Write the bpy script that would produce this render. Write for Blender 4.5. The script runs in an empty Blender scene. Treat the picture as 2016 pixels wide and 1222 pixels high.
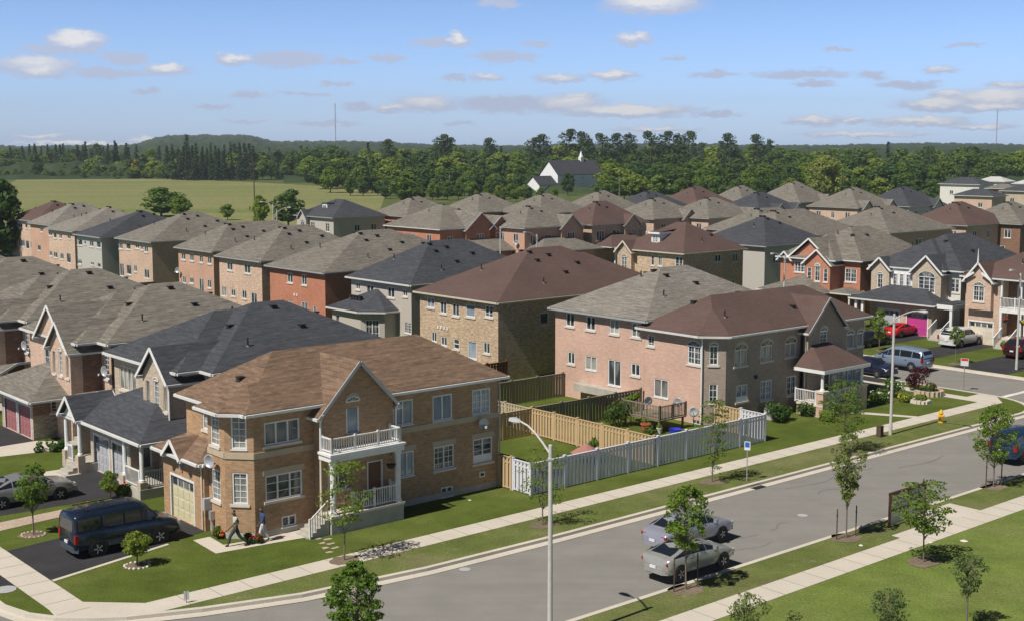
# Suburban streets seen from a high window: written for Blender 4.5, everything built in mesh code.
import bpy, math, random
from mathutils import Vector, Matrix, noise
random.seed(7)
R = math.radians
S = bpy.context.scene
COL = S.collection
# ---------------------------------------------------------------- camera model
F, YP, YH, CH = 2550.0, 575.0, 287.0, 19.2
TH = math.atan((YP - YH) / F); CT, ST = math.cos(TH), math.sin(TH)
A0 = R(40.5); CA, SA = math.cos(A0), math.sin(A0)     # the street grid is turned 40.5 degrees
def ray(x, y):
    X = (x - 1008) / F; U = (YP - y) / F
    return (X, CT + U * ST, -ST + U * CT)
def at(x, y, z=0.0):
    """point of the plane z seen at a place of the photograph, in grid metres (u along the main road, v across)"""
    d = ray(x, y); t = (z - CH) / d[2]
    return (d[0] * t * CA + d[1] * t * SA, -d[0] * t * SA + d[1] * t * CA)
def onU(x, y, u):
    d = ray(x, y); t = u / (d[0] * CA + d[1] * SA)
    return (-d[0] * t * SA + d[1] * t * CA, CH + d[2] * t)
def onV(x, y, v):
    d = ray(x, y); t = v / (-d[0] * SA + d[1] * CA)
    return (d[0] * t * CA + d[1] * t * SA, CH + d[2] * t)
def W(u, v, z=0.0): return Vector((u * CA - v * SA, u * SA + v * CA, z))
def deg(): return math.degrees(A0)

# ---------------------------------------------------------------- materials
MATS = {}
def nt(name):
    m = bpy.data.materials.new(name); m.use_nodes = True
    t = m.node_tree; b = t.nodes['Principled BSDF']
    return m, t, b, t.nodes, t.links
def rgba(c): return (c[0], c[1], c[2], 1)
def ramp(n, l, src, stops):
    r = n.new('ShaderNodeValToRGB'); e = r.color_ramp.elements
    while len(e) < len(stops): e.new(0.5)
    for i, (p, c) in enumerate(stops): e[i].position = p; e[i].color = rgba(c)
    l.new(src, r.inputs[0]); return r.outputs[0]
def nz(n, l, vec, scale, detail=3, rough=.6, sc=None):
    if sc:
        mp = n.new('ShaderNodeMapping'); mp.inputs['Scale'].default_value = sc
        l.new(vec, mp.inputs[0]); vec = mp.outputs[0]
    t = n.new('ShaderNodeTexNoise'); t.inputs['Scale'].default_value = scale
    t.inputs['Detail'].default_value = detail; t.inputs['Roughness'].default_value = rough
    l.new(vec, t.inputs['Vector']); return t.outputs['Fac']
def mul(n, l, a, b, fac=1.0, mode='MULTIPLY'):
    x = n.new('ShaderNodeMix'); x.data_type = 'RGBA'; x.blend_type = mode
    x.inputs[0].default_value = fac
    for s, i in ((a, 6), (b, 7)):
        if isinstance(s, tuple): x.inputs[i].default_value = rgba(s)
        else: l.new(s, x.inputs[i])
    return x.outputs[2]
def bump(n, l, b, h, dist, st=.6):
    x = n.new('ShaderNodeBump'); x.inputs['Strength'].default_value = st; x.inputs['Distance'].default_value = dist
    l.new(h, x.inputs['Height']); l.new(x.outputs[0], b.inputs['Normal'])
def coord(n, kind):
    return n.new('ShaderNodeTexCoord').outputs[kind]
def worldpos(n): return n.new('ShaderNodeNewGeometry').outputs['Position']
def objrand(n): return n.new('ShaderNodeObjectInfo').outputs['Random']
def gr3(a): return (a, a, a)

def paint(name, c, rough=.5, spec=.4, metal=0, vary=.12, scale=2.0):
    if name in MATS: return MATS[name]
    m, t, b, n, l = nt(name)
    v = nz(n, l, coord(n, 'Object'), scale, 4)
    k = ramp(n, l, v, [(.25, gr3(1 - vary)), (.75, gr3(1 + vary * .5))])
    l.new(mul(n, l, c, k), b.inputs['Base Color'])
    b.inputs['Roughness'].default_value = rough; b.inputs['Metallic'].default_value = metal
    b.inputs['Specular IOR Level'].default_value = spec
    MATS[name] = m; return m

def brick(name, c1, c2, mortar, big=.35):
    if name in MATS: return MATS[name]
    m, t, b, n, l = nt(name)
    uv = coord(n, 'UV')
    x = n.new('ShaderNodeTexBrick'); l.new(uv, x.inputs['Vector'])
    x.inputs['Scale'].default_value = 1; x.inputs['Brick Width'].default_value = .24; x.inputs['Row Height'].default_value = .08
    x.inputs['Mortar Size'].default_value = .006; x.inputs['Mortar Smooth'].default_value = .3; x.inputs['Bias'].default_value = 0
    x.inputs['Color1'].default_value = rgba(c1); x.inputs['Color2'].default_value = rgba(c2); x.inputs['Mortar'].default_value = rgba(mortar)
    f = ramp(n, l, nz(n, l, uv, 1, 3, .7, (2.2, 7, 1)), [(.3, gr3(1 - big)), (.7, gr3(1 + big * .7))])
    f2 = ramp(n, l, nz(n, l, uv, .35, 4), [(.3, gr3(.88)), (.7, gr3(1.08))])
    sp = ramp(n, l, nz(n, l, uv, 1, 2, .6, (4.5, 13, 1)), [(.68, gr3(1)), (.78, gr3(.62))])
    l.new(mul(n, l, mul(n, l, mul(n, l, x.outputs['Color'], f), f2), sp), b.inputs['Base Color'])
    b.inputs['Roughness'].default_value = .9; b.inputs['Specular IOR Level'].default_value = .15
    bump(n, l, b, x.outputs['Fac'], -.008)
    MATS[name] = m; return m

def shingle(name, c1, c2, streak=.3):
    if name in MATS: return MATS[name]
    m, t, b, n, l = nt(name)
    uv = coord(n, 'UV')
    x = n.new('ShaderNodeTexBrick'); l.new(uv, x.inputs['Vector'])
    x.inputs['Scale'].default_value = 1; x.inputs['Brick Width'].default_value = .32; x.inputs['Row Height'].default_value = .15
    x.inputs['Mortar Size'].default_value = .012; x.inputs['Mortar Smooth'].default_value = .6
    x.inputs['Color1'].default_value = rgba(c1); x.inputs['Color2'].default_value = rgba(c2)
    x.inputs['Mortar'].default_value = rgba([k * .62 for k in c1])
    f = ramp(n, l, nz(n, l, uv, 1, 4, .65, (.55, 5.0, 1)), [(.32, gr3(1 - streak)), (.5, gr3(1)), (.68, gr3(1 + streak))])
    f3 = ramp(n, l, nz(n, l, uv, 1, 2, .5, (1.4, 6.6, 1)), [(.3, gr3(1 - streak * .6)), (.7, gr3(1 + streak * .5))])
    f2 = ramp(n, l, nz(n, l, uv, .22, 4), [(.3, gr3(.86)), (.7, gr3(1.1))])
    l.new(mul(n, l, mul(n, l, mul(n, l, x.outputs['Color'], f), f2), f3), b.inputs['Base Color'])
    b.inputs['Roughness'].default_value = .88; b.inputs['Specular IOR Level'].default_value = .25
    bump(n, l, b, x.outputs['Fac'], -.012)
    MATS[name] = m; return m

def glassm(name, c1, c2, rough=.06):
    """window glass with what hangs behind it: drawn curtains or a dark room"""
    if name in MATS: return MATS[name]
    m, t, b, n, l = nt(name)
    o = coord(n, 'Object')
    f = ramp(n, l, nz(n, l, o, 1, 1, .5, (1.3, 1, .45)), [(.42, c1), (.6, c2)])
    w = n.new('ShaderNodeTexWave'); w.inputs['Scale'].default_value = 3.2; w.inputs['Distortion'].default_value = 1.2
    l.new(o, w.inputs['Vector'])
    k = ramp(n, l, w.outputs['Fac'], [(0, gr3(.78)), (1, gr3(1.08))])
    r = ramp(n, l, objrand(n), [(0, gr3(.55)), (.5, gr3(1)), (1, gr3(1.35))])
    l.new(mul(n, l, mul(n, l, f, k), r), b.inputs['Base Color'])
    b.inputs['Roughness'].default_value = rough; b.inputs['Specular IOR Level'].default_value = .7
    MATS[name] = m; return m

def ground_mat(name, cols, scale, fine=9.0, bumpd=.03, mow=None, fa=.3, dirt=None):
    if name in MATS: return MATS[name]
    m, t, b, n, l = nt(name)
    p = worldpos(n)
    big = ramp(n, l, nz(n, l, p, scale, 6, .65), [(.28 + .44 * i / max(1, len(cols) - 1), c) for i, c in enumerate(cols)])
    fn = nz(n, l, p, fine, 4, .7)
    k = ramp(n, l, fn, [(.3, gr3(1 - fa)), (.7, gr3(1 + fa * .85))])
    k2 = ramp(n, l, nz(n, l, p, .55, 5, .7), [(.35, gr3(1 - fa * .5)), (.65, gr3(1 + fa * .45))])
    o = mul(n, l, mul(n, l, big, k), k2)
    if mow:
        mp = n.new('ShaderNodeMapping'); mp.inputs['Rotation'].default_value = (0, 0, R(mow[0])); mp.inputs['Scale'].default_value = (mow[1], mow[2], 1)
        l.new(p, mp.inputs[0])
        o = mul(n, l, o, ramp(n, l, nz(n, l, mp.outputs[0], 1, 4, .6), [(.35, mow[3]), (.65, mow[4])]))
    if dirt:                                            # bare and dried-out patches
        x = n.new('ShaderNodeMix'); x.data_type = 'RGBA'; l.new(ramp(n, l, nz(n, l, p, .9, 7, .72), [(.6, gr3(0)), (.76, gr3(.85))]), x.inputs[0]); l.new(o, x.inputs[6]); x.inputs[7].default_value = rgba(dirt); o = x.outputs[2]
    l.new(o, b.inputs['Base Color'])
    b.inputs['Roughness'].default_value = .95; b.inputs['Specular IOR Level'].default_value = .1
    if bumpd: bump(n, l, b, fn, bumpd, .8)
    MATS[name] = m; return m

def leafm(name, c1, c2, trans=.28):
    if name in MATS: return MATS[name]
    m, t, b, n, l = nt(name)
    p = coord(n, 'Object')
    f = ramp(n, l, nz(n, l, p, 1.3, 3, .7), [(.3, c1), (.7, c2)])
    r = ramp(n, l, objrand(n), [(0, (.82, .87, .88)), (.5, gr3(1)), (1, (1.25, 1.15, .9))])
    o = mul(n, l, f, r)
    l.new(o, b.inputs['Base Color']); b.inputs['Roughness'].default_value = .6; b.inputs['Specular IOR Level'].default_value = .2
    tr = n.new('ShaderNodeBsdfTranslucent'); l.new(mul(n, l, o, (1.2, 1.25, .5)), tr.inputs[0])
    mx = n.new('ShaderNodeMixShader'); mx.inputs[0].default_value = trans
    l.new(b.outputs[0], mx.inputs[1]); l.new(tr.outputs[0], mx.inputs[2])
    l.new(mx.outputs[0], n['Material Output'].inputs[0])
    MATS[name] = m; return m

def carpaint(name, c, metal=.0, rough=.25):
    if name in MATS: return MATS[name]
    m, t, b, n, l = nt(name)
    o = coord(n, 'Object')
    k = ramp(n, l, nz(n, l, o, 3, 5), [(.3, gr3(.9)), (.7, gr3(1.05))])
    l.new(mul(n, l, c, k), b.inputs['Base Color'])
    b.inputs['Metallic'].default_value = metal; b.inputs['Roughness'].default_value = rough
    b.inputs['Coat Weight'].default_value = .35; b.inputs['Coat Roughness'].default_value = .08
    MATS[name] = m; return m

def woodm(name, c1, c2):
    """vertical fence boards"""
    if name in MATS: return MATS[name]
    m, t, b, n, l = nt(name)
    uv = coord(n, 'UV')
    f = ramp(n, l, nz(n, l, uv, 1, 3, .6, (7.2, .15, 1)), [(.35, c1), (.65, c2)])
    g = ramp(n, l, nz(n, l, uv, 1, 5, .7, (30, 1.2, 1)), [(.3, gr3(.82)), (.7, gr3(1.1))])
    l.new(mul(n, l, f, g), b.inputs['Base Color'])
    b.inputs['Roughness'].default_value = .85; b.inputs['Specular IOR Level'].default_value = .15
    MATS[name] = m; return m

# ---------------------------------------------------------------- mesh builder
class MB:
    def __init__(s): s.v = []; s.f = []; s.m = []; s.mats = []
    def mi(s, mat):
        if mat not in s.mats: s.mats.append(mat)
        return s.mats.index(mat)
    def face(s, pts, mat):
        i = len(s.v); s.v += [tuple(p) for p in pts]; s.f.append(tuple(range(i, i + len(pts)))); s.m.append(s.mi(mat))
    def hexa(s, b, t, mat):
        """closed solid between two like loops"""
        n = len(b); i = len(s.v); s.v += [tuple(p) for p in b] + [tuple(p) for p in t]; k = s.mi(mat)
        s.f.append(tuple(i + n - 1 - j for j in range(n))); s.m.append(k)
        s.f.append(tuple(i + n + j for j in range(n))); s.m.append(k)
        for j in range(n):
            q = (j + 1) % n
            s.f.append((i + j, i + q, i + n + q, i + n + j)); s.m.append(k)
    def box(s, x0, y0, z0, x1, y1, z1, mat):
        x0, x1 = min(x0, x1), max(x0, x1); y0, y1 = min(y0, y1), max(y0, y1); z0, z1 = min(z0, z1), max(z0, z1)
        s.hexa([(x0, y0, z0), (x1, y0, z0), (x1, y1, z0), (x0, y1, z0)], [(x0, y0, z1), (x1, y0, z1), (x1, y1, z1), (x0, y1, z1)], mat)
    def beam(s, p, q, w, h, mat, up=(0, 0, 1)):
        p, q = Vector(p), Vector(q); d = (q - p).normalized(); sd = d.cross(Vector(up))
        if sd.length < 1e-4: sd = d.cross(Vector((1, 0, 0)))
        sd = sd.normalized() * w / 2; u = sd.cross(d).normalized() * h / 2
        s.hexa([p - sd - u, p + sd - u, p + sd + u, p - sd + u], [q - sd - u, q + sd - u, q + sd + u, q - sd + u], mat)
    def cyl(s, p, q, r0, r1, n, mat):
        p, q = Vector(p), Vector(q); d = (q - p).normalized()
        a = d.cross(Vector((0, 0, 1)))
        if a.length < 1e-3: a = Vector((1, 0, 0))
        a.normalize(); b = d.cross(a)
        ring = lambda c, r: [c + (a * math.cos(2 * math.pi * k / n) + b * math.sin(2 * math.pi * k / n)) * r for k in range(n)]
        s.hexa(ring(p, r0), ring(q, r1), mat)
    def tube(s, pts, rs, n, mat):
        for i in range(len(pts) - 1): s.cyl(pts[i], pts[i + 1], rs[i], rs[i + 1], n, mat)
    def lathe(s, prof, n, mat, c=(0, 0, 0)):
        i0 = len(s.v); k = s.mi(mat)
        for r, z in prof:
            for j in range(n):
                a = 2 * math.pi * j / n; s.v.append((c[0] + r * math.cos(a), c[1] + r * math.sin(a), c[2] + z))
        for i in range(len(prof) - 1):
            for j in range(n):
                q = (j + 1) % n
                s.f.append((i0 + i * n + j, i0 + i * n + q, i0 + (i + 1) * n + q, i0 + (i + 1) * n + j)); s.m.append(k)
        s.f.append(tuple(i0 + n - 1 - j for j in range(n))); s.m.append(k)
        s.f.append(tuple(i0 + (len(prof) - 1) * n + j for j in range(n))); s.m.append(k)
    def mesh(s, name, off=(0, 0, 0), smooth=False):
        me = bpy.data.meshes.new(name)
        me.from_pydata([(v[0] - off[0], v[1] - off[1], v[2] - off[2]) for v in s.v], [], s.f)
        for m in s.mats: me.materials.append(m)
        me.polygons.foreach_set('material_index', s.m)
        if smooth: me.polygons.foreach_set('use_smooth', [True] * len(s.f))
        uvl = me.uv_layers.new(name='UVMap').data
        vs = me.vertices
        for p in me.polygons:
            nn = p.normal
            if abs(nn.z) > .985: a, b = Vector((1, 0, 0)), Vector((0, 1, 0))
            else:
                a = Vector((-nn.y, nn.x, 0)).normalized(); b = nn.cross(a)
            for li, vi in zip(p.loop_indices, p.vertices):
                c = vs[vi].co; uvl[li].uv = (c.dot(a), c.dot(b))
        return me
    def build(s, name, parent=None, off=(0, 0, 0), smooth=False):
        if not s.f: return None
        return link(name, s.mesh(name, off, smooth), parent)

def link(name, data, parent=None, loc=(0, 0, 0), rz=0.0):
    o = bpy.data.objects.new(name, data); COL.objects.link(o)
    o.location = loc; o.rotation_euler = (0, 0, rz)
    if parent: o.parent = parent
    return o
def tag(o, label, cat, group=None):
    o['label'] = label; o['category'] = cat
    if group: o['group'] = group
    return o
def thing(name, label, cat, loc=(0, 0, 0), rz=0.0, group=None):
    return tag(link(name, None, None, loc, rz), label, cat, group)
KIDS = {}
def dup(o, loc, rz=0.0, sc=1.0, label=None, group=None):
    """copy of a thing with copies of its parts and sub-parts"""
    r = o.copy(); COL.objects.link(r); r.location = loc; r.rotation_euler = (0, 0, rz)
    r.scale = (sc, sc, sc) if not isinstance(sc, tuple) else sc
    if label: r['label'] = label
    if group: r['group'] = group
    def kids(a, b):
        for ch in KIDS.setdefault(a.name, list(a.children)):
            c = ch.copy(); COL.objects.link(c); c.parent = b; kids(ch, c)
    kids(o, r); return r
def struct(name, mb, kind='structure', off=(0, 0, 0)):
    o = mb.build(name); o['kind'] = kind; return o
# ---------------------------------------------------------------- palette
WHITE = paint('white_paint', (.74, .74, .72), .45)
CREAM = paint('cream_trim', (.66, .60, .48), .5)
GREYTRIM = paint('grey_trim', (.42, .42, .42), .5)
ALU = paint('brushed_aluminium', (.5, .5, .52), .4, .5, .5)
STONE = paint('cast_stone', (.46, .38, .27), .8)
SILL = paint('pale_sill', (.62, .55, .47), .7)
CONC = paint('concrete', (.43, .40, .35), .9, .15, 0, .2, 1.5)
DARK = paint('black_plastic', (.018, .018, .02), .6)
VENTM = paint('vent_black', (.022, .021, .021), .7)
LEAD = paint('lead_flashing', (.2, .2, .21), .6)
G_DARK = glassm('glass_dark', (.04, .05, .06), (.23, .24, .24))  # paler tone stands in for sky reflected in the panes
G_CURT = glassm('glass_curtain', (.34, .34, .31), (.07, .08, .085))
G_BLUE = glassm('glass_blind', (.26, .31, .36), (.17, .21, .25))
B_ORANGE = brick('brick_orange_tan', (.47, .295, .17), (.37, .225, .125), (.45, .36, .26), .24)
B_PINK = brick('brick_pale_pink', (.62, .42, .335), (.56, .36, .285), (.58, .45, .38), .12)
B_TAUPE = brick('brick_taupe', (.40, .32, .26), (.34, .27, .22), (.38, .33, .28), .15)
B_TAN = brick('brick_speckled_tan', (.585, .45, .325), (.465, .335, .225), (.52, .43, .33), .4)
B_RED = brick('brick_red', (.52, .225, .14), (.46, .185, .115), (.42, .28, .21), .15)
B_SALMON = brick('brick_salmon', (.57, .355, .26), (.51, .305, .22), (.52, .38, .29), .15)
B_BLUSH = brick('brick_mottled_blush', (.66, .48, .37), (.56, .385, .29), (.58, .47, .39), .35)
B_BEIGE = brick('brick_beige', (.52, .43, .33), (.46, .37, .28), (.48, .42, .35), .2)
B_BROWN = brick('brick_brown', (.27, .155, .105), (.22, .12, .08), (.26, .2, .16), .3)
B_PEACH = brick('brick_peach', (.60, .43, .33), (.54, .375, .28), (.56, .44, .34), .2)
STUCCO = paint('stucco_grey_beige', (.47, .43, .38), .95, .1, 0, .08, 4)
STUCCO_G = paint('stucco_grey_green', (.47, .455, .415), .95, .1, 0, .08, 4)
SIDING = paint('pale_siding', (.68, .66, .6), .6)
DSTONE = brick('stone_ledge', (.42, .37, .29), (.3, .26, .2), (.2, .17, .14), .5)
S_GREY = shingle('shingle_grey', (.195, .178, .15), (.152, .138, .117), .3)
S_GREYB = shingle('shingle_light_grey', (.235, .215, .187), (.185, .17, .147), .26)
S_CHAR = shingle('shingle_charcoal', (.066, .07, .081), (.05, .053, .062), .26)
S_BROWN = shingle('shingle_dark_brown', (.118, .076, .066), (.104, .066, .057), .07)
S_RUST = shingle('shingle_rust_brown', (.205, .134, .09), (.152, .10, .068), .27)
S_WHITE = shingle('shingle_silver', (.5, .5, .49), (.45, .45, .44), .08)

# ---------------------------------------------------------------- windows
WCACHE = {}
def window_meshes(w, h, st):
    key = (round(w, 2), round(h, 2), st)
    if key in WCACHE: return WCACHE[key]
    kind = st.split('-')
    fr = MB(); gl = MB(); sl = MB(); ar = MB()
    fm = CREAM if 'cream' in kind else WHITE
    pm = G_CURT if 'curt' in kind else G_BLUE if 'blue' in kind else G_DARK
    t = .08 if min(w, h) > .5 else .045; y0, y1 = .03, .11; a = w / 2
    arch = 'arch' in kind
    fr.box(-a, y0, 0, -a + t, y1, h, fm); fr.box(a - t, y0, 0, a, y1, h, fm)
    fr.box(-a + t, y0, 0, a - t, y1, t, fm); fr.box(-a + t, y0, h - t, a - t, y1, h, fm)
    n = 1
    for k in kind:
        if k[0] == 'm' and k[1:].isdigit(): n = int(k[1:])
    for i in range(1, n):
        x = -a + w * i / n; fr.box(x - t / 2, y0 + .004, t, x + t / 2, y1, h - t, fm)
    g = [k for k in kind if k[0] == 'g' and k[1:].isdigit()]
    zt = h
    if 'half' in kind:
        fr.box(-a + t, y0 + .01, t, a - t, y1, h * .34, fm); zt = h
    if g:
        gx, gz = int(g[0][1]), int(g[0][2])
        for i in range(1, gx * n):
            if i % gx: x = -a + w * i / (gx * n); fr.box(x - .016, .075, t, x + .016, .094, h - t, fm)
        for j in range(1, gz):
            z = h * j / gz; fr.box(-a + t, .0765, z - .016, a - t, .0925, z + .016, fm)
    if 'sash' in kind: fr.box(-a + t, y0 + .012, h * .5 - .03, a - t, y1, h * .5 + .03, fm)
    gl.box(-a + .02, .1, .02, a - .02, .118, h - .02, pm)
    if arch:
        N = 10; pts = [(a * math.cos(math.pi * k / N), a * .62 * math.sin(math.pi * k / N)) for k in range(N + 1)]
        gl.hexa([(x, -.014, h + z) for x, z in pts], [(x, .02, h + z) for x, z in pts], G_DARK)
        for k in range(N):
            fr.beam((pts[k][0], -.02, h + pts[k][1]), (pts[k + 1][0], -.02, h + pts[k + 1][1]), .05, .06, fm, (0, 1, 0))
        for k in (3, 5, 7): fr.beam((0, -.012, h), (pts[k][0] * .95, -.012, h + pts[k][1] * .95), .02, .022, fm, (0, 1, 0))
        fr.box(-a, -.025, h - .03, a, .02, h + .03, fm)
        P2 = [(a * 1.22 * math.cos(math.pi * k / N), (a * .62 + .2) * math.sin(math.pi * k / N)) for k in range(N + 1)]
        for k in range(N):
            b = [(pts[k][0] * 1.06, 0, h + pts[k][1] * 1.06), (P2[k][0], 0, h + P2[k][1]), (P2[k + 1][0], 0, h + P2[k + 1][1]), (pts[k + 1][0] * 1.06, 0, h + pts[k + 1][1] * 1.06)]
            ar.hexa(b, [(x, -.03, z) for x, y, z in b], STONE)
    if 'nosill' not in kind: sl.box(-a - .1, -.07, -.13, a + .1, .1, 0, SILL)
    elif not arch: sl.box(-a - .03, -.04, -.06, a + .03, .1, 0, fm)
    WCACHE[key] = (fr.mesh('window_frame'), gl.mesh('window_pane'), sl.mesh('window_sill'), ar.mesh('window_arch') if ar.f else None)
    return WCACHE[key]
def q5(x): return max(.3, round(x / .05) * .05)

class Garage: pass
def garage_meshes(w, h, mat, lites, fm):
    key = ('gar', round(w, 2), round(h, 2), mat.name, lites)
    if key in WCACHE: return WCACHE[key]
    d = MB(); fr = MB(); gl = MB(); a = w / 2; n = 4
    for i in range(n):
        z0 = h * i / n + .012; z1 = h * (i + 1) / n - .012
        d.box(-a, .1, h * i / n, a, .15, h * (i + 1) / n, mat)
        for j in range(4):
            x0 = -a + w * j / 4 + .07; x1 = -a + w * (j + 1) / 4 - .07
            if lites and i == n - 1:
                gl.box(x0, .07, z0 + .07, x1, .098, z1 - .07, G_DARK); fr.box(x0 - .03, .08, z0 + .04, x1 + .03, .099, z1 - .04, fm)
            else: d.box(x0, .082, z0 + .06, x1, .1, z1 - .06, mat)
    fr.box(-a - .1, -.02, 0, -a, .14, h, fm); fr.box(a, -.02, 0, a + .1, .14, h, fm); fr.box(-a - .1, -.02, h, a + .1, .14, h + .12, fm)
    WCACHE[key] = (d.mesh('garage_door'), fr.mesh('door_frame'), gl.mesh('door_lights') if gl.f else None)
    return WCACHE[key]

# ---------------------------------------------------------------- roofs
def clip(poly, a, b, c):
    """part of a polygon where a*x + b*y <= c"""
    out = []
    for i in range(len(poly)):
        p, q = poly[i], poly[(i + 1) % len(poly)]
        dp, dq = a * p[0] + b * p[1] - c, a * q[0] + b * q[1] - c
        if dp <= 1e-9: out.append(p)
        if (dp < -1e-9 and dq > 1e-9) or (dp > 1e-9 and dq < -1e-9):
            t = dp / (dp - dq); out.append((p[0] + (q[0] - p[0]) * t, p[1] + (q[1] - p[1]) * t))
    return out
class Roof:
    """convex roof: every edge of the footprint rises inward with its own slope; None makes a gable end"""
    def __init__(s, poly, slopes, ez):
        s.poly, s.sl, s.ez = poly, slopes, ez; s.pl = []
        n = len(poly)
        for i in range(n):
            p, q = poly[i], poly[(i + 1) % n]; L = math.hypot(q[0] - p[0], q[1] - p[1])
            nx, ny = -(q[1] - p[1]) / L, (q[0] - p[0]) / L
            k = slopes[i]
            s.pl.append(None if k is None else (k * nx, k * ny, -k * (nx * p[0] + ny * p[1])))
    def z(s, x, y):
        return s.ez + min(a * x + b * y + c for a, b, c in (p for p in s.pl if p))
    def inside(s, x, y):
        n = len(s.poly)
        return all((s.poly[(i + 1) % n][0] - s.poly[i][0]) * (y - s.poly[i][1]) - (s.poly[(i + 1) % n][1] - s.poly[i][1]) * (x - s.poly[i][0]) >= 0 for i in range(n))
    def add(s, mb, mat, trim, gutter, gm=None):
        n = len(s.poly); und = MB
        for i in range(n):
            if s.pl[i] is None: continue
            f = s.poly
            for j in range(n):
                if j == i or s.pl[j] is None: continue
                a, b, c = [s.pl[i][k] - s.pl[j][k] for k in range(3)]
                f = clip(f, a, b, -c)
                if len(f) < 3: break
            if len(f) >= 3:
                ff = []
                for p in f:
                    if not ff or (abs(p[0] - ff[-1][0]) + abs(p[1] - ff[-1][1])) > 1e-4: ff.append(p)
                if len(ff) > 2 and abs(ff[0][0] - ff[-1][0]) + abs(ff[0][1] - ff[-1][1]) < 1e-4: ff.pop()
                if len(ff) > 2:
                    a, b, c = s.pl[i]
                    mb.face([(x, y, s.ez + .09 + a * x + b * y + c) for x, y in ff], mat)
        for i in range(n):
            p, q = s.poly[i], s.poly[(i + 1) % n]
            d = Vector((q[0] - p[0], q[1] - p[1], 0)); L = d.length; d /= L; nn = Vector((d.y, -d.x, 0))
            if s.pl[i] is not None:
                P, Q = Vector((p[0], p[1], s.ez)), Vector((q[0], q[1], s.ez))
                b = [P + Vector((0, 0, -.08)), Q + Vector((0, 0, -.08)), Q + nn * -.16 + Vector((0, 0, -.08)), P + nn * -.16 + Vector((0, 0, -.08))]
                gutter.hexa([b[0] + nn * .1, b[1] + nn * .1, b[2], b[3]], [x + Vector((0, 0, .135)) for x in (b[0] + nn * .12, b[1] + nn * .12, b[2], b[3])], trim)
            else:                                       # barge boards up the gable
                ts = sorted(set([0, 1] + [k / 60 for k in range(61)]))
                zz = [s.z(p[0] + (q[0] - p[0]) * t + nn.x * -.02, p[1] + (q[1] - p[1]) * t + nn.y * -.02) for t in ts]
                k = max(range(len(ts)), key=lambda i_: zz[i_])
                for (ta, za), (tb, zb) in (((ts[0], zz[0]), (ts[k], zz[k])), ((ts[k], zz[k]), (ts[-1], zz[-1]))):
                    A = Vector((p[0] + (q[0] - p[0]) * ta, p[1] + (q[1] - p[1]) * ta, za + .0)); B = Vector((p[0] + (q[0] - p[0]) * tb, p[1] + (q[1] - p[1]) * tb, zb + .0))
                    gutter.beam(A + nn * .03, B + nn * .03, .05, .17, gm or trim)
        gutter.face([(x, y, s.ez - .06) for x, y in reversed(s.poly)], trim) if all(p is not None for p in s.pl) else None
def rect(u0, u1, v0, v1): return [(u0, v0), (u1, v0), (u1, v1), (u0, v1)]

VENT = {}
def vent_mesh(kind):
    if kind in VENT: return VENT[kind]
    m = MB()
    if kind == 'roof_vent':
        m.hexa([(-.18, -.18, -.12), (.18, -.18, -.12), (.18, .18, -.12), (-.18, .18, -.12)], [(-.14, -.14, .1), (.14, -.14, .1), (.14, .14, .1), (-.14, .14, .1)], VENTM)
        m.box(-.2, -.2, .1, .2, .2, .16, VENTM)
    else:
        m.cyl((0, 0, -.15), (0, 0, .5), .055, .055, 8, VENTM); m.cyl((0, 0, -.12), (0, 0, .05), .14, .08, 8, LEAD)
    VENT[kind] = m.mesh(kind); return VENT[kind]

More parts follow.
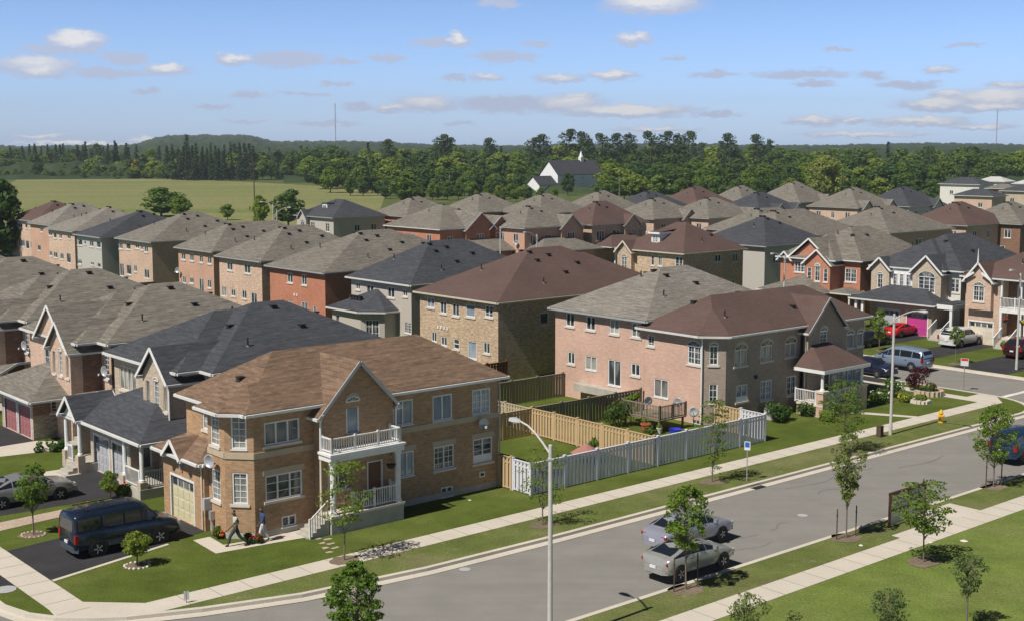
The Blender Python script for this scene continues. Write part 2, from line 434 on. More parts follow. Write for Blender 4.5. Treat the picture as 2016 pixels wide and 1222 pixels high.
class House:
    def __init__(s, name, label, u, v, cat='house', group=None, z=0):
        s.o = (u, v, z); s.root = thing(name, label, cat, W(u, v, z), A0, group)
        s.walls = {}; s.roofs = []; s.roof_obj = None
    def part(s, name, mb, parent=None, smooth=False):
        return mb.build(name, parent or s.root, s.o, smooth)
    def wallmb(s, key='wall'): return s.walls.setdefault(key, MB())
    def put(s, name, mesh, p, th, parent=None):
        return link(name, mesh, parent or s.root, (p[0] - s.o[0], p[1] - s.o[1], p[2] - s.o[2]), th)
    def add_window(s, p, th, w, h, st):
        fr, gl, sl, ar = window_meshes(w, h, st)
        o = s.put('window', fr, p, th)
        link('pane', gl, o); link('sill', sl, o) if len(sl.vertices) else None
        if ar: link('stone_arch', ar, o)
        return o
    def facade(s, p0, p1, z0, z1, mat, wins=(), key='wall', holes=()):
        """one wall, cut open at its windows; wins = (s, z, w, h, style) from p0, seen from outside left to right"""
        mb = s.wallmb(key)
        d = Vector((p1[0] - p0[0], p1[1] - p0[1], 0)); L = d.length; d /= L; nn = Vector((d.y, -d.x, 0))
        th = math.atan2(d.y, d.x)
        hs = []
        for (a, z, w, h, st) in wins:
            a = min(max(a, w / 2 + .05), L - w / 2 - .05)
            hs.append((a - w / 2, z, a + w / 2, z + h))
            p = Vector((p0[0], p0[1], 0)) + d * a
            if st.startswith('garage:'):
                _, mn, lt = st.split(':')
                dm, fm, lm = garage_meshes(w, h, MATS[mn], lt == '1', WHITE)
                o = s.put('garage_door', dm, (p.x, p.y, z), th); link('door_frame', fm, o)
                if lm: link('door_lights', lm, o)
            elif st.startswith('door'):
                b = MB(); m = DOORS[st]
                b.box(-w / 2 + .06, .06, 0, w / 2 - .06, .1, h - .06, m); b.box(-w / 2 + .18, .045, .15, w / 2 - .18, .06, .85, m); b.box(-w / 2 + .18, .045, 1.0, w / 2 - .18, .06, h - .25, m)
                o = s.put('door', b.mesh('door'), (p.x, p.y, z), th)
                f = MB(); f.box(-w / 2, -.03, 0, -w / 2 + .06, .12, h, WHITE); f.box(w / 2 - .06, -.03, 0, w / 2, .12, h, WHITE); f.box(-w / 2 + .06, -.03, h - .06, w / 2 - .06, .12, h, WHITE)
                link('door_frame', f.mesh('door_frame'), o)
                k = MB(); k.lathe([(.02, -.03), (.035, 0), (.02, .03)], 8, ALU, (w / 2 - .15, .02, 1.0)); link('handle', k.mesh('handle'), o)
            else: s.add_window((p.x, p.y, z), th, w, h, st)
        xs = sorted(set([0, L] + [c for h in hs for c in (max(0, h[0]), min(L, h[2]))])); zs = sorted(set([z0, z1] + [min(z1, max(z0, c)) for h in hs for c in (h[1], h[3])]))
        P = lambda a, z, dep=0: (p0[0] + d.x * a - nn.x * dep, p0[1] + d.y * a - nn.y * dep, z)
        for i in range(len(xs) - 1):
            for j in range(len(zs) - 1):
                cx, cz = (xs[i] + xs[i + 1]) / 2, (zs[j] + zs[j + 1]) / 2
                if xs[i + 1] - xs[i] < 1e-4 or zs[j + 1] - zs[j] < 1e-4: continue
                if any(h[0] < cx < h[2] and h[1] < cz < h[3] for h in hs): continue
                mb.face([P(xs[i], zs[j]), P(xs[i + 1], zs[j]), P(xs[i + 1], zs[j + 1]), P(xs[i], zs[j + 1])], mat)
        for (a0, b0, a1, b1) in hs:
            mb.face([P(a0, b0), P(a0, b1), P(a0, b1, .17), P(a0, b0, .17)][::-1], mat); mb.face([P(a1, b0), P(a1, b1), P(a1, b1, .17), P(a1, b0, .17)], mat)
            mb.face([P(a0, b1), P(a1, b1), P(a1, b1, .17), P(a0, b1, .17)][::-1], mat); mb.face([P(a0, b0), P(a1, b0), P(a1, b0, .17), P(a0, b0, .17)], mat)
            mb.face([P(a0, b0, .17), P(a1, b0, .17), P(a1, b1, .17), P(a0, b1, .17)], DARK)
    def gable_wall(s, p0, p1, z1, apex, mat, t=.5, key='wall'):
        q = (p0[0] + (p1[0] - p0[0]) * t, p0[1] + (p1[1] - p0[1]) * t, apex)
        s.wallmb(key).face([(p0[0], p0[1], z1), (p1[0], p1[1], z1), q], mat)
    def roof(s, specs, mat, trim, vents=(), pipes=(), name='roof', gm=None):
        """specs = (polygon, slopes, eave height); vents and pipes are places on it"""
        mb, g = MB(), MB(); rs = []
        for i, (poly, sl, ez) in enumerate(specs):
            r = Roof(poly, sl, ez + .003 * i); rs.append(r); r.add(mb, mat, trim, g, gm)
        o = s.part(name, mb); s.part('gutter', g, o)
        for kind, lst in (('roof_vent', vents), ('vent_pipe', pipes)):
            for x, y in lst:
                zs = [r.z(x, y) for r in rs if r.inside(x, y)]
                if zs: link(kind, vent_mesh(kind), o, (x - s.o[0], y - s.o[1], max(zs) + .09 - s.o[2]))
        s.roofs += rs; return o
    def close(s, mat_keys=None):
        for k, mb in s.walls.items(): s.part(k, mb)
def tidy(bb, Z=None):
    if Z: ox, oy, k = Z; bb = (ox + bb[0] / k, oy + bb[1] / k, ox + bb[2] / k, oy + bb[3] / k)
    return bb
def winU(u, v1, bb, st, Z=None):
    """window on a wall facing the left street, from its outline in the photograph"""
    x0, y0, x1, y1 = tidy(bb, Z); cy = (y0 + y1) / 2; k = (cy - YH) / ((x0 + x1) / 2 + 1183) * (x1 - x0) / 2
    va, _ = onU(x0, cy - k, u); vb, _ = onU(x1, cy + k, u); _, za = onU((x0 + x1) / 2, y0 + k, u); _, zb = onU((x0 + x1) / 2, y1 - k, u)
    return (v1 - (va + vb) / 2, round(zb, 2), q5(abs(va - vb)), q5(za - zb), st)
def winV(v, u0, bb, st, Z=None):
    """window on a wall facing the main road"""
    x0, y0, x1, y1 = tidy(bb, Z); cy = (y0 + y1) / 2; k = (cy - YH) / (4013 - (x0 + x1) / 2) * (x1 - x0) / 2
    ua, _ = onV(x0, cy + k, v); ub, _ = onV(x1, cy - k, v); _, za = onV((x0 + x1) / 2, y0 + k, v); _, zb = onV((x0 + x1) / 2, y1 - k, v)
    return ((ua + ub) / 2 - u0, round(zb, 2), q5(abs(ub - ua)), q5(za - zb), st)
DOORS = {'door_wood': paint('door_brown', (.16, .07, .04), .5), 'door_white': WHITE, 'door_dark': paint('door_black', (.03, .03, .035), .4), 'door_green': paint('door_green', (.05, .1, .07), .5)}
EAVE = 6.5; OH = .4

def row_house(name, label, u0, v0, v1, D, top, run, wm, rm, trim=GREYTRIM, lit=(), side=(), Z=None, base=0, rear=None, vents=4, sidemat=None, group=None, ridge_v=None, extra=None, frontonly=False):
    """two-storey hipped house; the lit front looks down the left street, the shaded side towards the main road"""
    h = House(name, label, u0, v0, group=group)
    sm = sidemat or wm
    h.facade((u0, v1), (u0, v0), base, EAVE, wm, [winU(u0, v1, b[:4], b[4] if len(b) > 4 else 'm2', Z) for b in lit])
    h.facade((u0, v0), (u0 + D, v0), base, EAVE, sm, [winV(v0, u0, b[:4], b[4] if len(b) > 4 else 'm2', Z) for b in side], 'side_wall')
    h.facade((u0 + D, v0), (u0 + D, v1), base, EAVE, sm, [(2.2, 4.0, 1.4, 1.3, 'm2'), (6.5, 4.0, 1.4, 1.3, 'm2'), (6.5, 1.4, 1.6, 1.4, 'm2')], 'side_wall')
    h.facade((u0 + D, v1), (u0, v1), base, EAVE, sm, [(D * .4, 4.1, .8, 1.1, 'm1')], 'side_wall')
    a, b, c, d = u0 - OH, u0 + D + OH, v0 - OH, v1 + OH
    half = (d - c) / 2; rv = ridge_v if ridge_v else (c + d) / 2
    k = top - EAVE
    specs = [(rect(a, b, c, d), (k / (rv - c), k / run, k / (d - rv), k / run), EAVE)]
    if rear: specs.append((rect(a + rear[0], b + rear[1], c, d), (rear[2] / (rv - c), rear[2] / half * 1.0, rear[2] / (d - rv), rear[2] / half), EAVE))
    if extra: specs += extra
    vs = [(a + run * .93, rv + half * (.18 * (i - (vents - 1) / 2))) for i in range(vents)] + [(a + run + 1.2, rv - 1.0), (a + run * 1.15, c + half * .45), (a + run + 3.6, c + half * .62)]
    ps = [(a + run * .75, c + half * .28), (a + run * .5, rv + 1.6)]
    h.roof(specs, rm, trim, vs, ps)
    return h
for nm, c in (('garage_cream', (.60, .55, .36)), ('garage_rose', (.36, .15, .16)), ('garage_grey', (.42, .43, .45)), ('garage_magenta', (.47, .055, .25)), ('garage_beige', (.62, .55, .45)), ('garage_white', (.66, .66, .64))): paint(nm, c, .5)
def gableV(h, ua, ub, vf, vb, ez, k, mat, front=None, wins=(), z0=0, key='wall'):
    """wing whose gable faces the main road; returns its roof piece"""
    if front is not None:
        h.facade((ua, vf), (ub, vf), z0, ez, mat, wins, key)
        h.facade((ua, vf + front), (ua, vf), z0, ez, mat, (), key); h.facade((ub, vf), (ub, vf + front), z0, ez, mat, (), key)
    h.gable_wall((ua, vf), (ub, vf), ez, ez + k * (ub - ua) / 2 + .1, mat, key=key)
    return (rect(ua - .3, ub + .3, vf - .3, vb), (None, k, None, k), ez - .3 * k)
def gableU(h, va, vb, uf, ub, ez, k, mat, front=None, wins=(), z0=0, key='wall'):
    """wing whose gable faces the left street"""
    if front is not None:
        h.facade((uf, vb), (uf, va), z0, ez, mat, wins, key)
        h.facade((uf + front, vb), (uf, vb), z0, ez, mat, (), key); h.facade((uf, va), (uf + front, va), z0, ez, mat, (), key)
    h.gable_wall((uf, vb), (uf, va), ez, ez + k * (vb - va) / 2 + .1, mat, key=key)
    return (rect(uf - .3, ub, va - .3, vb + .3), (k, None, k, None), ez - .3 * k)
def railing(mb, p, q, z0, z1, mat, gap=.14, post=.1):
    p, q = Vector((p[0], p[1], 0)), Vector((q[0], q[1], 0)); L = (q - p).length; d = (q - p) / L
    Z = lambda x, z: Vector((x.x, x.y, z))
    mb.beam(Z(p, z1), Z(q, z1), .09, .06, mat); mb.beam(Z(p, z0 + .1), Z(q, z0 + .1), .06, .05, mat)
    n = max(1, int(L / gap))
    for i in range(1, n): x = p + d * (L * i / n); mb.box(x.x - .018, x.y - .018, z0 + .12, x.x + .018, x.y + .018, z1 - .03, mat)
    k = max(1, round(L / 1.6))
    for i in range(k + 1): x = p + d * (L * i / k); mb.box(x.x - post / 2, x.y - post / 2, z0, x.x + post / 2, x.y + post / 2, z1 + .1, mat)
def dish(h, p, th, r=.42):
    """satellite dish on a short arm"""
    m = MB(); prof = [(0.02, 0), (r * .5, .03), (r * .85, .1), (r, .15)]
    m.lathe(prof + [(r, .165), (r * .85, .12), (r * .5, .05), (.02, .02)], 18, ALU)
    for v in range(len(m.v)):
        x, y, z = m.v[v]; m.v[v] = (x, -z - .25, y * .98 + z * .35)
    a = MB(); a.beam((0, 0, -.15), (0, -.25, 0), .05, .05, DARK); a.beam((0, -.27, -.35), (0, -.75, -.12), .03, .03, DARK); a.box(-.05, -.83, -.17, .05, -.73, -.05, WHITE)
    o = h.put('satellite_dish', m.mesh('satellite_dish', smooth=True), p, th); link('dish_arm', a.mesh('dish_arm'), o)

# ================================================================ corner house, rust roof (foreground)
Z2 = (300, 640, 2.778); Z7 = (760, 680, 3.819)
EA = 6.3
h = House('corner_house', 'tan brick corner house with rust brown roof, white balcony and cream garage door', 29.6, 55.2)
V0 = 55.2; U1 = 46.1; VW = 54.5
WW = [winV(V0, 30.6, b[:4], b[4], Z2) for b in [(613, 505, 805, 660, 'm3-curt'), (620, 785, 820, 965, 'm3-g13'), (708, 1030, 788, 1105, 'm2-nosill')]]
WW += [winV(V0, 30.6, b[:4], b[4], Z7) for b in [(50, 400, 205, 610, 'm2-blue-nosill'), (350, 355, 500, 570, 'm2-blue-nosill'), (650, 315, 785, 520, 'm2-g24-blue-nosill'), (105, 780, 212, 990, 'm2-blue-nosill'), (360, 735, 512, 940, 'm2-g24'), (655, 680, 800, 890, 'm2-g14-half'), (415, 1045, 505, 1140, 'm2-nosill')]]
ZS = .35
h.facade((30.6, V0), (34.0, V0), ZS, EA, B_ORANGE, WW[:3])
x0 = 38.4 - 30.6
h.facade((38.4, V0), (U1, V0), ZS, EA, B_ORANGE, [(w[0] - x0,) + w[1:] for w in WW[3:]])
ww = winV(VW, 34.0, (1060, 410, 1132, 600), 'm1-arch-blue', Z2)
h.facade((34.0, VW), (38.4, VW), ZS, EA - .3, B_ORANGE, [ww, (1.0, 1.9, 1.3, 1.35, 'm2'), (3.2, 1.0, .95, 2.05, 'door_wood')])
h.facade((34.0, V0), (34.0, VW), ZS, EA - .3, B_ORANGE); h.facade((38.4, VW), (38.4, V0), ZS, EA - .3, B_ORANGE)
h.facade((29.6, 56.3), (30.6, V0), ZS, EA, B_ORANGE, [(.74, 4.5, .8, 1.66, 'm1-g25-curt-nosill'), (.74, 1.75, .8, 1.6, 'm1-g25-curt')])
h.facade((29.6, 58.0), (29.6, 56.3), ZS, EA, B_ORANGE, [(.75, 4.5, .9, 1.6, 'm1-g25-curt'), (.75, 1.7, .9, 1.6, 'm1-g25-curt')])
h.facade((30.3, 61.7), (30.3, 58.0), ZS, EA, B_ORANGE, [(2.35, 4.8, 1.1, 1.25, 'm2-g13-curt')])
h.facade((30.3, 58.0), (29.6, 58.0), ZS, EA, B_ORANGE)
h.facade((U1, 61.7), (30.3, 61.7), ZS, EA, B_ORANGE, [(5, 4.2, 1.2, 1.2, 'm2')]); h.facade((U1, V0), (U1, 61.7), ZS, EA, B_ORANGE, [(3, 4.2, 1.4, 1.2, 'm2'), (3, .9, 1.6, 2, 'm2-nosill')])
GF = 29.35
h.facade((GF, 62.6), (GF, 58.02), 0, 3.5, B_ORANGE, [(2.15, .02, 2.55, 2.2, 'garage:garage_cream:1')])
h.facade((30.3, 62.6), (GF, 62.6), 0, 3.5, B_ORANGE); h.facade((GF, 58.02), (29.62, 58.02), 0, 3.5, B_ORANGE)
fd = MB(); fd.box(30.57, V0 + .01, 0, 34.0, V0 + .2, ZS, CONC); h.part('foundation', fd); fd = MB(); fd.box(38.4, V0 + .01, 0, U1, V0 + .2, ZS, CONC); fd.box(U1 - .2, V0 + .2, 0, U1 - .01, 61.7, ZS, CONC)
h.part('foundation', fd); fd = MB(); fd.hexa([(29.61, 58, 0), (29.61, 56.31, 0), (30.6, V0 + .01, 0), (31, 56, 0)], [(29.61, 58, ZS), (29.61, 56.31, ZS), (30.6, V0 + .01, ZS), (31, 56, ZS)], CONC)
h.part('foundation', fd)
bd = MB()                                                            # stone courses round the house
def course(runs):
    for p, q in runs:
        d = Vector((q[0] - p[0], q[1] - p[1], 0)).normalized(); n = Vector((d.y, -d.x, 0)) * .05; a, b = Vector((p[0], p[1], 4.02)), Vector((q[0], q[1], 4.02)); up = Vector((0, 0, .3))
        bd.hexa([a, b, b + n, a + n][::-1], [x + up for x in (a, b, b + n, a + n)][::-1], STONE)
course((((29.6, 58.0), (29.6, 56.3)), ((29.6, 56.3), (30.6, V0)), ((30.6, V0), (34.0, V0)))); h.part('stone_course', bd); bd = MB()
course((((38.4, V0), (U1, V0)),))
h.part('stone_course', bd); bd = MB()
for (s_, z, w, hh, st) in WW:                                       # flat stone heads over the ground floor windows
    if 1 < z < 3: bd.box(30.6 + s_ - w / 2 - .12, V0 - .03, z + hh + .02, 30.6 + s_ + w / 2 + .12, V0 + .05, z + hh + .32, STONE)
h.part('window_heads', bd)
g1 = gableV(h, 34.0, 38.4, VW, 59.0, EA - .3, 1.06, B_ORANGE)
k = .62
h.roof([(rect(29.9, U1 + .4, 54.75, 62.1), (k,) * 4, EA), ([(30.3, 54.73), (37, 54.73), (37, 58.4), (29.1, 58.4), (29.1, 55.98)], (k, k, k, k, k), EA), g1],
       S_RUST, WHITE, [(31.6, 58.2), (35, 59.5), (37, 60), (40, 60)], [], gm=GREYTRIM)  # gable boards grey: shade on the white trim put into their colour
rf = [(rect(28.9, 31.8, 57.75, 62.95), (.55, .55, .55, .55), 3.5), (rect(28.7, 30.6, 59.4, 61.4), (.9, None, .9, None), 3.42)]
h.gable_wall((GF + .01, 61.2), (GF + .01, 59.6), 3.4, 4.25, B_ORANGE)
mb, g = MB(), MB()
for r in rf: Roof(*r).add(mb, S_RUST, WHITE, g)
ro = h.part('garage_roof', mb); h.part('gutter', g, ro)
h.put('wall_lamp', (lambda m: (m.box(-.07, -.16, 0, .07, 0, .34, ALU), m.box(-.1, -.2, .34, .1, 0, .4, WHITE), m.mesh('wall_lamp'))[2])(MB()), (GF, 60.4, 2.75), R(-90))
# balcony and porch
PV, PF = 53.5, 33.98; PE = 38.12
b = MB(); b.box(PF - .15, PV - .15, 3.66, PE + .15, VW - .01, 4.02, WHITE); b.box(PF - .22, PV - .22, 3.94, PE + .22, VW - .02, 4.06, WHITE); h.part('balcony_slab', b)
b = MB(); railing(b, (PF, VW - .1), (PF, PV), 4.06, 4.8, WHITE); railing(b, (PF, PV), (PE, PV), 4.06, 4.8, WHITE); railing(b, (PE, PV), (PE, VW - .1), 4.06, 4.8, WHITE); h.part('balcony_railing', b)
for x in (PF + .1, PE - .1):
    b = MB(); b.lathe([(.2, 0), (.2, .12), (.15, .16), (.15, 2.5), (.2, 2.58), (.2, 2.72)], 14, WHITE, (x, PV + .1, .94)); h.part('porch_column', b)
b = MB(); b.box(PF - .15, PV - .12, 0, PE + .1, VW - .01, .82, CONC); b.box(PF - .2, PV - .18, .82, PE + .15, VW - .011, .94, SILL); h.part('porch_floor', b)
b = MB(); railing(b, (PF + 1.2, PV + .08), (PE - .25, PV + .08), .94, 1.85, WHITE); railing(b, (PE - .05, PV + .3), (PE - .05, VW - .1), .94, 1.85, WHITE); h.part('porch_railing', b)
b = MB()
for i in range(5): b.box(PF - .2 - .24 * (i + 1), PV + .05, 0, PF - .2 - .24 * i, PV + 1.2, .94 - .17 * (i + 1), CONC)
h.part('porch_steps', b)
b = MB()
for y in (PV + .02,):
    b.beam((PF - .25, y, 1.75), (PF - 1.3, y, .95), .06, .05, WHITE)
    for i in range(8): x = PF - .3 - 1.0 * i / 7; b.box(x - .015, y - .015, .94 - .72 * (i / 7) - .1, x + .015, y + .015, 1.72 - .76 * i / 7, WHITE)
    b.box(PF - 1.36, y - .04, 0, PF - 1.28, y + .04, 1.02, WHITE)
h.part('step_railing', b)
b = MB()
for x, x2 in ((33.9, 33.9), (38.5, 38.5)):
    b.tube([(x, VW - .35, EA - .35), (x, VW - .1, EA - .75), (x, VW - .08, 4.1)], [.05] * 3, 8, WHITE)
b.tube([(33.88, VW - .1, 3.6), (33.88, VW - .1, .3)], [.05] * 2, 8, CREAM); b.tube([(U1 + .06, V0 - .06, EA - .2), (U1 + .06, V0 - .06, .1)], [.045] * 2, 8, GREYTRIM)
b.tube([(GF - .06, 58.2, 3.4), (GF - .06, 58.2, .1)], [.045] * 2, 8, CREAM)
h.part('downspout', b)
b = MB(); b.box(GF - .16, 57.75, 1.15, 29.58, 57.98, 1.75, GREYTRIM); b.box(GF + .02, 57.45, .7, 29.58, 57.68, 1.15, ALU); b.cyl((29.5, 57.55, 0), (29.5, 57.55, .7), .06, .06, 8, ALU); h.part('meter_box', b)
dish(h, (29.55, 57.2, 3.75), R(-75), .36); dish(h, (44.9, V0, 3.85), R(-20), .3)
b = MB(); b.box(44.7, V0 - .06, .75, 45.1, V0, 1.05, WHITE); b.box(44.78, V0 - .075, .82, 45.02, V0 - .06, .98, DARK); h.part('dryer_vent', b)
h.close()
bk = thing('hanging_basket', 'hanging basket of dark red flowers beside the right white porch column', 'flower basket', W(37.6, PV + .1, 3.66), A0)
b = MB(); b.lathe([(.03, -.95), (.16, -.9), (.24, -.72), (.25, -.7)], 12, DARK)
for a in range(3): b.beam((.22 * math.cos(a * 2.1), .22 * math.sin(a * 2.1), -.7), (0, 0, 0), .012, .012, DARK)
b.build('basket', bk)

# ================================================================ corner house, dark brown roof and pale pink brick, with its grey roofed other half
Z1 = (1060, 520, 3.394); ZC = (1250, 560, 3.594)
EC = 6.2; UC = 67.2
h = House('corner_house', 'pale pink and taupe brick corner house with smooth dark brown roof and pillared porch', UC, 57.4)
V1 = 64.0
lit = [(728, 470, 775, 550, 'm1-g24'), (1030, 545, 1118, 682, 'm2-g23-arch'), (770, 755, 868, 900, 'm2-curt-nosill'), (1060, 1040, 1110, 1080, 'm2-nosill')]
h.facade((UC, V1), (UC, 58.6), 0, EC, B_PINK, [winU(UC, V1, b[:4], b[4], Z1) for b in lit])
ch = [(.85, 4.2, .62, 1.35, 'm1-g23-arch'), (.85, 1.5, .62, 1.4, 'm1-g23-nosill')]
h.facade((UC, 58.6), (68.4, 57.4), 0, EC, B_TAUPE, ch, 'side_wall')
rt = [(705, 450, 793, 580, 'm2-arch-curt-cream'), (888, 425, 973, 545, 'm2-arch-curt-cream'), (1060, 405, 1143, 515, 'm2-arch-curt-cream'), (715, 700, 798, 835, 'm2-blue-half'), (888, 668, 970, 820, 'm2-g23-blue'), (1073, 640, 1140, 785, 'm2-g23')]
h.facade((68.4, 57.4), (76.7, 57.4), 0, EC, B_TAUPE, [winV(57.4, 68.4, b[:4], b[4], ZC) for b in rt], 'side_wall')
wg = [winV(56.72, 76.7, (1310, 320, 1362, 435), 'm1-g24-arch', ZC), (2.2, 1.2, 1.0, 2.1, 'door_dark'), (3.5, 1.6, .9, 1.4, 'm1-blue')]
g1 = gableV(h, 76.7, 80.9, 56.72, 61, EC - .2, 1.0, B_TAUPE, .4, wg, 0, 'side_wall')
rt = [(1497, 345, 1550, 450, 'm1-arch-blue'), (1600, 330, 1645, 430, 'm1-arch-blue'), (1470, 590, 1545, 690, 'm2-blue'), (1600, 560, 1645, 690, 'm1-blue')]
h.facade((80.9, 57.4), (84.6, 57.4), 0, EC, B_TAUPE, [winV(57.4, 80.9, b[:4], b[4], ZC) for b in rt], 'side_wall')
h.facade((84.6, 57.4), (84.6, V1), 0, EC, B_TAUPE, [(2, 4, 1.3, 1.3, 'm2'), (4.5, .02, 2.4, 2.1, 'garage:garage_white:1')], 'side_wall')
k = .615
h.roof([([(68.25, 56.95), (85.0, 56.95), (85.0, V1 + .45), (66.75, V1 + .45), (66.75, 58.45)], (k, k, k, k, k), EC), g1], S_BROWN, WHITE, [(69.6, 61.5), (77.4, 58.7), (74, 61)], [(69.6, 58.6)], gm=GREYTRIM)
mb, g = MB(), MB(); Roof(rect(75.4, 80.9, 54.3, 60), (.62, .75, .62, .75), 3.42).add(mb, S_BROWN, WHITE, g)
# the porch roof stops at the wall
pr = MB(); pz = 3.42
top = [(77.4, 57.0, 5.0), (79.0, 57.0, 5.0)]
pr.face([(75.4, 54.3, pz), (80.9, 54.3, pz), top[1], top[0]], S_BROWN); pr.face([(75.4, 57.0, pz), (75.4, 54.3, pz), top[0]], S_BROWN); pr.face([(80.9, 54.3, pz), (80.9, 57.0, pz), top[1]], S_BROWN)
po = h.part('porch_roof', pr)
gt = MB(); gt.box(75.35, 54.25, pz - .26, 80.95, 54.45, pz - .02, WHITE); gt.box(75.35, 54.45, pz - .26, 75.55, 56.99, pz - .02, WHITE); gt.box(80.75, 54.45, pz - .26, 80.95, 56.99, pz - .02, WHITE); gt.box(75.55, 54.45, pz - .14, 80.75, 56.99, pz - .1, WHITE)
h.part('porch_beam', gt, po)
for x in (75.75, 80.5):
    b = MB(); b.box(x - .3, 54.4, 0, x + .3, 55.0, 1.75, B_PINK); b.box(x - .36, 54.34, 1.75, x + .36, 55.06, 1.9, SILL); h.part('porch_pier', b)
    b = MB(); b.lathe([(.17, 0), (.17, .1), (.12, .14), (.11, 1.2), (.16, 1.27)], 12, WHITE, (x, 54.7, 1.9)); h.part('porch_column', b)
b = MB(); b.box(75.5, 54.5, 0, 80.75, 56.71, .75, B_TAUPE); b.box(75.42, 54.42, .75, 80.8, 56.71, .88, SILL); h.part('porch_floor', b)
b = MB(); railing(b, (75.6, 55.1), (75.6, 56.9), .88, 1.8, WHITE); railing(b, (76.1, 54.6), (80.2, 54.6), .88, 1.8, WHITE); h.part('porch_railing', b)
b = MB(); b.tube([(UC - .05, 58.5, EC - .15), (UC - .05, 58.5, .2)], [.055] * 2, 8, WHITE); b.tube([(76.62, 56.9, EC - .3), (76.62, 56.9, .1)], [.05] * 2, 8, CREAM); h.part('downspout', b)
b = MB(); b.box(71.5, 57.25, 2.9, 71.7, 57.4, 3.15, DARK); h.part('security_light', b)
h.close()

h = House('twin_house', 'pale pink brick twin house with grey shingle roof, joined to the dark roofed corner house', UC, V1 + .01)
V2 = 73.5; EG = 6.7
lit = [(183, 322, 240, 420, 'm2'), (318, 345, 380, 445, 'm2'), (475, 365, 540, 472, 'm2-curt'), (622, 385, 685, 492, 'm2-curt'), (195, 580, 242, 670, 'm2'), (312, 605, 390, 715, 'm2-curt-nosill'), (465, 632, 550, 820, 'm2-nosill'), (618, 658, 678, 750, 'm2')]
h.facade((UC, V2), (UC, V1 + .01), 0, EG, B_PINK, [winU(UC, V2, b[:4], b[4], Z1) for b in lit])
h.facade((UC, V1 + .01), (82.5, V1 + .01), 5.5, EG, B_PINK); h.facade((82.5, V1 + .01), (82.5, V2), 0, EG, B_PINK, [(3, 4, 1.3, 1.3, 'm2')]); h.facade((82.5, V2), (UC, V2), 0, EG, B_PINK, [(8, 4.2, 1, 1.2, 'm2')])
h.roof([(rect(UC - .4, 82.9, V1 - .55, V2 + .4), (.58, .5, .58, .43), EG)], S_GREYB, GREYTRIM, [(73.2, 70.4), (73.2, 69.6), (73.2, 68.8), (73.4, 67.7), (75.6, 66.6)], [(70.9, 65.6), (72.2, 69.2)])
b = MB(); b.box(66.4, 64.9, .8, UC - .01, 70.6, 1.35, CONC); h.part('back_step', b)
h.close()

# ================================================================ the row whose lit backs face us
ZB = (780, 480, 3.819); Z5 = (500, 440, 3.818); Z4 = (0, 360, 3.0545); ZE = (1200, 440, 3.6)
h = row_house('brick_house', 'speckled tan brick house with large smooth chocolate roof and recessed back bay', 67.1, 80.3, 91.0, 20, 10.15, 8.6, B_TAN, S_BROWN, CREAM,
    [(230, 400, 288, 485, 'm2-blue'), (330, 430, 378, 527), (422, 445, 473, 547), (523, 450, 592, 555, 'm1-blue'), (667, 462, 728, 557, 'm2-g13'), (265, 655, 305, 738), (337, 692, 382, 768), (430, 710, 475, 795, 'sash'), (537, 722, 605, 870, 'm1-blue-nosill'), (655, 732, 705, 828)],
    [(1080, 510, 1148, 608, 'm1')], ZB, rear=(4.5, 0, 2.95),
    extra=[(rect(67.6, 76, 85.6, 87.9), (1.35, .3, None, None), 7.0)] if 0 else None)
for z, v in ((3.55, 88.35), (3.55, 87.95), (3.55, 87.45), (3.55, 87.05)):
    b = MB(); b.box(67.04, v - .1, z, 67.1, v + .1, z + .2, WHITE); b.box(67.03, v - .13, z + .18, 67.1, v + .13, z + .23, WHITE); h.part('wall_vent', b)
h.close()
h = row_house('stucco_house', 'grey beige stucco house with charcoal roof and a single storey sunroom at the back', 69.6, 95.7, 105.6, 16, 9.95, 6.3, STUCCO, S_CHAR, WHITE,
    [(765, 440, 797, 500), (845, 457, 900, 537), (1003, 475, 1057, 562), (1118, 492, 1153, 553), (1130, 735, 1182, 830, 'm2-g24-nosill')], (), Z5)
sun = [(66.6, 98.6), (68.0, 97.6), (69.6, 97.6)]
h.facade((69.6, 104.4), (66.6, 104.4), 0, 3.9, STUCCO); h.facade((66.6, 104.4), (66.6, 99.6), 0, 3.9, STUCCO, [(.9, 1.6, .7, 1.7, 'm1')]); h.facade((66.6, 99.6), (68.2, 98.0), 0, 3.9, STUCCO, [(1.1, 1.3, 1.3, 1.9, 'm2-g23')]); h.facade((68.2, 98.0), (69.6, 98.0), 0, 3.9, STUCCO)
mb, g = MB(), MB(); Roof([(68.0, 97.6), (72.5, 97.6), (72.5, 104.8), (66.2, 104.8), (66.2, 99.4)], (.5, None, .5, .5, .5), 3.9).add(mb, S_CHAR, WHITE, g)
ro = h.part('sunroom_roof', mb); h.part('gutter', g, ro)
for i in range(4): link('roof_vent', vent_mesh('roof_vent'), ro, (67.7 - h.o[0], 101.2 + .5 * i - h.o[1], 5.0))
h.close()
h = row_house('brick_house', 'red brick house with grey brown shingle roof and white patio door', 69.7, 110.5, 121.4, 20, 10.1, 8.6, B_RED, S_GREY, GREYTRIM,
    [(250, 367, 292, 450), (358, 382, 397, 467), (200, 570, 225, 658, 'm1-curt'), (257, 582, 297, 655, 'm2-curt'), (357, 582, 405, 725, 'm2-blue-nosill'), (443, 617, 467, 722, 'm1-curt')], (), Z5, rear=(4.5, 0, 2.95))
for v in (116.4, 115.9):
    b = MB(); b.box(69.64, v - .12, 3.7, 69.7, v + .12, 3.95, WHITE); h.part('wall_vent', b)
h.close()
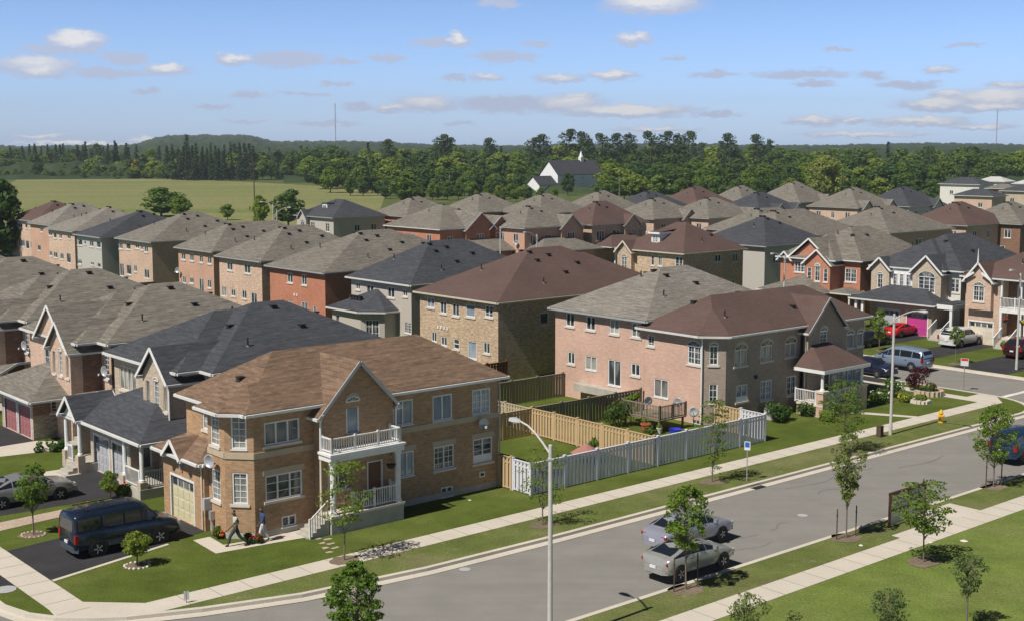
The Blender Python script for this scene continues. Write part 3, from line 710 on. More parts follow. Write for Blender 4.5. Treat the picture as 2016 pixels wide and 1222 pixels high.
h = row_house('brick_house', 'mottled blush brick house with grey roof, left of the red brick house', 71.4, 126.1, 135.9, 15, 9.95, 6.4, B_BLUSH, S_GREY, GREYTRIM,
    [(1365, 477, 1398, 530), (1468, 487, 1505, 548), (1332, 620, 1362, 685, 'm2-curt-nosill'), (1390, 637, 1415, 685), (1455, 642, 1483, 700), (1510, 657, 1545, 735, 'm2-nosill')], (), Z4)
h.close()
h = row_house('brick_house', 'salmon orange brick house with grey roof and four small upper windows', 73.6, 141.5, 150.8, 16, 9.6, 5.2, B_SALMON, S_GREY, GREYTRIM,
    [(1090, 420, 1115, 465), (1140, 422, 1165, 472), (1198, 434, 1220, 482), (1247, 442, 1272, 490), (1098, 558, 1118, 607), (1140, 567, 1165, 607), (1198, 572, 1225, 657, 'm2-nosill'), (1247, 580, 1270, 635)], (), Z4, rear=(4, 0, 2.7))
dish(h, (73.5, 150.4, 3.6), R(-70), .35); h.close()
h = row_house('brick_house', 'peach brick house with grey roof and dark tall window, beyond the salmon brick house', 74.8, 160.9, 171.4, 17, 10.0, 8.0, B_PEACH, S_GREY, GREYTRIM,
    [(706, 357, 728, 398), (757, 359, 785, 403, 'm1'), (813, 367, 836, 398), (845, 372, 862, 405), (868, 382, 890, 420), (710, 480, 735, 562, 'm2-nosill'), (760, 492, 790, 555, 'm1'), (805, 492, 823, 537), (868, 517, 897, 578, 'm2-nosill')], (), Z4)
h.close()
h = row_house('stucco_house', 'grey green stucco house with charcoal roof in the far left row', 73.4, 173.9, 182.5, 16, 9.9, 8.6, STUCCO_G, S_CHAR, GREYTRIM,
    [(435, 342, 447, 372, 'm1'), (468, 337, 495, 378, 'm1'), (505, 347, 517, 372, 'm1'), (538, 347, 562, 387), (580, 352, 605, 393, 'm1'), (435, 457, 455, 490), (468, 457, 490, 490, 'm1'), (545, 477, 565, 497), (585, 482, 605, 512, 'm1')], (), Z4)
h.close()
h = row_house('brick_house', 'pale beige brick house with grey roof between charcoal roof and narrow salmon house', 75.4, 188.4, 198.6, 15, 9.9, 8.6, B_BLUSH, S_GREYB, GREYTRIM,
    [(272, 292, 292, 318), (322, 302, 340, 335, 'm1'), (355, 307, 372, 338), (405, 317, 425, 340), (280, 407, 297, 440), (322, 415, 345, 453), (362, 422, 382, 462), (400, 422, 425, 485, 'm1-nosill')], (), Z4)
h.close()
h = row_house('brick_house', 'narrow salmon brick house mostly hidden behind its neighbours in the far left row', 78.6, 205.5, 214.8, 13, 9.8, 6, B_SALMON, S_GREYB, GREYTRIM, [(240, 270, 258, 298), (225, 372, 245, 410, 'm1-nosill')], (), Z4)
h.close()
h = row_house('brick_house', 'farthest house of the left row, small brown roof beside the dark trees', 80.8, 217.5, 230, 11, 9.7, 6, B_BLUSH, S_BROWN, GREYTRIM, [(107, 240, 135, 272), (150, 247, 165, 275, 'm1'), (180, 252, 195, 278, 'm1'), (110, 337, 122, 380, 'm1'), (125, 342, 148, 385, 'm2-nosill'), (155, 347, 175, 400, 'm1-nosill'), (183, 352, 195, 395, 'm1')], (), Z4)
h.close()
# ================================================================ street fronts on the left
def left_type(name, label, dv, wm, rm, trim, gar, lower=None, big=False, u=31.9, e=EAVE, du=0.0, front_low='garage', dishes=True, side=()):
    """front gable wing on the left, set back entrance part with its own hipped roof on the right; dv shifts it up the street"""
    h = House(name, label, u, 66.9 + dv); v = lambda x: x + dv
    # wing
    h.facade((u + .8, v(76.2)), (u + .8, v(70.4)), 0, e, wm, [(1.9, 4.35, 2.3, 1.5, 'm4-cream-curt') if not big else (3.4, 4.3, 1.5, 1.6, 'm2-g23')])
    gw = [(.62, 4.25, .5, 1.5, 'm1-cream-curt'), (1.75, 4.25, .62, 1.65, 'm1-g25-arch-curt'), (2.88, 4.25, .5, 1.5, 'm1-cream-curt')]
    g1 = gableU(h, v(67.0), v(70.4), u, u + 5.5, e - .35, .95, wm, .8, gw)
    ex = [g1]
    if big:
        h.gable_wall((u + .2, v(73.0)), (u + .2, v(68.4)), e, e + 2.2, wm); ex.append((rect(u - .05, u + 6, v(67.9), v(73.3)), (.9, None, .9, None), e - .3))
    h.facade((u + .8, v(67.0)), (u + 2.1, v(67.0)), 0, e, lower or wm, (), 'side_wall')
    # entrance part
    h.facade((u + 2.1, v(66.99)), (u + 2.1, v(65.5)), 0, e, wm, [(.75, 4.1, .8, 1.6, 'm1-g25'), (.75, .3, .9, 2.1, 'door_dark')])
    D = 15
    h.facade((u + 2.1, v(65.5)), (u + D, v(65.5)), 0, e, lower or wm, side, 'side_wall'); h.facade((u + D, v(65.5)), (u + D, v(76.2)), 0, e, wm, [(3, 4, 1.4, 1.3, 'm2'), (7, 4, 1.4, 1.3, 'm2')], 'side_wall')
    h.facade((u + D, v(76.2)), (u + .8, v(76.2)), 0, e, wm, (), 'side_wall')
    k = .52
    h.roof([(rect(u + .3, u + D + .4, v(66.6), v(76.6)), (k, k, k, k), e), (rect(u + 1.7, u + D + .4, v(65.1), v(76.6)), (k, k, k, k), e)] + ex, rm, trim,
           [(u + 5.2, v(69.5)), (u + 8.6, v(70.2)), (u + 9.4, v(68.2)), (u + 11.5, v(70))], [(u + 5.0, v(67.0)), (u + 7, v(72.5))])
    return h, v
DOM = None
# charcoal house next to the rust roofed corner house
h, v = left_type('front_gable_house', 'cream brick house with charcoal roof, tall front gable and white pillared porch', 0, B_BEIGE, S_CHAR, WHITE, 'garage_grey')
u = 30.2
h.facade((u, v(74.2)), (u, v(68.6)), 0, 3.0, B_BEIGE, [(1.6, .02, 2.1, 2.15, 'garage:garage_grey:1'), (4.2, .02, 2.1, 2.15, 'garage:garage_grey:1')]); h.facade((u, v(68.6)), (31.9, v(68.6)), 0, 3.0, B_BEIGE, [(.9, .9, .8, 1.3, 'm1')], 'side_wall')
h.facade((32.2, v(76.2)), (u, v(76.2)), 0, 3, B_BEIGE); h.facade((u + .9, v(76.2)), (u + .9, v(74.2)), 0, 3, B_BEIGE, [(1, .7, .9, 2.1, 'door_dark')]); h.facade((u + .9, v(74.2)), (u, v(74.2)), 0, 3, B_BEIGE)
mb, g = MB(), MB()
for r in ((rect(29.3, 33.5, v(65.3), v(76.4)), (.42, None, .42, .52), 3.1), (rect(28.9, 31.8, v(73.2), v(75.9)), (.95, None, .95, None), 3.15)): Roof(*r).add(mb, S_CHAR, WHITE, g)
ro = h.part('porch_roof', mb); h.part('gutter', g, ro)
b = MB(); b.face([(29.2, v(75.7), 3.2), (29.2, v(73.4), 3.2), (29.2, v(74.55), 4.25)], WHITE); h.part('portico_gable', b)
for x, y, z in ((29.6, v(65.8), .6), (31.6, v(65.8), .6), (29.6, v(68.0), .6), (29.3, v(75.6), .7), (29.3, v(73.6), .7)):
    b = MB(); b.box(x - .22, y - .22, 0, x + .22, y + .22, z + .35, B_BEIGE); b.lathe([(.16, 0), (.16, .1), (.12, .14), (.12, 2.0), (.16, 2.08), (.16, 3.05 - z - .35)], 12, WHITE, (x, y, z + .35)); h.part('porch_column', b)
b = MB(); b.box(29.35, v(65.55), 0, 33.9, v(68.35), .55, CONC); b.box(29.1, v(73.4), 0, u + .88, v(75.9), .5, CONC); h.part('porch_floor', b)
b = MB(); railing(b, (29.6, v(65.8)), (33.6, v(65.75)), .55, 1.5, WHITE); railing(b, (29.55, v(67.8)), (29.55, v(66.0)), .55, 1.5, WHITE); railing(b, (29.3, v(75.4)), (29.3, v(74.7)), .5, 1.4, WHITE); h.part('porch_railing', b)
b = MB()
for i in range(3): b.box(28.8 - .3 * i, v(73.5), 0, 29.1 - .3 * i, v(74.7), .5 - .16 * (i + 1) + .02, CONC)
h.part('porch_steps', b)
b = MB(); b.tube([(31.85, v(66.95), 6.1), (31.85, v(66.95), 3.4)], [.05] * 2, 8, WHITE); h.part('downspout', b)
h.close()
LEFT = [(14.2, 'front_gable_house', 'salmon tan brick house with grey roof, front gable and two rose pink garage doors', B_PEACH, B_BROWN, S_GREY, 'garage_rose', True),
        (28.4, 'front_gable_house', 'grey roofed salmon tan brick house at the left edge, next beyond the rose garage doors', B_PEACH, B_BROWN, S_GREY, 'garage_white', False),
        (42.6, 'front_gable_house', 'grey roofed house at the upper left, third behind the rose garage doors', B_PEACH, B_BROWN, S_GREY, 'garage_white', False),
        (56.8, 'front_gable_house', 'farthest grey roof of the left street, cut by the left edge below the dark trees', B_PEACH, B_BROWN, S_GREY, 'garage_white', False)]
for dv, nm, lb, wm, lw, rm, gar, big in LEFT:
    h, v = left_type(nm, lb, dv, wm, rm, WHITE, gar, lw, big)  # brown lw on the side walls is shade put into the brick colour
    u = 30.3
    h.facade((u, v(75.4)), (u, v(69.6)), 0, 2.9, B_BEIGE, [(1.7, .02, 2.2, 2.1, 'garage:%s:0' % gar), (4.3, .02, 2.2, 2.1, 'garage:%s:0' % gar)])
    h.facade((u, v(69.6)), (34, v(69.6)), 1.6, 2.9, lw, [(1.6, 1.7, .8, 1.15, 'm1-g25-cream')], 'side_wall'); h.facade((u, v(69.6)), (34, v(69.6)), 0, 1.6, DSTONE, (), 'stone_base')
    mb, g = MB(), MB()
    for r in ((rect(29.3, 33.6, v(67.3), v(76.4)), (.4, None, .4, .5), 2.95), (rect(31.6, 34.2, v(65.2), v(68.4)), (None, None, .2, .5), 2.9)): Roof(*r).add(mb, rm, WHITE, g)
    ro = h.part('garage_roof', mb); h.part('gutter', g, ro)
    if dv < 30: dish(h, (33.95, v(65.7), 4.7), R(-80), .36)
    b = MB(); b.box(31.9, v(65.45), 0, 33.9, v(66.9), .5, CONC); b.box(30.9, v(65.45), 0, 31.9, v(66.9), .25, CONC); h.part('porch_steps', b)
    b = MB(); b.tube([(32.4, v(66.0), .5), (32.4, v(66.0), 3.0)], [.09] * 2, 8, WHITE); h.part('porch_column', b)
    h.close()

# ================================================================ across the second street
Z3 = (1650, 470, 4.213)
h = row_house('dormer_house', 'speckled tan brick house with tall chocolate roof, white dormer and arched gable window', 114.6, 103.0, 113.6, 11, 10.2, 6.8, B_TAN, S_BROWN, CREAM,
    [(293, 222, 317, 300, 'm1'), (343, 227, 372, 303), (468, 232, 522, 318, 'm2-g13')], [(748, 220, 792, 275), (870, 207, 912, 272), (730, 402, 760, 455), (845, 397, 890, 440)], ZE, vents=0)
va, vb = 110.9, 113.3
g1 = gableU(h, va, vb, 113.95, 118, EAVE - .1, .95, B_TAN, .65, [(1.2, 4.1, .95, 1.5, 'm2-g23-arch')])
h.roof([g1], S_BROWN, CREAM, name='gable_roof')
d = MB(); d.box(115.9, 108.0, 7.2, 119.5, 109.4, 8.5, WHITE); dd = MB(); dd.face([(115.6, 107.8, 8.75), (115.6, 109.6, 8.75), (119.4, 109.6, 9.1), (119.4, 107.8, 9.1)][::-1], S_BROWN); dd.box(115.55, 107.75, 8.5, 119.4, 109.65, 8.72, WHITE)
o = h.part('dormer', d); h.part('dormer_roof', dd, o); h.add_window((115.8, 108.7, 7.45), R(-90), .9, .85, 'm2-g13-nosill').parent = h.root
h.close()

def street_type(label, dv, u, wm, rm, trim, k=.6):
    pass
# red orange brick house
h = House('front_gable_house', 'orange red brick house with grey roof, two nested front gables and tall arched window', 120.5, 83.4)
u = 120.4
h.facade((u, 93.2), (u, 89.4), 0, EAVE, B_RED, [winU(u, 93.2, (1310, 264, 1400, 350, 'm4-g14')[:4], 'm4-g14', ZE)])
g1 = gableU(h, 85.9, 89.3, u - .6, u + 6, EAVE - .3, .85, B_RED, .6, [(.6, 4.1, .6, 1.5, 'm1-g13'), (1.7, 4.1, .75, 1.7, 'm1-g23-arch'), (2.8, 4.1, .6, 1.5, 'm1-g13')])
h.gable_wall((u, 91.6), (u, 86.4), EAVE, EAVE + 2.1, B_RED)
g2 = (rect(u - .35, u + 6, 86.0, 92.2), (.8, None, .8, None), EAVE - .2); g3 = gableU(h, 91.7, 93.2, u - .1, u + 4, EAVE - .1, .95, B_RED)
h.facade((u, 85.9), (u + 1.5, 85.9), 0, EAVE, B_RED, (), 'side_wall'); h.facade((u + 1.5, 85.9), (u + 1.5, 83.4), 0, EAVE, B_RED, [(1.25, 4.1, 1.5, 1.5, 'm2-g23')])
h.facade((u + 1.5, 83.4), (u + 15, 83.4), 0, EAVE, B_RED, (), 'side_wall'); h.facade((u + 15, 83.4), (u + 15, 93.2), 0, EAVE, B_RED); h.facade((u + 15, 93.2), (u, 93.2), 0, EAVE, B_RED)
h.roof([(rect(u - .4, u + 15.4, 85.5, 93.6), (.62,) * 4, EAVE), (rect(u + 1.1, u + 15.4, 83.0, 93.6), (.62,) * 4, EAVE), g1, g2, g3], S_GREY, WHITE, [(u + 5, 87), (u + 7.5, 86.8), (u + 7, 88.5)], [(u + 5, 89)])
h.facade((u - 3.2, 93), (u - 3.2, 87), 0, 3, B_RED, [(1.6, .02, 2.3, 2.1, 'garage:garage_white:0'), (4.4, .02, 2.3, 2.1, 'garage:garage_white:0')]); h.facade((u - 3.2, 87), (u, 87), 0, 3, B_RED, (), 'side_wall')
mb, g = MB(), MB()
for r in ((rect(u - 4, u + .4, 85.7, 93.4), (.42, None, .42, .45), 3.0), (rect(u - .9, u + 2, 83, 86.2), (.3, None, .3, .5), 3.0)): Roof(*r).add(mb, S_GREY, WHITE, g)
ro = h.part('garage_roof', mb); h.part('gutter', g, ro); b = MB(); b.tube([(u - .6, 83.3, 0), (u - .6, 83.3, 3)], [.1] * 2, 8, WHITE); h.part('porch_column', b)
h.close()

# charcoal house with the magenta garage door
h = House('front_gable_house', 'beige house with charcoal roof, white bay window and bright magenta garage door', 118.8, 70.0)
u = 118.9; ef = EAVE
g1 = gableU(h, 77.4, 79.6, u - .56, u + 5, ef - .1, .95, B_BEIGE, .6, [(1.1, 4.2, .7, 1.5, 'm1-g23-arch')])
h.facade((u, 79.6), (u, 77.3), 0, 3.2, B_BEIGE)
b = MB(); b.box(u - .3, 74.75, 3.4, u + .05, 77.35, 6.4, WHITE); h.part('bay', b)
for i in range(3): h.add_window((u - .42, 76.8 - i * .78, 4.4), R(-90), .52, 1.5, 'm1-g24-nosill')
g2 = gableU(h, 71.3, 74.6, u - .6, u + 6, ef - .1, .95, B_BEIGE, .6, [(1.65, 4.2, 1.95, 1.6, 'm3-g14-arch')])
h.facade((u, 77.3), (u, 74.6), 0, ef, B_BEIGE); h.facade((u, 71.3), (u + .8, 71.3), 0, ef, B_BEIGE, (), 'side_wall'); h.facade((u + .8, 71.3), (u + .8, 69.9), 0, ef, SIDING, [(.75, 4.3, .95, 1.4, 'm2-g13')])
h.facade((u + .8, 69.9), (u + 15, 69.9), 0, ef, B_BEIGE, (), 'side_wall'); h.facade((u + 15, 69.9), (u + 15, 79.6), 0, ef, B_BEIGE); h.facade((u + 15, 79.6), (u, 79.6), 0, ef, B_BEIGE)
k = .62
h.roof([(rect(u - .4, u + 15.4, 71.0, 80.0), (k,) * 4, ef), (rect(u + .4, u + 15.4, 69.5, 80.0), (k,) * 4, ef), g1, g2], S_CHAR, WHITE, [(u + 4.5, 74), (u + 6, 76), (u + 6.4, 72)], [(u + 3, 77)])
ug = 116.3
gl = [winU(ug, 77.4, (372, 605, 522, 725), 'garage:garage_grey:1', Z3), winU(ug, 77.4, (592, 635, 740, 795), 'garage:garage_magenta:1', Z3)]
h.facade((ug, 77.4), (ug, 71.0), 0, 3.2, B_BEIGE, [(1.45, .02, 2.35, 2.3, 'garage:garage_grey:1'), (4.75, .02, 2.35, 2.3, 'garage:garage_magenta:1')]); h.facade((ug, 71.0), (u, 71.0), 0, 3.2, B_BEIGE, (), 'side_wall'); h.facade((u, 77.4), (ug, 77.4), 0, 3.2, B_BEIGE, (), 'side_wall')
mb, g = MB(), MB(); Roof(rect(115.4, u + .3, 70.3, 80.3), (.45, None, .45, .42), 3.25).add(mb, S_CHAR, WHITE, g)
ro = h.part('garage_roof', mb); h.part('gutter', g, ro)
b = MB(); b.box(115.9, 68.5, 3.0, 119.6, 70.25, 3.45, WHITE); b.box(115.95, 68.55, 3.45, 119.6, 70.2, 3.55, S_CHAR); h.part('porch_roof', b)
for x, y in ((116.1, 68.7), (115.8, 79.6), (115.8, 78.8)):
    b = MB(); b.box(x - .14, y - .14, 0, x + .14, y + .14, 3.1, WHITE); b.box(x - .22, y - .22, 0, x + .22, y + .22, .9, WHITE); h.part('porch_column', b)
b = MB(); b.box(115.9, 68.4, 0, 119.7, 70.4, .9, CONC); h.part('porch_floor', b)
b = MB()
for i in range(5): b.box(114.4 + .3 * i, 68.9, 0, 114.7 + .3 * i, 70.2, .17 * (i + 1), CONC)
h.part('porch_steps', b)
b = MB()
for y in (68.85, 70.25):
    b.beam((114.4, y, 1.05), (116, y, 1.9), .08, .07, WHITE)
    for i in range(8): x = 114.45 + 1.5 * i / 7; b.box(x - .025, y - .025, .15 + .75 * i / 7, x + .025, y + .025, 1.05 + .8 * i / 7, WHITE)
h.part('step_railing', b)
h.close()

# brown house with the white balcony at the right edge
h = House('balcony_house', 'tan brick house with chocolate roof, white finial gable and white double balcony', 116.0, 58.0)
u = 116.0
h.facade((u, 67.2), (u, 63.6), 0, EAVE, B_PEACH, [(1.75, .05, 2.5, 2.1, 'garage:garage_beige:1')])
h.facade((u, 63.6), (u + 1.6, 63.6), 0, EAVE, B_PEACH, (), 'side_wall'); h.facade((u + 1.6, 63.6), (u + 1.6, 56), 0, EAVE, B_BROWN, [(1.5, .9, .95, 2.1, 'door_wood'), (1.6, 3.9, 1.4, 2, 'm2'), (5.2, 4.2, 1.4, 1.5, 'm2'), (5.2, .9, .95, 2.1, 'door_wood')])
h.facade((u + 1.6, 56), (u + 14, 56), 0, EAVE, B_PEACH); h.facade((u + 14, 56), (u + 14, 67.2), 0, EAVE, B_PEACH); h.facade((u + 14, 67.2), (u, 67.2), 0, EAVE, B_PEACH, (), 'side_wall')
g1 = gableU(h, 64.2, 66.8, u - .56, u + 4, EAVE - .1, 1.2, B_PEACH, .56, [(1.3, 4.2, 1.15, 1.5, 'm2-g23-arch')], 3.4)
h.roof([(rect(u - .4, u + 14.4, 55.6, 67.6), (.55,) * 4, EAVE), g1], S_BROWN, WHITE, [(u + 5, 62)], [(u + 2, 62.5)])
b = MB(); b.cyl((u - .9, 65.5, 7.9), (u - .9, 65.5, 9.3), .09, .02, 8, WHITE); b.beam((u - .9, 66.9, 6.35), (u - .9, 65.9, 7.0), .06, .2, WHITE); b.beam((u - .9, 64.1, 6.35), (u - .9, 65.1, 7.0), .06, .2, WHITE); h.part('gable_finial', b)
b = MB(); b.box(u - .1, 56, 3.3, u + 1.58, 63.55, 3.7, WHITE); h.part('balcony_slab', b)
b = MB(); railing(b, (u, 63.5), (u, 56.2), 3.7, 4.7, WHITE); h.part('balcony_railing', b)
for y in (63.4, 61.4, 60.9, 58.5):
    b = MB(); b.box(u - .12, y - .12, .8, u + .12, y + .12, 3.3, WHITE); b.box(u - .1, y - .1, 4.75, u + .1, y + .1, EAVE - .1, WHITE); h.part('balcony_post', b)
b = MB(); b.box(u - .2, 56, 0, u + 1.58, 63.5, .8, B_PEACH); b.box(u - .26, 56, .8, u + 1.59, 63.52, .92, SILL); h.part('porch_floor', b)
for yy in (62.4, 59.4):
    b = MB()
    for i in range(5): b.box(u - 1.7 + .3 * i, yy - .7, 0, u - 1.4 + .3 * i, yy + .7, .16 * (i + 1), CONC)
    h.part('porch_steps', b)
    b = MB()
    for y in (yy - .75, yy + .75):
        b.beam((u - 1.7, y, 1.0), (u - .2, y, 1.85), .08, .07, WHITE)
        for i in range(8): x = u - 1.65 + 1.4 * i / 7; b.box(x - .025, y - .025, .15 + .7 * i / 7, x + .025, y + .025, 1.0 + .8 * i / 7, WHITE)
    h.part('step_railing', b)
h.close()
for y, c in ((62.9, 'red'), (61.15, 'yellow'), (59, 'yellow')):
    m = paint('petals_' + c, (.5, .03, .03) if c == 'red' else (.6, .45, .03), .8)
    bk = thing('hanging_basket', {62.9: 'red flower basket hanging under the white balcony', 61.15: 'yellow flower basket hanging by the twin white posts', 59: 'yellow flower basket right of the twin white posts'}[y], 'flower basket', W(u - .1, y, 2.6), A0, 'hanging baskets under the balcony')
    b = MB(); b.lathe([(.05, -.25), (.2, -.1), (.24, 0)], 10, DARK); b.beam((0, 0, 0), (0, 0, .7), .02, .02, DARK); b.build('basket', bk)
    b = MB()
    for i in range(50):
        a, r = random.uniform(0, 6.28), random.uniform(0, .3); b.box(r * math.cos(a) - .04, r * math.sin(a) - .04, random.uniform(-.1, .12), r * math.cos(a) + .04, r * math.sin(a) + .04, random.uniform(.13, .2), m if random.random() < .6 else DOORS['door_green'])
    b.build('flowers', bk)

# ================================================================ the cross street and everything beyond
GW = lambda L, st='m2': [(L * .2, 4.2, 1.2, 1.4, st), (L * .5, 4.2, .9, 1.4, st), (L * .8, 4.2, 1.2, 1.4, st), (L * .25, 1.3, 1.5, 1.4, st), (L * .7, 1.3, 1.5, 1.6, st)]
def back_house(name, label, u0, v0, wv, D, top, run, wm, rm, lit=None, side=None, gables=(), ridge_v=None, rear=None, e=EAVE, vents=4, group=None, Ws=True, smalln=0, trim=None):
    h = House(name, label, u0, v0, group=group); v1 = v0 + wv; trim = trim or GREYTRIM
    h.facade((u0, v1), (u0, v0), 0, e, wm, GW(wv) if lit is None else lit)
    h.facade((u0, v0), (u0 + D, v0), 0, e, wm, GW(D) if side is None else side, 'side_wall')
    h.facade((u0 + D, v0), (u0 + D, v1), 0, e, wm, (), 'side_wall'); h.facade((u0 + D, v1), (u0, v1), 0, e, wm, (), 'side_wall')
    a, b, c, d = u0 - OH, u0 + D + OH, v0 - OH, v1 + OH; rv = ridge_v or (c + d) / 2; k = top - e
    specs = [(rect(a, b, c, d), (k / (rv - c), k / run, k / (d - rv), k / run), e)]
    for g in gables:
        if g[0] == 'V': specs.append(gableV(h, u0 + g[1], u0 + g[2], v0 - .6, v0 + (d - c) * .45, e - .1, g[3], wm, .6, [((g[2] - g[1]) / 2, 4.0, 1.5, 1.6, 'm3')], 0, 'side_wall'))
        else: specs.append(gableU(h, v0 + g[1], v0 + g[2], u0 - .6, u0 + run * .9, e - .1, g[3], wm, .6, [((g[2] - g[1]) / 2, 4.0, 1.2, 1.5, 'm2-arch')]))
    if rear: specs.append(rear)
    vs = [(a + run * .95, rv + .55 * (i - (vents - 1) / 2)) for i in range(vents)] + [(a + run + 1, c + (rv - c) * .7)]
    h.roof(specs, rm, trim, vs, [(a + run * .6, rv - .6)])
    return h
h = back_house('dormer_house', 'pale stucco house with charcoal roof and white dormer standing alone at the field edge', 124.5, 194.3, 12.4, 11, 10.2, 7.5, STUCCO, S_CHAR, [(5.5, 4.0, 1.4, 1.5, 'm2-g13'), (10.4, 4.0, 1.3, 1.5, 'm2-g13'), (1.6, 4.0, .9, 1.4, 'm1')], [(5, 4, 1.2, 1.2, 'm2'), (8.6, 4, 1.2, 1.2, 'm2')], [('U', 8.2, 10.6, 1.0)], vents=3)
b = MB(); b.box(127, 200.2, 7.4, 130, 201.8, 8.7, WHITE); b.box(126.9, 200.1, 8.7, 130.4, 201.9, 8.9, S_CHAR); h.part('dormer', b); h.add_window((126.89, 201, 7.6), R(-90), 1.0, .9, 'm2-nosill'); h.close()
h = back_house('brick_house', 'red brick house with grey roof, white portico gable and two dark front gables', 119.5, 156.8, 14.0, 14, 10.0, 8, B_RED, S_GREY, None, [(2.0, 4.0, 1.0, 1.4, 'm2')], [('V', 4.6, 10.4, .85), ('V', 9.4, 13.6, .85)], ridge_v=166, trim=WHITE)
b = MB(); b.box(118.2, 163, 3.2, 119.5, 165.4, 3.6, WHITE); b.face([(118.2, 165.6, 3.6), (118.2, 162.8, 3.6), (118.2, 164.2, 5.4)], WHITE); b.face([(118.2, 164.2, 5.4), (118.2, 162.8, 3.6), (120, 162.8, 3.6), (120, 164.2, 5.4)], S_GREY); b.face([(118.2, 165.6, 3.6), (118.2, 164.2, 5.4), (120, 164.2, 5.4), (120, 165.6, 3.6)], S_GREY); h.part('portico', b)
mb, g = MB(), MB(); Roof(rect(121, 134, 152.6, 157), (.45, .45, None, .45), 3.1).add(mb, S_GREY, WHITE, g); ro = h.part('porch_roof', mb); h.part('gutter', g, ro)
h.facade((121.8, 153.6), (133, 153.6), 0, 3.0, B_RED, [(3, .02, 2.4, 2.1, 'garage:garage_white:0'), (6.4, .02, 2.4, 2.1, 'garage:garage_white:0')], 'side_wall'); h.close()
h = back_house('brick_house', 'salmon brick house with grey roof and satellite dish, right of the red brick one', 131, 150.4, 10.5, 12.5, 9.6, 6, B_SALMON, S_GREY, None, [(2, 4, 1.6, 1.4, 'm3'), (5, 4, 1.2, 1.4, 'm2')], [('V', 7.2, 11.4, .9)])
mb, g = MB(), MB(); Roof(rect(131, 144, 146.3, 150.5), (.45, .45, None, .45), 3.1).add(mb, S_GREY, WHITE, g); ro = h.part('porch_roof', mb); h.part('gutter', g, ro)
h.facade((131.8, 147.3), (143, 147.3), 0, 3.0, B_SALMON, [(3, .02, 2.4, 2.1, 'garage:garage_white:0')], 'side_wall'); dish(h, (130.95, 152, 4.2), R(-80), .4); h.close()
h = back_house('brick_house', 'yellow brick house with broad chocolate roof and row of front windows beyond the cross street', 145.0, 150.0, 8.5, 12.5, 10.0, 5.5, B_TAN, S_BROWN, [(6, 4, 1.2, 1.5, 'm2')], [(2, 3.9, 1.8, 1.6, 'm3'), (5.6, 3.9, 1.6, 1.6, 'm2'), (10.4, 3.9, 2.0, 1.6, 'm3')], [('V', 7.0, 10.4, .9)])
mb, g = MB(), MB(); Roof(rect(145.5, 157, 146, 150.1), (.45, .45, None, .45), 3.1).add(mb, S_BROWN, WHITE, g); ro = h.part('porch_roof', mb); h.part('gutter', g, ro)
for x in (147, 152): b = MB(); b.box(x, 146.6, 0, x + .25, 146.85, 3, WHITE); h.part('porch_column', b)
h.close()
def px_house(name, label, ax, bx, ay, top, wv, D, wm, rm, e=EAVE, gab=(), g=None, dist=None, run=None):
    """house placed by the ends of its ridge, seen against what lies behind"""
    (ua, va), (ub, vb) = at(ax, ay, top), at(bx, ay, top)
    u, v = (ua + ub) / 2, (va + vb) / 2
    h = back_house(name, label, u - D * .42, v - wv / 2, wv, D, top, run or min(6.5, D * .45), wm, rm, None, None, gab, e=e, group=g, vents=4)
    h.close(); return h
G = 'far roofs of the estate'
FAR = [  # label, ridge in the photograph (left, right, y), ridge height, width, depth, wall, roof, gables
    ('grey hipped roof right of the lone charcoal house at the field edge', 782, 838, 388.7, 9.7, 11, 12, B_RED, S_GREY, ()),
    ('grey hipped roof with a row of vents, below the small white barn', 921, 966, 381, 9.9, 12, 12, B_BROWN, S_GREY, ()),
    ('wide grey hipped roof in front of the white church annex', 1036, 1095, 382.5, 9.9, 12, 13, B_BROWN, S_GREY, ()),
    ('grey hipped roof directly in front of the white church', 1158, 1197, 376.5, 10.2, 12, 12, B_RED, S_GREY, ()),
    ('low charcoal roof with cream wall, right of the church', 1244, 1301, 376.5, 9.9, 11, 13, SIDING, S_CHAR, ()),
    ('chocolate hipped roof standing against the woods', 1340, 1387, 367.6, 10.6, 13, 13, B_BROWN, S_BROWN, ()),
    ('small grey roof against the woods, right of the chocolate one', 1438, 1468, 366, 10.4, 11, 11, B_SALMON, S_GREY, ()),
    ('large grey roof rising highest against the woods, with a front gable', 1545, 1572, 358, 11.0, 13, 13, B_PEACH, S_GREY, (('V', 7.5, 11.5, .9),)),
    ('charcoal roof with two dark gables in the far estate', 1472, 1506, 379.5, 10.0, 11, 14, SIDING, S_CHAR, (('V', 4, 7.5, .9), ('V', 9.5, 13, .9))),
    ('grey roof with dark gable behind the tall chocolate roof', 1265, 1304, 391, 9.8, 11, 13, B_PEACH, S_GREY, (('V', 7, 10.5, .9),)),
    ('grey roof with peach wall, right behind the tall chocolate roof', 1370, 1414, 390, 9.8, 11, 14, B_PEACH, S_GREY, (('V', 9.5, 13.2, .9),)),
    ('grey roof below the pale green willow, with two gables', 1659, 1689, 370, 10.4, 12, 14, B_PEACH, S_GREY, (('V', 1, 4.5, .9), ('V', 9.5, 13, .9))),
    ('charcoal roof right of the willow with a brick wall pier', 1755, 1790, 368, 10.4, 12, 14, STUCCO_G, S_CHAR, (('V', 8.5, 12, .9),)),
    ('broad chocolate roof at the far right with cream wall and dishes', 1863, 1899, 398.5, 9.9, 11, 14, B_PEACH, S_BROWN, ()),
    ('grey roof cut by the right edge beside the chocolate one', 1962, 2003, 398, 9.8, 11, 13, B_BROWN, S_GREY, ()),
]
for lb, a, b, y, top, wv, D, wm, rm, gb in FAR: px_house('hipped_house', lb, a, b, y, top, wv, D, wm, rm, gab=gb)
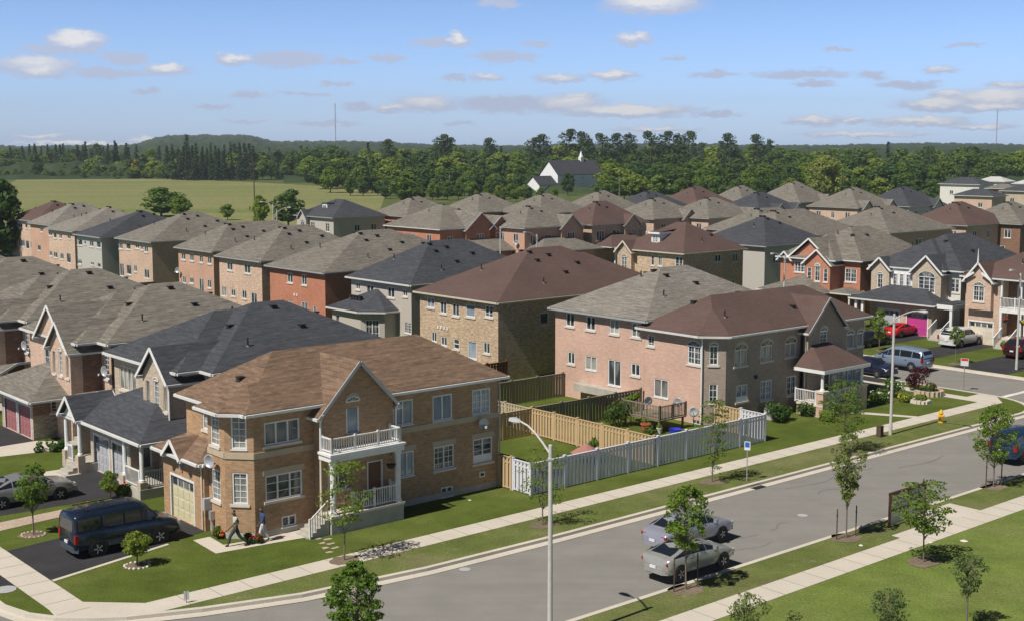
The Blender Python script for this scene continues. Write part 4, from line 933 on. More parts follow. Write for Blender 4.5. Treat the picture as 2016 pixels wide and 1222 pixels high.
# bigger ones in the middle distance
back_house('hipped_house', 'big charcoal hipped roof behind the orange red brick house', at(1507, 486, 6.5)[0] + .4, at(1507, 486, 6.5)[1] + .4, 11.0, 13, 9.9, 7, STUCCO_G, S_CHAR, [(2, 4, 1.4, 1.4, 'm2')], [(2.5, 4.2, 1.6, 1.3, 'm3'), (6, 4.2, 1.4, 1.3, 'm3')]).close()
back_house('hipped_house', 'wide grey roof stepping down in two ridges behind the big charcoal roof', 144.0, 111.5, 12, 19, 9.9, 6.5, B_RED, S_GREY, None, None).close()
back_house('hipped_house', 'largest grey roof of the far right, above a salmon brick wall', 164.0, 107.6, 12.5, 17, 10.0, 7.0, B_SALMON, S_GREY, None, [(3, 4, 1.6, 1.4, 'm2'), (8, 4, 1.6, 1.4, 'm2')]).close()
back_house('hipped_house', 'grey roof joining the largest grey roof on its left', 152.0, 121, 11, 16, 9.6, 6, B_RED, S_GREY).close()
# the older houses far right
OLD = [('pale walled house with dark roof below the woods at the far right', 1853, 1925, 363, 383, SIDING, S_CHAR, 405), ('peach walled bungalow with dark roof at the far right', 1881, 1950, 386, 404, B_PEACH, S_CHAR, 330),
       ('grey roofed house behind the peach walled bungalow', 1945, 1990, 372, 382, B_BROWN, S_GREY, 385), ('house with a silver white roof at the far right', 1925, 1975, 358, 372, SIDING, S_WHITE, 440), ('second silver white roof, cut by the right edge', 1998, 2060, 363, 376, SIDING, S_WHITE, 430),
       ('dark roofed house cut by the right edge below the silver roofs', 1975, 2040, 377, 396, B_BEIGE, S_CHAR, 350)]
for lb, xa, xb, ye, yb, wm, rm, dd in OLD:
    ze = CH - (ye - YH) / F * dd; zb = max(0.0, CH - (yb - YH) / F * dd) if 0 else 0
    u, v = at((xa + xb) / 2, ye, ze)
    w = (xb - xa) / F * dd * .95
    h = House('older_house', lb, u, v)
    a = w * .62; hh = ze
    h.facade((u, v + a), (u, v - a), 0, hh, wm, [(a * .6, hh * .55, 1.3, 1.2, 'm2'), (a * 1.4, hh * .55, 1.3, 1.2, 'm2')]); h.facade((u, v - a), (u + a * 1.3, v - a), 0, hh, wm, [(a * .6, hh * .5, 1.4, 1.2, 'm2')], 'side_wall'); h.facade((u + a * 1.3, v - a), (u + a * 1.3, v + a), 0, hh, wm); h.facade((u + a * 1.3, v + a), (u, v + a), 0, hh, wm)
    h.roof([(rect(u - .5, u + a * 1.3 + .5, v - a - .5, v + a + .5), (.42,) * 4, hh)], rm, WHITE); h.close()
# white church with its steeple and annex
h = House('church', 'white country church with dark roof and small pointed steeple among the trees', 360, 398)
RCH = 0
cw = paint('church_white', (.8, .8, .8), .6)
def church_at(x, z): return x
pu, pv = at(1098, 379, 0); d = Vector((1, 0, 0)); n = Vector((0, -1, 0)); L = 25.5; Wd = 11.0
def C2(s, t, z): p = Vector((pu, pv, 0)) + d * s - n * t; return (p.x, p.y, z)
wb = MB(); e = 7.4; rp = 12.8
dg = Vector((-d.y, d.x, 0))
f0 = [C2(0, 0, 0), C2(L, 0, 0), C2(L, Wd, 0), C2(0, Wd, 0)]; f1 = [(x, y, e) for x, y, z in f0]
for i in range(4): j = (i + 1) % 4; wb.face([f0[i], f0[j], f1[j], f1[i]], cw)
wb.face([f1[3], f1[0], C2(0, Wd / 2, rp)], cw); wb.face([f1[1], f1[2], C2(L, Wd / 2, rp)], cw); h.part('wall', wb)
rb = MB()
for sg, t0 in ((-.5, -.5), (Wd + .5, Wd + .5)):
    q = [C2(-.5, t0, e - .35), C2(L + .5, t0, e - .35), C2(L + .5, Wd / 2, rp + .1), C2(-.5, Wd / 2, rp + .1)]
    rb.hexa(q, [(x, y, z + .2) for x, y, z in q], S_CHAR)
h.part('roof', rb)
ss = MB(); c = C2(L * .72, Wd / 2, 0); ss.box(c[0] - .8, c[1] - .8, rp - .8, c[0] + .8, c[1] + .8, rp + 1.6, cw); ss.lathe([(.9, 0), (.05, 2.6)], 6, cw, (c[0], c[1], rp + 1.6)); h.part('steeple', ss)
for s_ in (L * .3, L * .55, L * .8):
    p = C2(s_, -.05, 3.4); h.add_window((p[0], p[1], 3.4), math.atan2(d.y, d.x), 1.0, 2.2, 'm1-arch')
h.close()
pu, pv = at(1062, 381, 0)
h = House('church_annex', 'small white gabled annex left of the church', pu, pv)
wb = MB(); L2, W2 = 9.5, 8; e = 3.4; rp = 6.6
f0 = [C2(0, 0, 0), C2(L2, 0, 0), C2(L2, W2, 0), C2(0, W2, 0)]; f1 = [(x, y, e) for x, y, z in f0]
for i in range(4): j = (i + 1) % 4; wb.face([f0[i], f0[j], f1[j], f1[i]], cw)
wb.face([f1[3], f1[0], C2(0, W2 / 2, rp)], cw); wb.face([f1[1], f1[2], C2(L2, W2 / 2, rp)], cw); h.part('wall', wb)
rb = MB()
for t0 in (-.4, W2 + .4):
    q = [C2(-.4, t0, e - .3), C2(L2 + .4, t0, e - .3), C2(L2 + .4, W2 / 2, rp + .1), C2(-.4, W2 / 2, rp + .1)]; rb.hexa(q, [(x, y, z + .18) for x, y, z in q], S_CHAR)
h.part('roof', rb)
p = C2(-.05, W2 / 2, 1); h.add_window((p[0], p[1], 1.6), math.atan2(d.y, d.x) - R(90), 1.2, 1.4, 'm2'); h.close()
for lb, x, y, w, hh, rm in (('low white barn among the trees left of the church', 876, 372, 9, 5, S_GREY), ('white farmhouse in the trees beyond the left field', 78, 336, 13, 6, S_GREY), ('white gabled farmhouse behind the dark spruces', 512, 346, 14, 7, S_GREY), ('brown roofed bungalow among the trees beyond the field', 610, 345, 12, 5, S_BROWN)):
    u, v = at(x, y, 0)
    h = House('farm_house', lb, u, v); h.facade((u, v + w / 2), (u, v - w / 2), 0, hh, SIDING, [(w * .3, 1, 1.4, 1.4, 'm2'), (w * .7, 1, 1.4, 1.4, 'm2')]); h.facade((u, v - w / 2), (u + 8, v - w / 2), 0, hh, SIDING); h.facade((u + 8, v - w / 2), (u + 8, v + w / 2), 0, hh, SIDING); h.facade((u + 8, v + w / 2), (u, v + w / 2), 0, hh, SIDING)
    h.roof([(rect(u - .5, u + 8.5, v - w / 2 - .5, v + w / 2 + .5), (.5, .5, .5, .5), hh)], rm, WHITE); h.close()
# ---------------------------------------------------------------- ground, streets, kerbs
M_LAWN = ground_mat('lawn_grass', [(.062, .092, .015), (.086, .116, .020), (.120, .136, .036)], .11, 10, .05, None, .34)
M_PARK = ground_mat('park_grass', [(.115, .168, .030), (.140, .185, .042), (.175, .19, .065)], .10, 8, .05, None, .34, (.2, .19, .085))
M_VERGE = ground_mat('verge_grass', [(.095, .128, .028), (.125, .148, .044), (.19, .175, .09)], .16, 9, .05, None, .34, (.30, .255, .165))
M_FIELD = ground_mat('hay_field', [(.165, .185, .066), (.20, .205, .085), (.235, .215, .105)], .012, .8, 0, (-14, .004, .05, (.82, .9, .78), (1.12, 1.06, 1.1)))
M_EARTH = ground_mat('rough_meadow', [(.06, .095, .025), (.09, .115, .035), (.12, .12, .05)], .02, .9, 0)
M_ROAD = ground_mat('asphalt', [(.215, .206, .19), (.228, .218, .2), (.208, .2, .184)], .05, 26, .006, (40.5, .03, .8, (.93, .93, .935), (1.04, 1.04, 1.035)), .12)
M_DRIVE = ground_mat('dark_asphalt', [(.038, .038, .041), (.048, .047, .049)], .3, 20, .01)
M_WALK = ground_mat('walk_concrete', [(.50, .455, .385), (.55, .50, .43)], .25, 14, .004, None, .09)
M_KERB = ground_mat('kerb_concrete', [(.50, .46, .39), (.56, .515, .44)], .4, 12, .004, None, .09)
M_PAVER = ground_mat('paver_path', [(.40, .31, .25), (.46, .37, .30)], .5, 9, .01)
M_MULCH = ground_mat('mulch', [(.16, .12, .085), (.22, .175, .13)], .8, 12, .03)
M_JOINT = paint('joint', (.22, .2, .17), .95)
M_WHITE = ground_mat('road_paint', [(.62, .61, .58), (.7, .69, .66)], .6, 9, 0)

def sheet(mb, pts, z, mat, th=0):
    p = [W(u, v, z) for u, v in pts]
    a = sum(p[i].x * p[(i + 1) % len(p)].y - p[(i + 1) % len(p)].x * p[i].y for i in range(len(p)))
    if a < 0: p.reverse()
    if th: mb.hexa([(q.x, q.y, z - th) for q in p], p, mat)
    else: mb.face(p, mat)
def band(pts, off0, off1):
    """strip beside a polyline"""
    L, Rr = [], []
    for i in range(len(pts)):
        a = Vector(pts[max(0, i - 1)]); b = Vector(pts[min(len(pts) - 1, i + 1)]); d = (b - a).normalized(); n = Vector((-d.y, d.x))
        L.append(tuple(Vector(pts[i]) + n * off0)); Rr.append(tuple(Vector(pts[i]) + n * off1))
    return L, Rr
def strip(mb, pts, o0, o1, z, mat, th=0):
    L, Rr = band(pts, o0, o1)
    for i in range(len(pts) - 1): sheet(mb, [L[i], L[i + 1], Rr[i + 1], Rr[i]], z, mat, th)
def arc(cu, cv, r, a0, a1, n=10): return [(cu + r * math.cos(R(a0 + (a1 - a0) * i / n)), cv + r * math.sin(R(a0 + (a1 - a0) * i / n))) for i in range(n + 1)]
def plain(name, mb, kind='structure'): o = mb.build(name); o['kind'] = kind; return o

ZL = -.15
m = MB()
N = 24
ring = [(7000 * math.cos(2 * math.pi * k / N), 7000 * math.sin(2 * math.pi * k / N)) for k in range(N)]
m.face([(x, y, -.25) for x, y in ring], M_EARTH); plain('ground', m)
m = MB(); q = [at(38, 351), at(240, 349), at(470, 357), at(640, 366), at(760, 380), at(748, 412), at(640, 436), at(560, 470), at(430, 470), at(0, 470), at(-60, 400)]
sheet(m, q, -.24, M_FIELD); plain('hay_field', m)
VN, VS = 46.05, 37.25                                   # kerbs of the main road
U2A, U2B = 92.6, 101.6                                  # kerbs of the second street
m = MB(); sheet(m, [(-60, VS - .3), (260, VS - .3), (260, VN + .3), (-60, VN + .3)], ZL, M_ROAD); plain('main_road', m)
m = MB(); sheet(m, [(U2A - 6, VN - .2), (U2B + 6, VN - .2), (U2B + 6, 300), (U2A - 6, 300)], ZL - .004, M_ROAD); plain('side_street', m)
m = MB(); sheet(m, [(-60, VN - .2), (30, VN - .2), (30, 52), (18.5, 60), (18.5, 300), (-60, 300)], ZL - .004, M_ROAD); plain('left_street', m)
m = MB(); sheet(m, [(U2B - 1, 132), (420, 132), (420, 144), (U2B - 1, 144)], ZL - .008, M_ROAD); plain('cross_street', m)
UL = 17.8
CORNER = [(17.8, 54.0), (18.25, 52.3), (19.0, 51.1), (20.1, 50.1), (21.3, 49.3), (24.1, 48.15), (28.2, 46.95), (34.4, 46.25), (42, VN)]
blk1 = CORNER + arc(U2A - 5, VN + 5, 5, 270, 360) + [(U2A, 262), (UL, 262)]
blk2 = arc(U2B + 5, VN + 5, 5, 180, 270) + [(330, VN), (330, 132), (U2B, 132)]
blk3 = [(U2B, 144), (420, 144), (420, 262), (U2B, 262)]
blkS = [(-60, VS), (-60, -60), (260, -60), (260, VS)]
for nm, b, mt in (('lawn', blk1, M_LAWN), ('lawn', blk2, M_LAWN), ('lawn', blk3, M_LAWN), ('park_lawn', blkS, M_PARK)):
    m = MB(); sheet(m, b, 0, mt, .24); plain(nm, m)
k1 = [(UL, 262)] + blk1[:20] + [(U2A, 262)]
m = MB(); strip(m, k1, -.02, .24, .02, M_KERB, .2); strip(m, k1, -.5, -.02, ZL + .02, M_KERB)
k2 = [(U2B, 132)] + blk2[:11] + [(330, VN)]
strip(m, k2, -.02, .24, .02, M_KERB, .2); strip(m, k2, -.5, -.02, ZL + .02, M_KERB)
kS = [(260, VS), (-60, VS)]; strip(m, kS, -.02, .24, .02, M_KERB, .2); strip(m, kS, -.14, -.02, ZL + .02, M_KERB)
plain('kerb', m)
m = MB()                                                # drier grass between kerb and pavement
sheet(m, [(24.1, 48.42), (28.2, 47.22), (34.4, 46.52), (42, VN + .26), (U2A - 5, VN + .26), (U2A - 5, 48.98), (22.8, 48.98)], .006, M_VERGE); sheet(m, [(-60, VS - .26), (260, VS - .26), (260, 34.82), (-60, 34.82)], .006, M_VERGE); plain('verge', m)
m = MB(); c0, c1 = 48.98, 50.35
sheet(m, [(22.3, c0), (U2A - 2.2, c0), (U2A - 2.2, c1), (20.65, c1)], .012, M_WALK); sheet(m, [(-60, 33.4), (260, 33.4), (260, 34.8), (-60, 34.8)], .012, M_WALK)
sheet(m, [(19.2, 52.2), (20.65, 52.2), (20.65, 240), (19.2, 240)], .012, M_WALK); sheet(m, [(19.2, 52.2), (19.1, 51.3), (19.25, 51.1), (20.25, 50.25), (21.4, 49.45), (22.3, c0), (20.65, c1), (20.65, 52.2)], .0125, M_WALK)
sheet(m, [(20.65, c1), (22.6, c1), (20.65, 52.2)], .0125, M_WALK)
sheet(m, [(89.2, c1), (90.5, c1), (90.5, 240), (89.2, 240)], .012, M_WALK); sheet(m, [(U2A - 2.21, c0), (U2A - .3, 50.5), (U2A - .3, 52), (89.25, 52), (89.25, c1)], .0125, M_WALK)
sheet(m, [(102.9, 52), (104.2, 52), (104.2, 131), (102.9, 131)], .012, M_WALK) if 0 else None
plain('pavement', m)
m = MB()
for i in range(160):
    u = 24 + i * 1.5
    if 21 < u < U2A - 2.5: sheet(m, [(u, c0), (u + .03, c0), (u + .03, c1), (u, c1)], .0165, M_JOINT)
    u = -40 + i * 1.5; sheet(m, [(u, 33.4), (u + .03, 33.4), (u + .03, 34.8), (u, 34.8)], .0165, M_JOINT)
for i in range(30): v = c1 + 1 + 1.5 * i; sheet(m, [(19.2, v), (20.65, v), (20.65, v + .03), (19.2, v + .03)], .0165, M_JOINT)
plain('pavement_joints', m)
# driveways and garden paths
m = MB(); sheet(m, [(20.65, 55.9), (29.4, 58.1), (29.35, 62.75), (20.65, 61.3)], .01, M_DRIVE); sheet(m, [(UL + .3, 56), (19.2, 56), (19.2, 61.2), (UL + .3, 61.4)], .01, M_DRIVE)
sheet(m, [(20.65, 67.6), (30.2, 67.2), (30.2, 74.2), (27, 74.4), (20.65, 71.2)], .01, M_DRIVE); sheet(m, [(UL + .3, 67.6), (19.2, 67.6), (19.2, 71.3), (UL + .3, 71.5)], .01, M_DRIVE)
for dv in (14.2, 28.4, 42.6): sheet(m, [(UL + .3, 69.3 + dv), (30.3, 69.3 + dv), (30.3, 75.6 + dv), (UL + .3, 75.6 + dv)], .009, M_DRIVE)
for v0, v1 in ((71.0, 77.3), (63.7, 67.2), (55, 60.2), (87, 93.2)): sheet(m, [(U2B + .28, v0), (118, v0), (118, v1), (U2B + .28, v1)], .01, M_DRIVE)
for v0, v1 in ((60, 63.5), (66, 72), (82, 88), (97, 103), (112, 118)): sheet(m, [(84.6, v0), (U2A - .26, v0), (U2A - .26, v1), (84.6, v1)], .01, M_DRIVE)
for u0 in (124, 134, 150, 168, 186): sheet(m, [(u0, 144.2), (u0 + 5.5, 144.2), (u0 + 5.5, 153.5), (u0, 153.5)], .01, M_DRIVE)
plain('driveway', m)
m = MB()
sheet(m, [at(x, y) for x, y in ((380, 1063), (413, 1056), (440, 1072), (520, 1059), (600, 1039), (646, 1040), (640, 1051), (540, 1068), (425, 1089))], .014, M_WALK)
sheet(m, [(20.66, 64.7), (29.2, 65.9), (29.2, 66.9), (20.66, 66.2)], .014, M_PAVER); sheet(m, [(28.2, 64.3), (31, 64.5), (31, 66.0), (29.2, 65.9), (28.2, 66)], .0145, M_WALK) if 0 else None
sheet(m, [(24, 81.2), (33, 79.7), (33, 81), (30.3, 83.6), (24, 83.2)], .014, M_WALK); sheet(m, [(26.6, 73.3), (29.2, 73.3), (29.2, 75.1), (26.6, 75.2)], .016, M_WALK)
sheet(m, [(80.5, 50.35), (81.2, 50.35), (79.2, 54.4), (78.3, 54.4)], .014, M_WALK)
for i in range(7):
    u, v = 33.0 - i * .12 + (.25 if i % 2 else -.2), 53.2 - i * .36
    r_ = random.Random(i); q_ = lambda: r_.uniform(-.07, .07); sheet(m, [(u + q_(), v + q_()), (u + .38 + q_(), v + .04 + q_()), (u + .36 + q_(), v + .24 + q_()), (u + q_(), v + .21 + q_())], .013, M_PAVER)
sheet(m, [(58.9, 34.8), (62.4, 34.8), (62.4, 36.6), (58.9, 36.6)], .014, M_WALK); sheet(m, [(54.9, 34.8), (58.9, 34.8), (58.9, 35.3), (54.9, 35.3)], .0135, M_WALK)
sheet(m, [(20.7, 55.55), (27.0, 57.2), (27.0, 57.42), (20.7, 55.8)], .017, M_KERB)
plain('path', m)
m = MB()
for u in (44.6, 48.5, 50.5, 46.2): sheet(m, [(u, 34.85), (u + .035, 34.85), (u + .035, VS - .3), (u, VS - .3)], .013, M_MULCH)
sheet(m, [(96.9, 46.6), (97.3, 46.6), (97.3, 52.6), (96.9, 52.6)], ZL + .012, M_WHITE) if 0 else None
sheet(m, [(U2A + .5, 50.3), (U2A + 4.6, 50.3), (U2A + 4.6, 50.75), (U2A + .5, 50.75)], ZL + .012, M_WHITE)
plain('ground_markings', m)
M_STAIN = ground_mat('asphalt_stain', [(.165, .16, .148), (.185, .178, .165)], .3, 20, 0, None, .15)
m = MB()
for i in range(9):                                      # old tyre marks and oil drips
    r_ = random.Random(i + 3); u0, v0 = r_.uniform(34, 88), VS + r_.choice((1.6, 3.1, 5.6, 7.1)) + r_.uniform(-.2, .2); ln = r_.uniform(1.5, 5)
    pts = [(u0 + ln * t / 6, v0 + .25 * math.sin(t * .8 + i)) for t in range(7)]; strip(m, pts, -r_.uniform(.03, .07), r_.uniform(.03, .08), ZL + .006, M_STAIN)
plain('road_stains', m)
# worn earth and flower beds
def blob(m, u, v, r0, r1, mat, z=.018, n=16, seed=0):
    rr = random.Random(seed); sheet(m, [(u + r0 * math.cos(2 * math.pi * i / n) * rr.uniform(.8, 1.15), v + r1 * math.sin(2 * math.pi * i / n) * rr.uniform(.8, 1.15)) for i in range(n)], z, mat)
TREE_SPOTS = {}
# ---------------------------------------------------------------- hills on the horizon
M_HILL = leafm('far_wood', (.026, .050, .022), (.044, .072, .028), .1)
def canopy(name, d0, d1, a0, a1, hfun, nx, ny, seed, rough, mat=M_HILL, kind='stuff'):
    """rolling woodland seen from above: a sheet of uneven crowns"""
    m = MB(); vs = []; k = m.mi(mat)
    for j in range(ny + 1):
        for i in range(nx + 1):
            a = R(a0 + (a1 - a0) * i / nx); d = d0 * (d1 / d0) ** (j / ny)
            x, y = d * math.sin(a), d * math.cos(a)
            z = hfun(math.degrees(a), j / ny)
            q = noise.noise(Vector((x / 26, y / 60, seed))) * .55 + noise.noise(Vector((x / 9, y / 22, seed + 5))) * .45
            vs.append((x, y, z + q * rough if 0 < j else -1))
    m.v = vs
    for j in range(ny):
        for i in range(nx):
            p = j * (nx + 1) + i; m.f.append((p, p + 1, p + nx + 2, p + nx + 1)); m.m.append(k)
    o = m.build(name); o['kind'] = kind; return o
def px_az(x): return math.degrees(math.atan((x - 1008) / F))
def hill_h(az, t):
    x = 1008 + F * math.tan(R(az))
    b = 12 + 9 * t
    def bump_(c, w, hgt, p=2.0): return hgt * math.exp(-abs((x - c) / w) ** p)
    return b + t * (bump_(405, 118, 27, 5) + bump_(560, 70, 6) + bump_(690, 110, 5) - bump_(100, 190, 7)) + t * 3 * math.sin(x / 90)
canopy('distant_hill', 1300, 3400, px_az(-260), px_az(2300), hill_h, 1500, 40, 3.0, 9)
canopy('undergrowth', 690, 830, px_az(560), px_az(775), lambda az, t: 1.5 + 3 * t, 120, 16, 19.0, 3)
canopy('undergrowth', 525, 830, px_az(772), px_az(2080), lambda az, t: 2.2 + 2.5 * t, 700, 60, 14.0, 6)
canopy('undergrowth', 796, 840, px_az(-120), px_az(565), lambda az, t: 1 + 3 * t, 240, 8, 17.0, 3)
canopy('distant_wood', 820, 1350, px_az(-200), px_az(2250), lambda az, t: 8 + 5 * t, 1000, 30, 9.0, 7)
# ---------------------------------------------------------------- vegetation
BARK = paint('bark', (.10, .075, .055), .95, .1, 0, .3, 6)
BARKG = paint('young_bark', (.19, .155, .12), .9, .1, 0, .25, 8)
LF = {k: leafm('leaves_' + k, a, b, t) for k, a, b, t in (
    ('maple', (.125, .205, .028), (.19, .28, .05), .44), ('locust', (.115, .190, .026), (.175, .25, .044), .44), ('pear', (.135, .19, .06), (.19, .24, .095), .4),
    ('oak', (.085, .150, .028), (.130, .205, .042), .35), ('dark', (.055, .110, .028), (.085, .150, .036), .3), ('light', (.150, .215, .034), (.200, .265, .052), .36),
    ('willow', (.20, .25, .07), (.26, .30, .105), .4), ('yellow', (.22, .22, .02), (.28, .27, .03), .25), ('spruce', (.034, .068, .034), (.058, .096, .046), .2),
    ('pine', (.050, .090, .040), (.075, .120, .048), .22), ('bush', (.058, .108, .022), (.090, .145, .034), .3), ('purple', (.055, .012, .018), (.085, .02, .025), .25))}
def leaf_quads(mb, rr, c, r, n, size, mat, flat=.0, sq=(1, 1, 1), out=.75):
    k = mb.mi(mat); V, Fc, M = mb.v, mb.f, mb.m
    for _ in range(n):
        while True:
            d = Vector((rr.uniform(-1, 1), rr.uniform(-1, 1), rr.uniform(-1, 1)))
            if .05 < d.length < 1: break
        d.normalize(); q = r * rr.uniform(.55, 1.0) ** .6
        p = Vector(c) + Vector((d.x * q * sq[0], d.y * q * sq[1], d.z * q * sq[2]))
        nn = (d * out + Vector((rr.gauss(0, .5), rr.gauss(0, .5), rr.gauss(.25 + flat, .45)))).normalized()
        a = nn.orthogonal().normalized(); b = nn.cross(a); t = rr.uniform(0, 6.28)
        a, b = a * math.cos(t) + b * math.sin(t), b * math.cos(t) - a * math.sin(t)
        s = size * rr.uniform(.6, 1.25); a *= s; b *= s * .62
        i = len(V); V += [tuple(p - a), tuple(p + b * .9), tuple(p + a), tuple(p - b * .9)]; Fc.append((i, i + 1, i + 2, i + 3)); M.append(k)
def limb(mb, p, q, r0, r1, mat, rr, seg=3, wob=.08):
    pts = [Vector(p)]; P, Q = Vector(p), Vector(q); Ln = (Q - P).length
    for i in range(1, seg + 1):
        t = i / seg; pts.append(P.lerp(Q, t) + (Vector((rr.gauss(0, 1), rr.gauss(0, 1), rr.gauss(0, .5))) * wob * Ln * .4 if i < seg else Vector((0, 0, 0))))
    mb.tube(pts, [r0 + (r1 - r0) * i / seg for i in range(seg + 1)], 6, mat)
def make_tree(name, label, cat, kind, hgt, wid, base, leaf, nl, lumps, seed, bark=None, group=None, shape='oval', lr=(.16, .26), trunk_r=None, loc=None, per=None):
    """tapered trunk, limbs out to every clump of leaves, and the clumps spread through the crown"""
    rr = random.Random(seed); bark = bark or BARK
    t = thing(name, label, cat, loc if loc is not None else (0, 0, -500), 0, group)
    tb, cb = MB(), MB(); tr = trunk_r or hgt * .018
    ch = hgt - base; top = Vector((rr.gauss(0, .03) * wid, rr.gauss(0, .03) * wid, base + ch * .72))
    tb.tube([(0, 0, -.2), (0, 0, .12), (top.x * .3, top.y * .3, base), tuple(top)], [tr * 1.5, tr, tr * .75, tr * .25], 8, bark)
    n = 0; tries = 0; mat = LF[kind]
    while n < lumps and tries < lumps * 30:
        tries += 1
        z = rr.uniform(0, 1); a = rr.uniform(0, 6.283); q = rr.uniform(.15, 1) ** .55
        if shape == 'oval': prof = math.sin(math.pi * min(1, .12 + z * .82)) ** .7
        elif shape == 'round': prof = math.sqrt(max(0, 1 - (2 * z - 1) ** 2)) * .95 + .05
        elif shape == 'vase': prof = .3 + .75 * z if z < .7 else .82 - (z - .7) * 1.2
        elif shape == 'layer': prof = .55 + .45 * math.sin(math.pi * z)
        elif shape == 'cone': prof = 1 - z * .88
        else: prof = 1
        R_ = wid / 2 * prof; r = wid * rr.uniform(*lr) * (.7 + .3 * prof)
        rad = max(0, R_ - r * .7) * q
        c = Vector((rad * math.cos(a), rad * math.sin(a), base + ch * (.06 + .88 * z)))
        sq = (1, 1, .8)
        if shape == 'layer': sq = (1.25, 1.25, .32)
        leaf_quads(cb, rr, c, r, per or nl, leaf, mat, .3 if shape == 'layer' else 0, sq)
        if n % 2 == 0 or hgt < 6:
            zz = max(base * .8, c.z - ch * rr.uniform(.1, .3)); f = (zz - base) / max(.1, top.z - base); p0 = Vector((top.x * max(0, f), top.y * max(0, f), min(zz, top.z)))
            limb(tb, p0, c, tr * .35, tr * .08, bark, rr)
        n += 1
    tb.build('trunk', t); cb.build('crown', t); return t
def make_conifer(label, kind, hgt, wid, seed, group, name='spruce_tree', dens=1.0):
    rr = random.Random(seed); t = thing(name, label, 'tree', (0, 0, -500), 0, group)
    tb, cb = MB(), MB(); tb.tube([(0, 0, -.3), (0, 0, hgt * .5), (0, 0, hgt)], [hgt * .017, hgt * .01, .03], 7, BARK)
    z = hgt * .06; mat = LF[kind]
    while z < hgt * .98:
        f = z / hgt; rad = wid / 2 * (1 - f) ** .85 + .12; nb = max(4, int(9 * (1 - f) + 3))
        for k in range(nb):
            a = rr.uniform(0, 6.283); L_ = rad * rr.uniform(.7, 1.12)
            for s in range(max(2, int(L_ / .55))):
                d = L_ * (s + rr.uniform(.4, 1)) / max(2, int(L_ / .55)); c = (d * math.cos(a), d * math.sin(a), z - d * .28 + .15 * rr.gauss(0, 1))
                leaf_quads(cb, rr, c, .42, int(3 * dens), .5, mat, .25, (1, 1, .5), .4)
            if k % 3 == 0: tb.beam((0, 0, z), (L_ * .8 * math.cos(a), L_ * .8 * math.sin(a), z - L_ * .2), .07, .06, BARK)
        z += hgt * .034
    tb.build('trunk', t); cb.build('crown', t); return t
def make_pine(label, hgt, wid, seed, group):
    rr = random.Random(seed); t = thing('pine_tree', label, 'tree', (0, 0, -500), 0, group)
    tb, cb = MB(), MB(); tb.tube([(0, 0, -.3), (rr.gauss(0, .2), 0, hgt * .5), (rr.gauss(0, .4), rr.gauss(0, .3), hgt * .97)], [hgt * .018, hgt * .013, .06], 7, BARK)
    for i in range(46):
        f = rr.uniform(.18, 1.0); z = hgt * f; a = rr.uniform(0, 6.283); L_ = wid / 2 * (1.12 - f) ** .8 * rr.uniform(.4, 1.5) + .3
        c = Vector((L_ * math.cos(a), L_ * math.sin(a), z + L_ * .12)); tb.beam((0, 0, z - .3), c, .12, .1, BARK)
        leaf_quads(cb, rr, c, wid * rr.uniform(.11, .19), 48, .5, LF['pine'], .25, (1.2, 1.2, .65), .5)
    tb.build('trunk', t); cb.build('crown', t); return t
def mulch_ring(label, u, v, r, seed, stones=False, mat=None):
    m = MB(); p = W(u, v)
    blob_ = [(u + r * math.cos(2 * math.pi * i / 18) * random.Random(seed + i).uniform(.82, 1.1), v + r * .8 * math.sin(2 * math.pi * i / 18) * random.Random(seed + i + 50).uniform(.82, 1.1)) for i in range(18)]
    sheet(m, blob_, .02, mat or M_MULCH)
    o = m.build('mulch_bed', None); o['kind'] = 'structure'
    if stones:
        q = thing('stone_ring', label, 'stone ring', p)
        b = MB(); rr = random.Random(seed)
        for i in range(15):
            a = 2 * math.pi * i / 15; x, y = .62 * math.cos(a), .62 * math.sin(a); s = rr.uniform(.09, .13)
            b.lathe([(s, 0), (s * 1.05, s * .6), (s * .5, s * 1.1)], 6, SILL, (x, y, 0))
        b.build('stones', q)
def street_tree(name, label, px, py, crown_top, kind, wid, base_f, leaf, lumps, per, seed, shape, stakes=0, mulch=.9, z=0, lr=(.16, .26), bark=None, tr=None, group='young trees along the streets'):
    u, v = at(px, py, z); p = W(u, v, z)
    hgt = CH - (crown_top - YH) / (py - YH) * (CH - z) - z
    make_tree(name, label, 'tree', kind, hgt, wid, hgt * base_f, leaf, per, lumps, seed, bark or BARKG, group, shape, lr, tr or .05, loc=p)
    if mulch: mulch_ring('', u, v, mulch, seed)
    for s in ((-1, 1)[:stakes]):
        q = W(u + s * .62, v + s * -.12, 0); st = tag(link('tree_stake', STAKE, None, q), STAKE_L[(px, s)], 'stake', 'stakes beside young trees')
    return u, v
m = MB(); m.box(-.025, -.025, -.1, .025, .025, 1.55, BARK); m.box(-.035, -.035, 1.2, .035, .035, 1.26, DARK); STAKE = m.mesh('tree_stake')
STAKE_L = {}
for px, nm in ((1350, 'silver convertible'), (1666, 'maroon notice frame'), (1956, 'blue van')):
    STAKE_L[(px, -1)] = 'thin dark stake left of the staked maple near the %s' % nm; STAKE_L[(px, 1)] = 'thin dark stake right of the staked maple near the %s' % nm
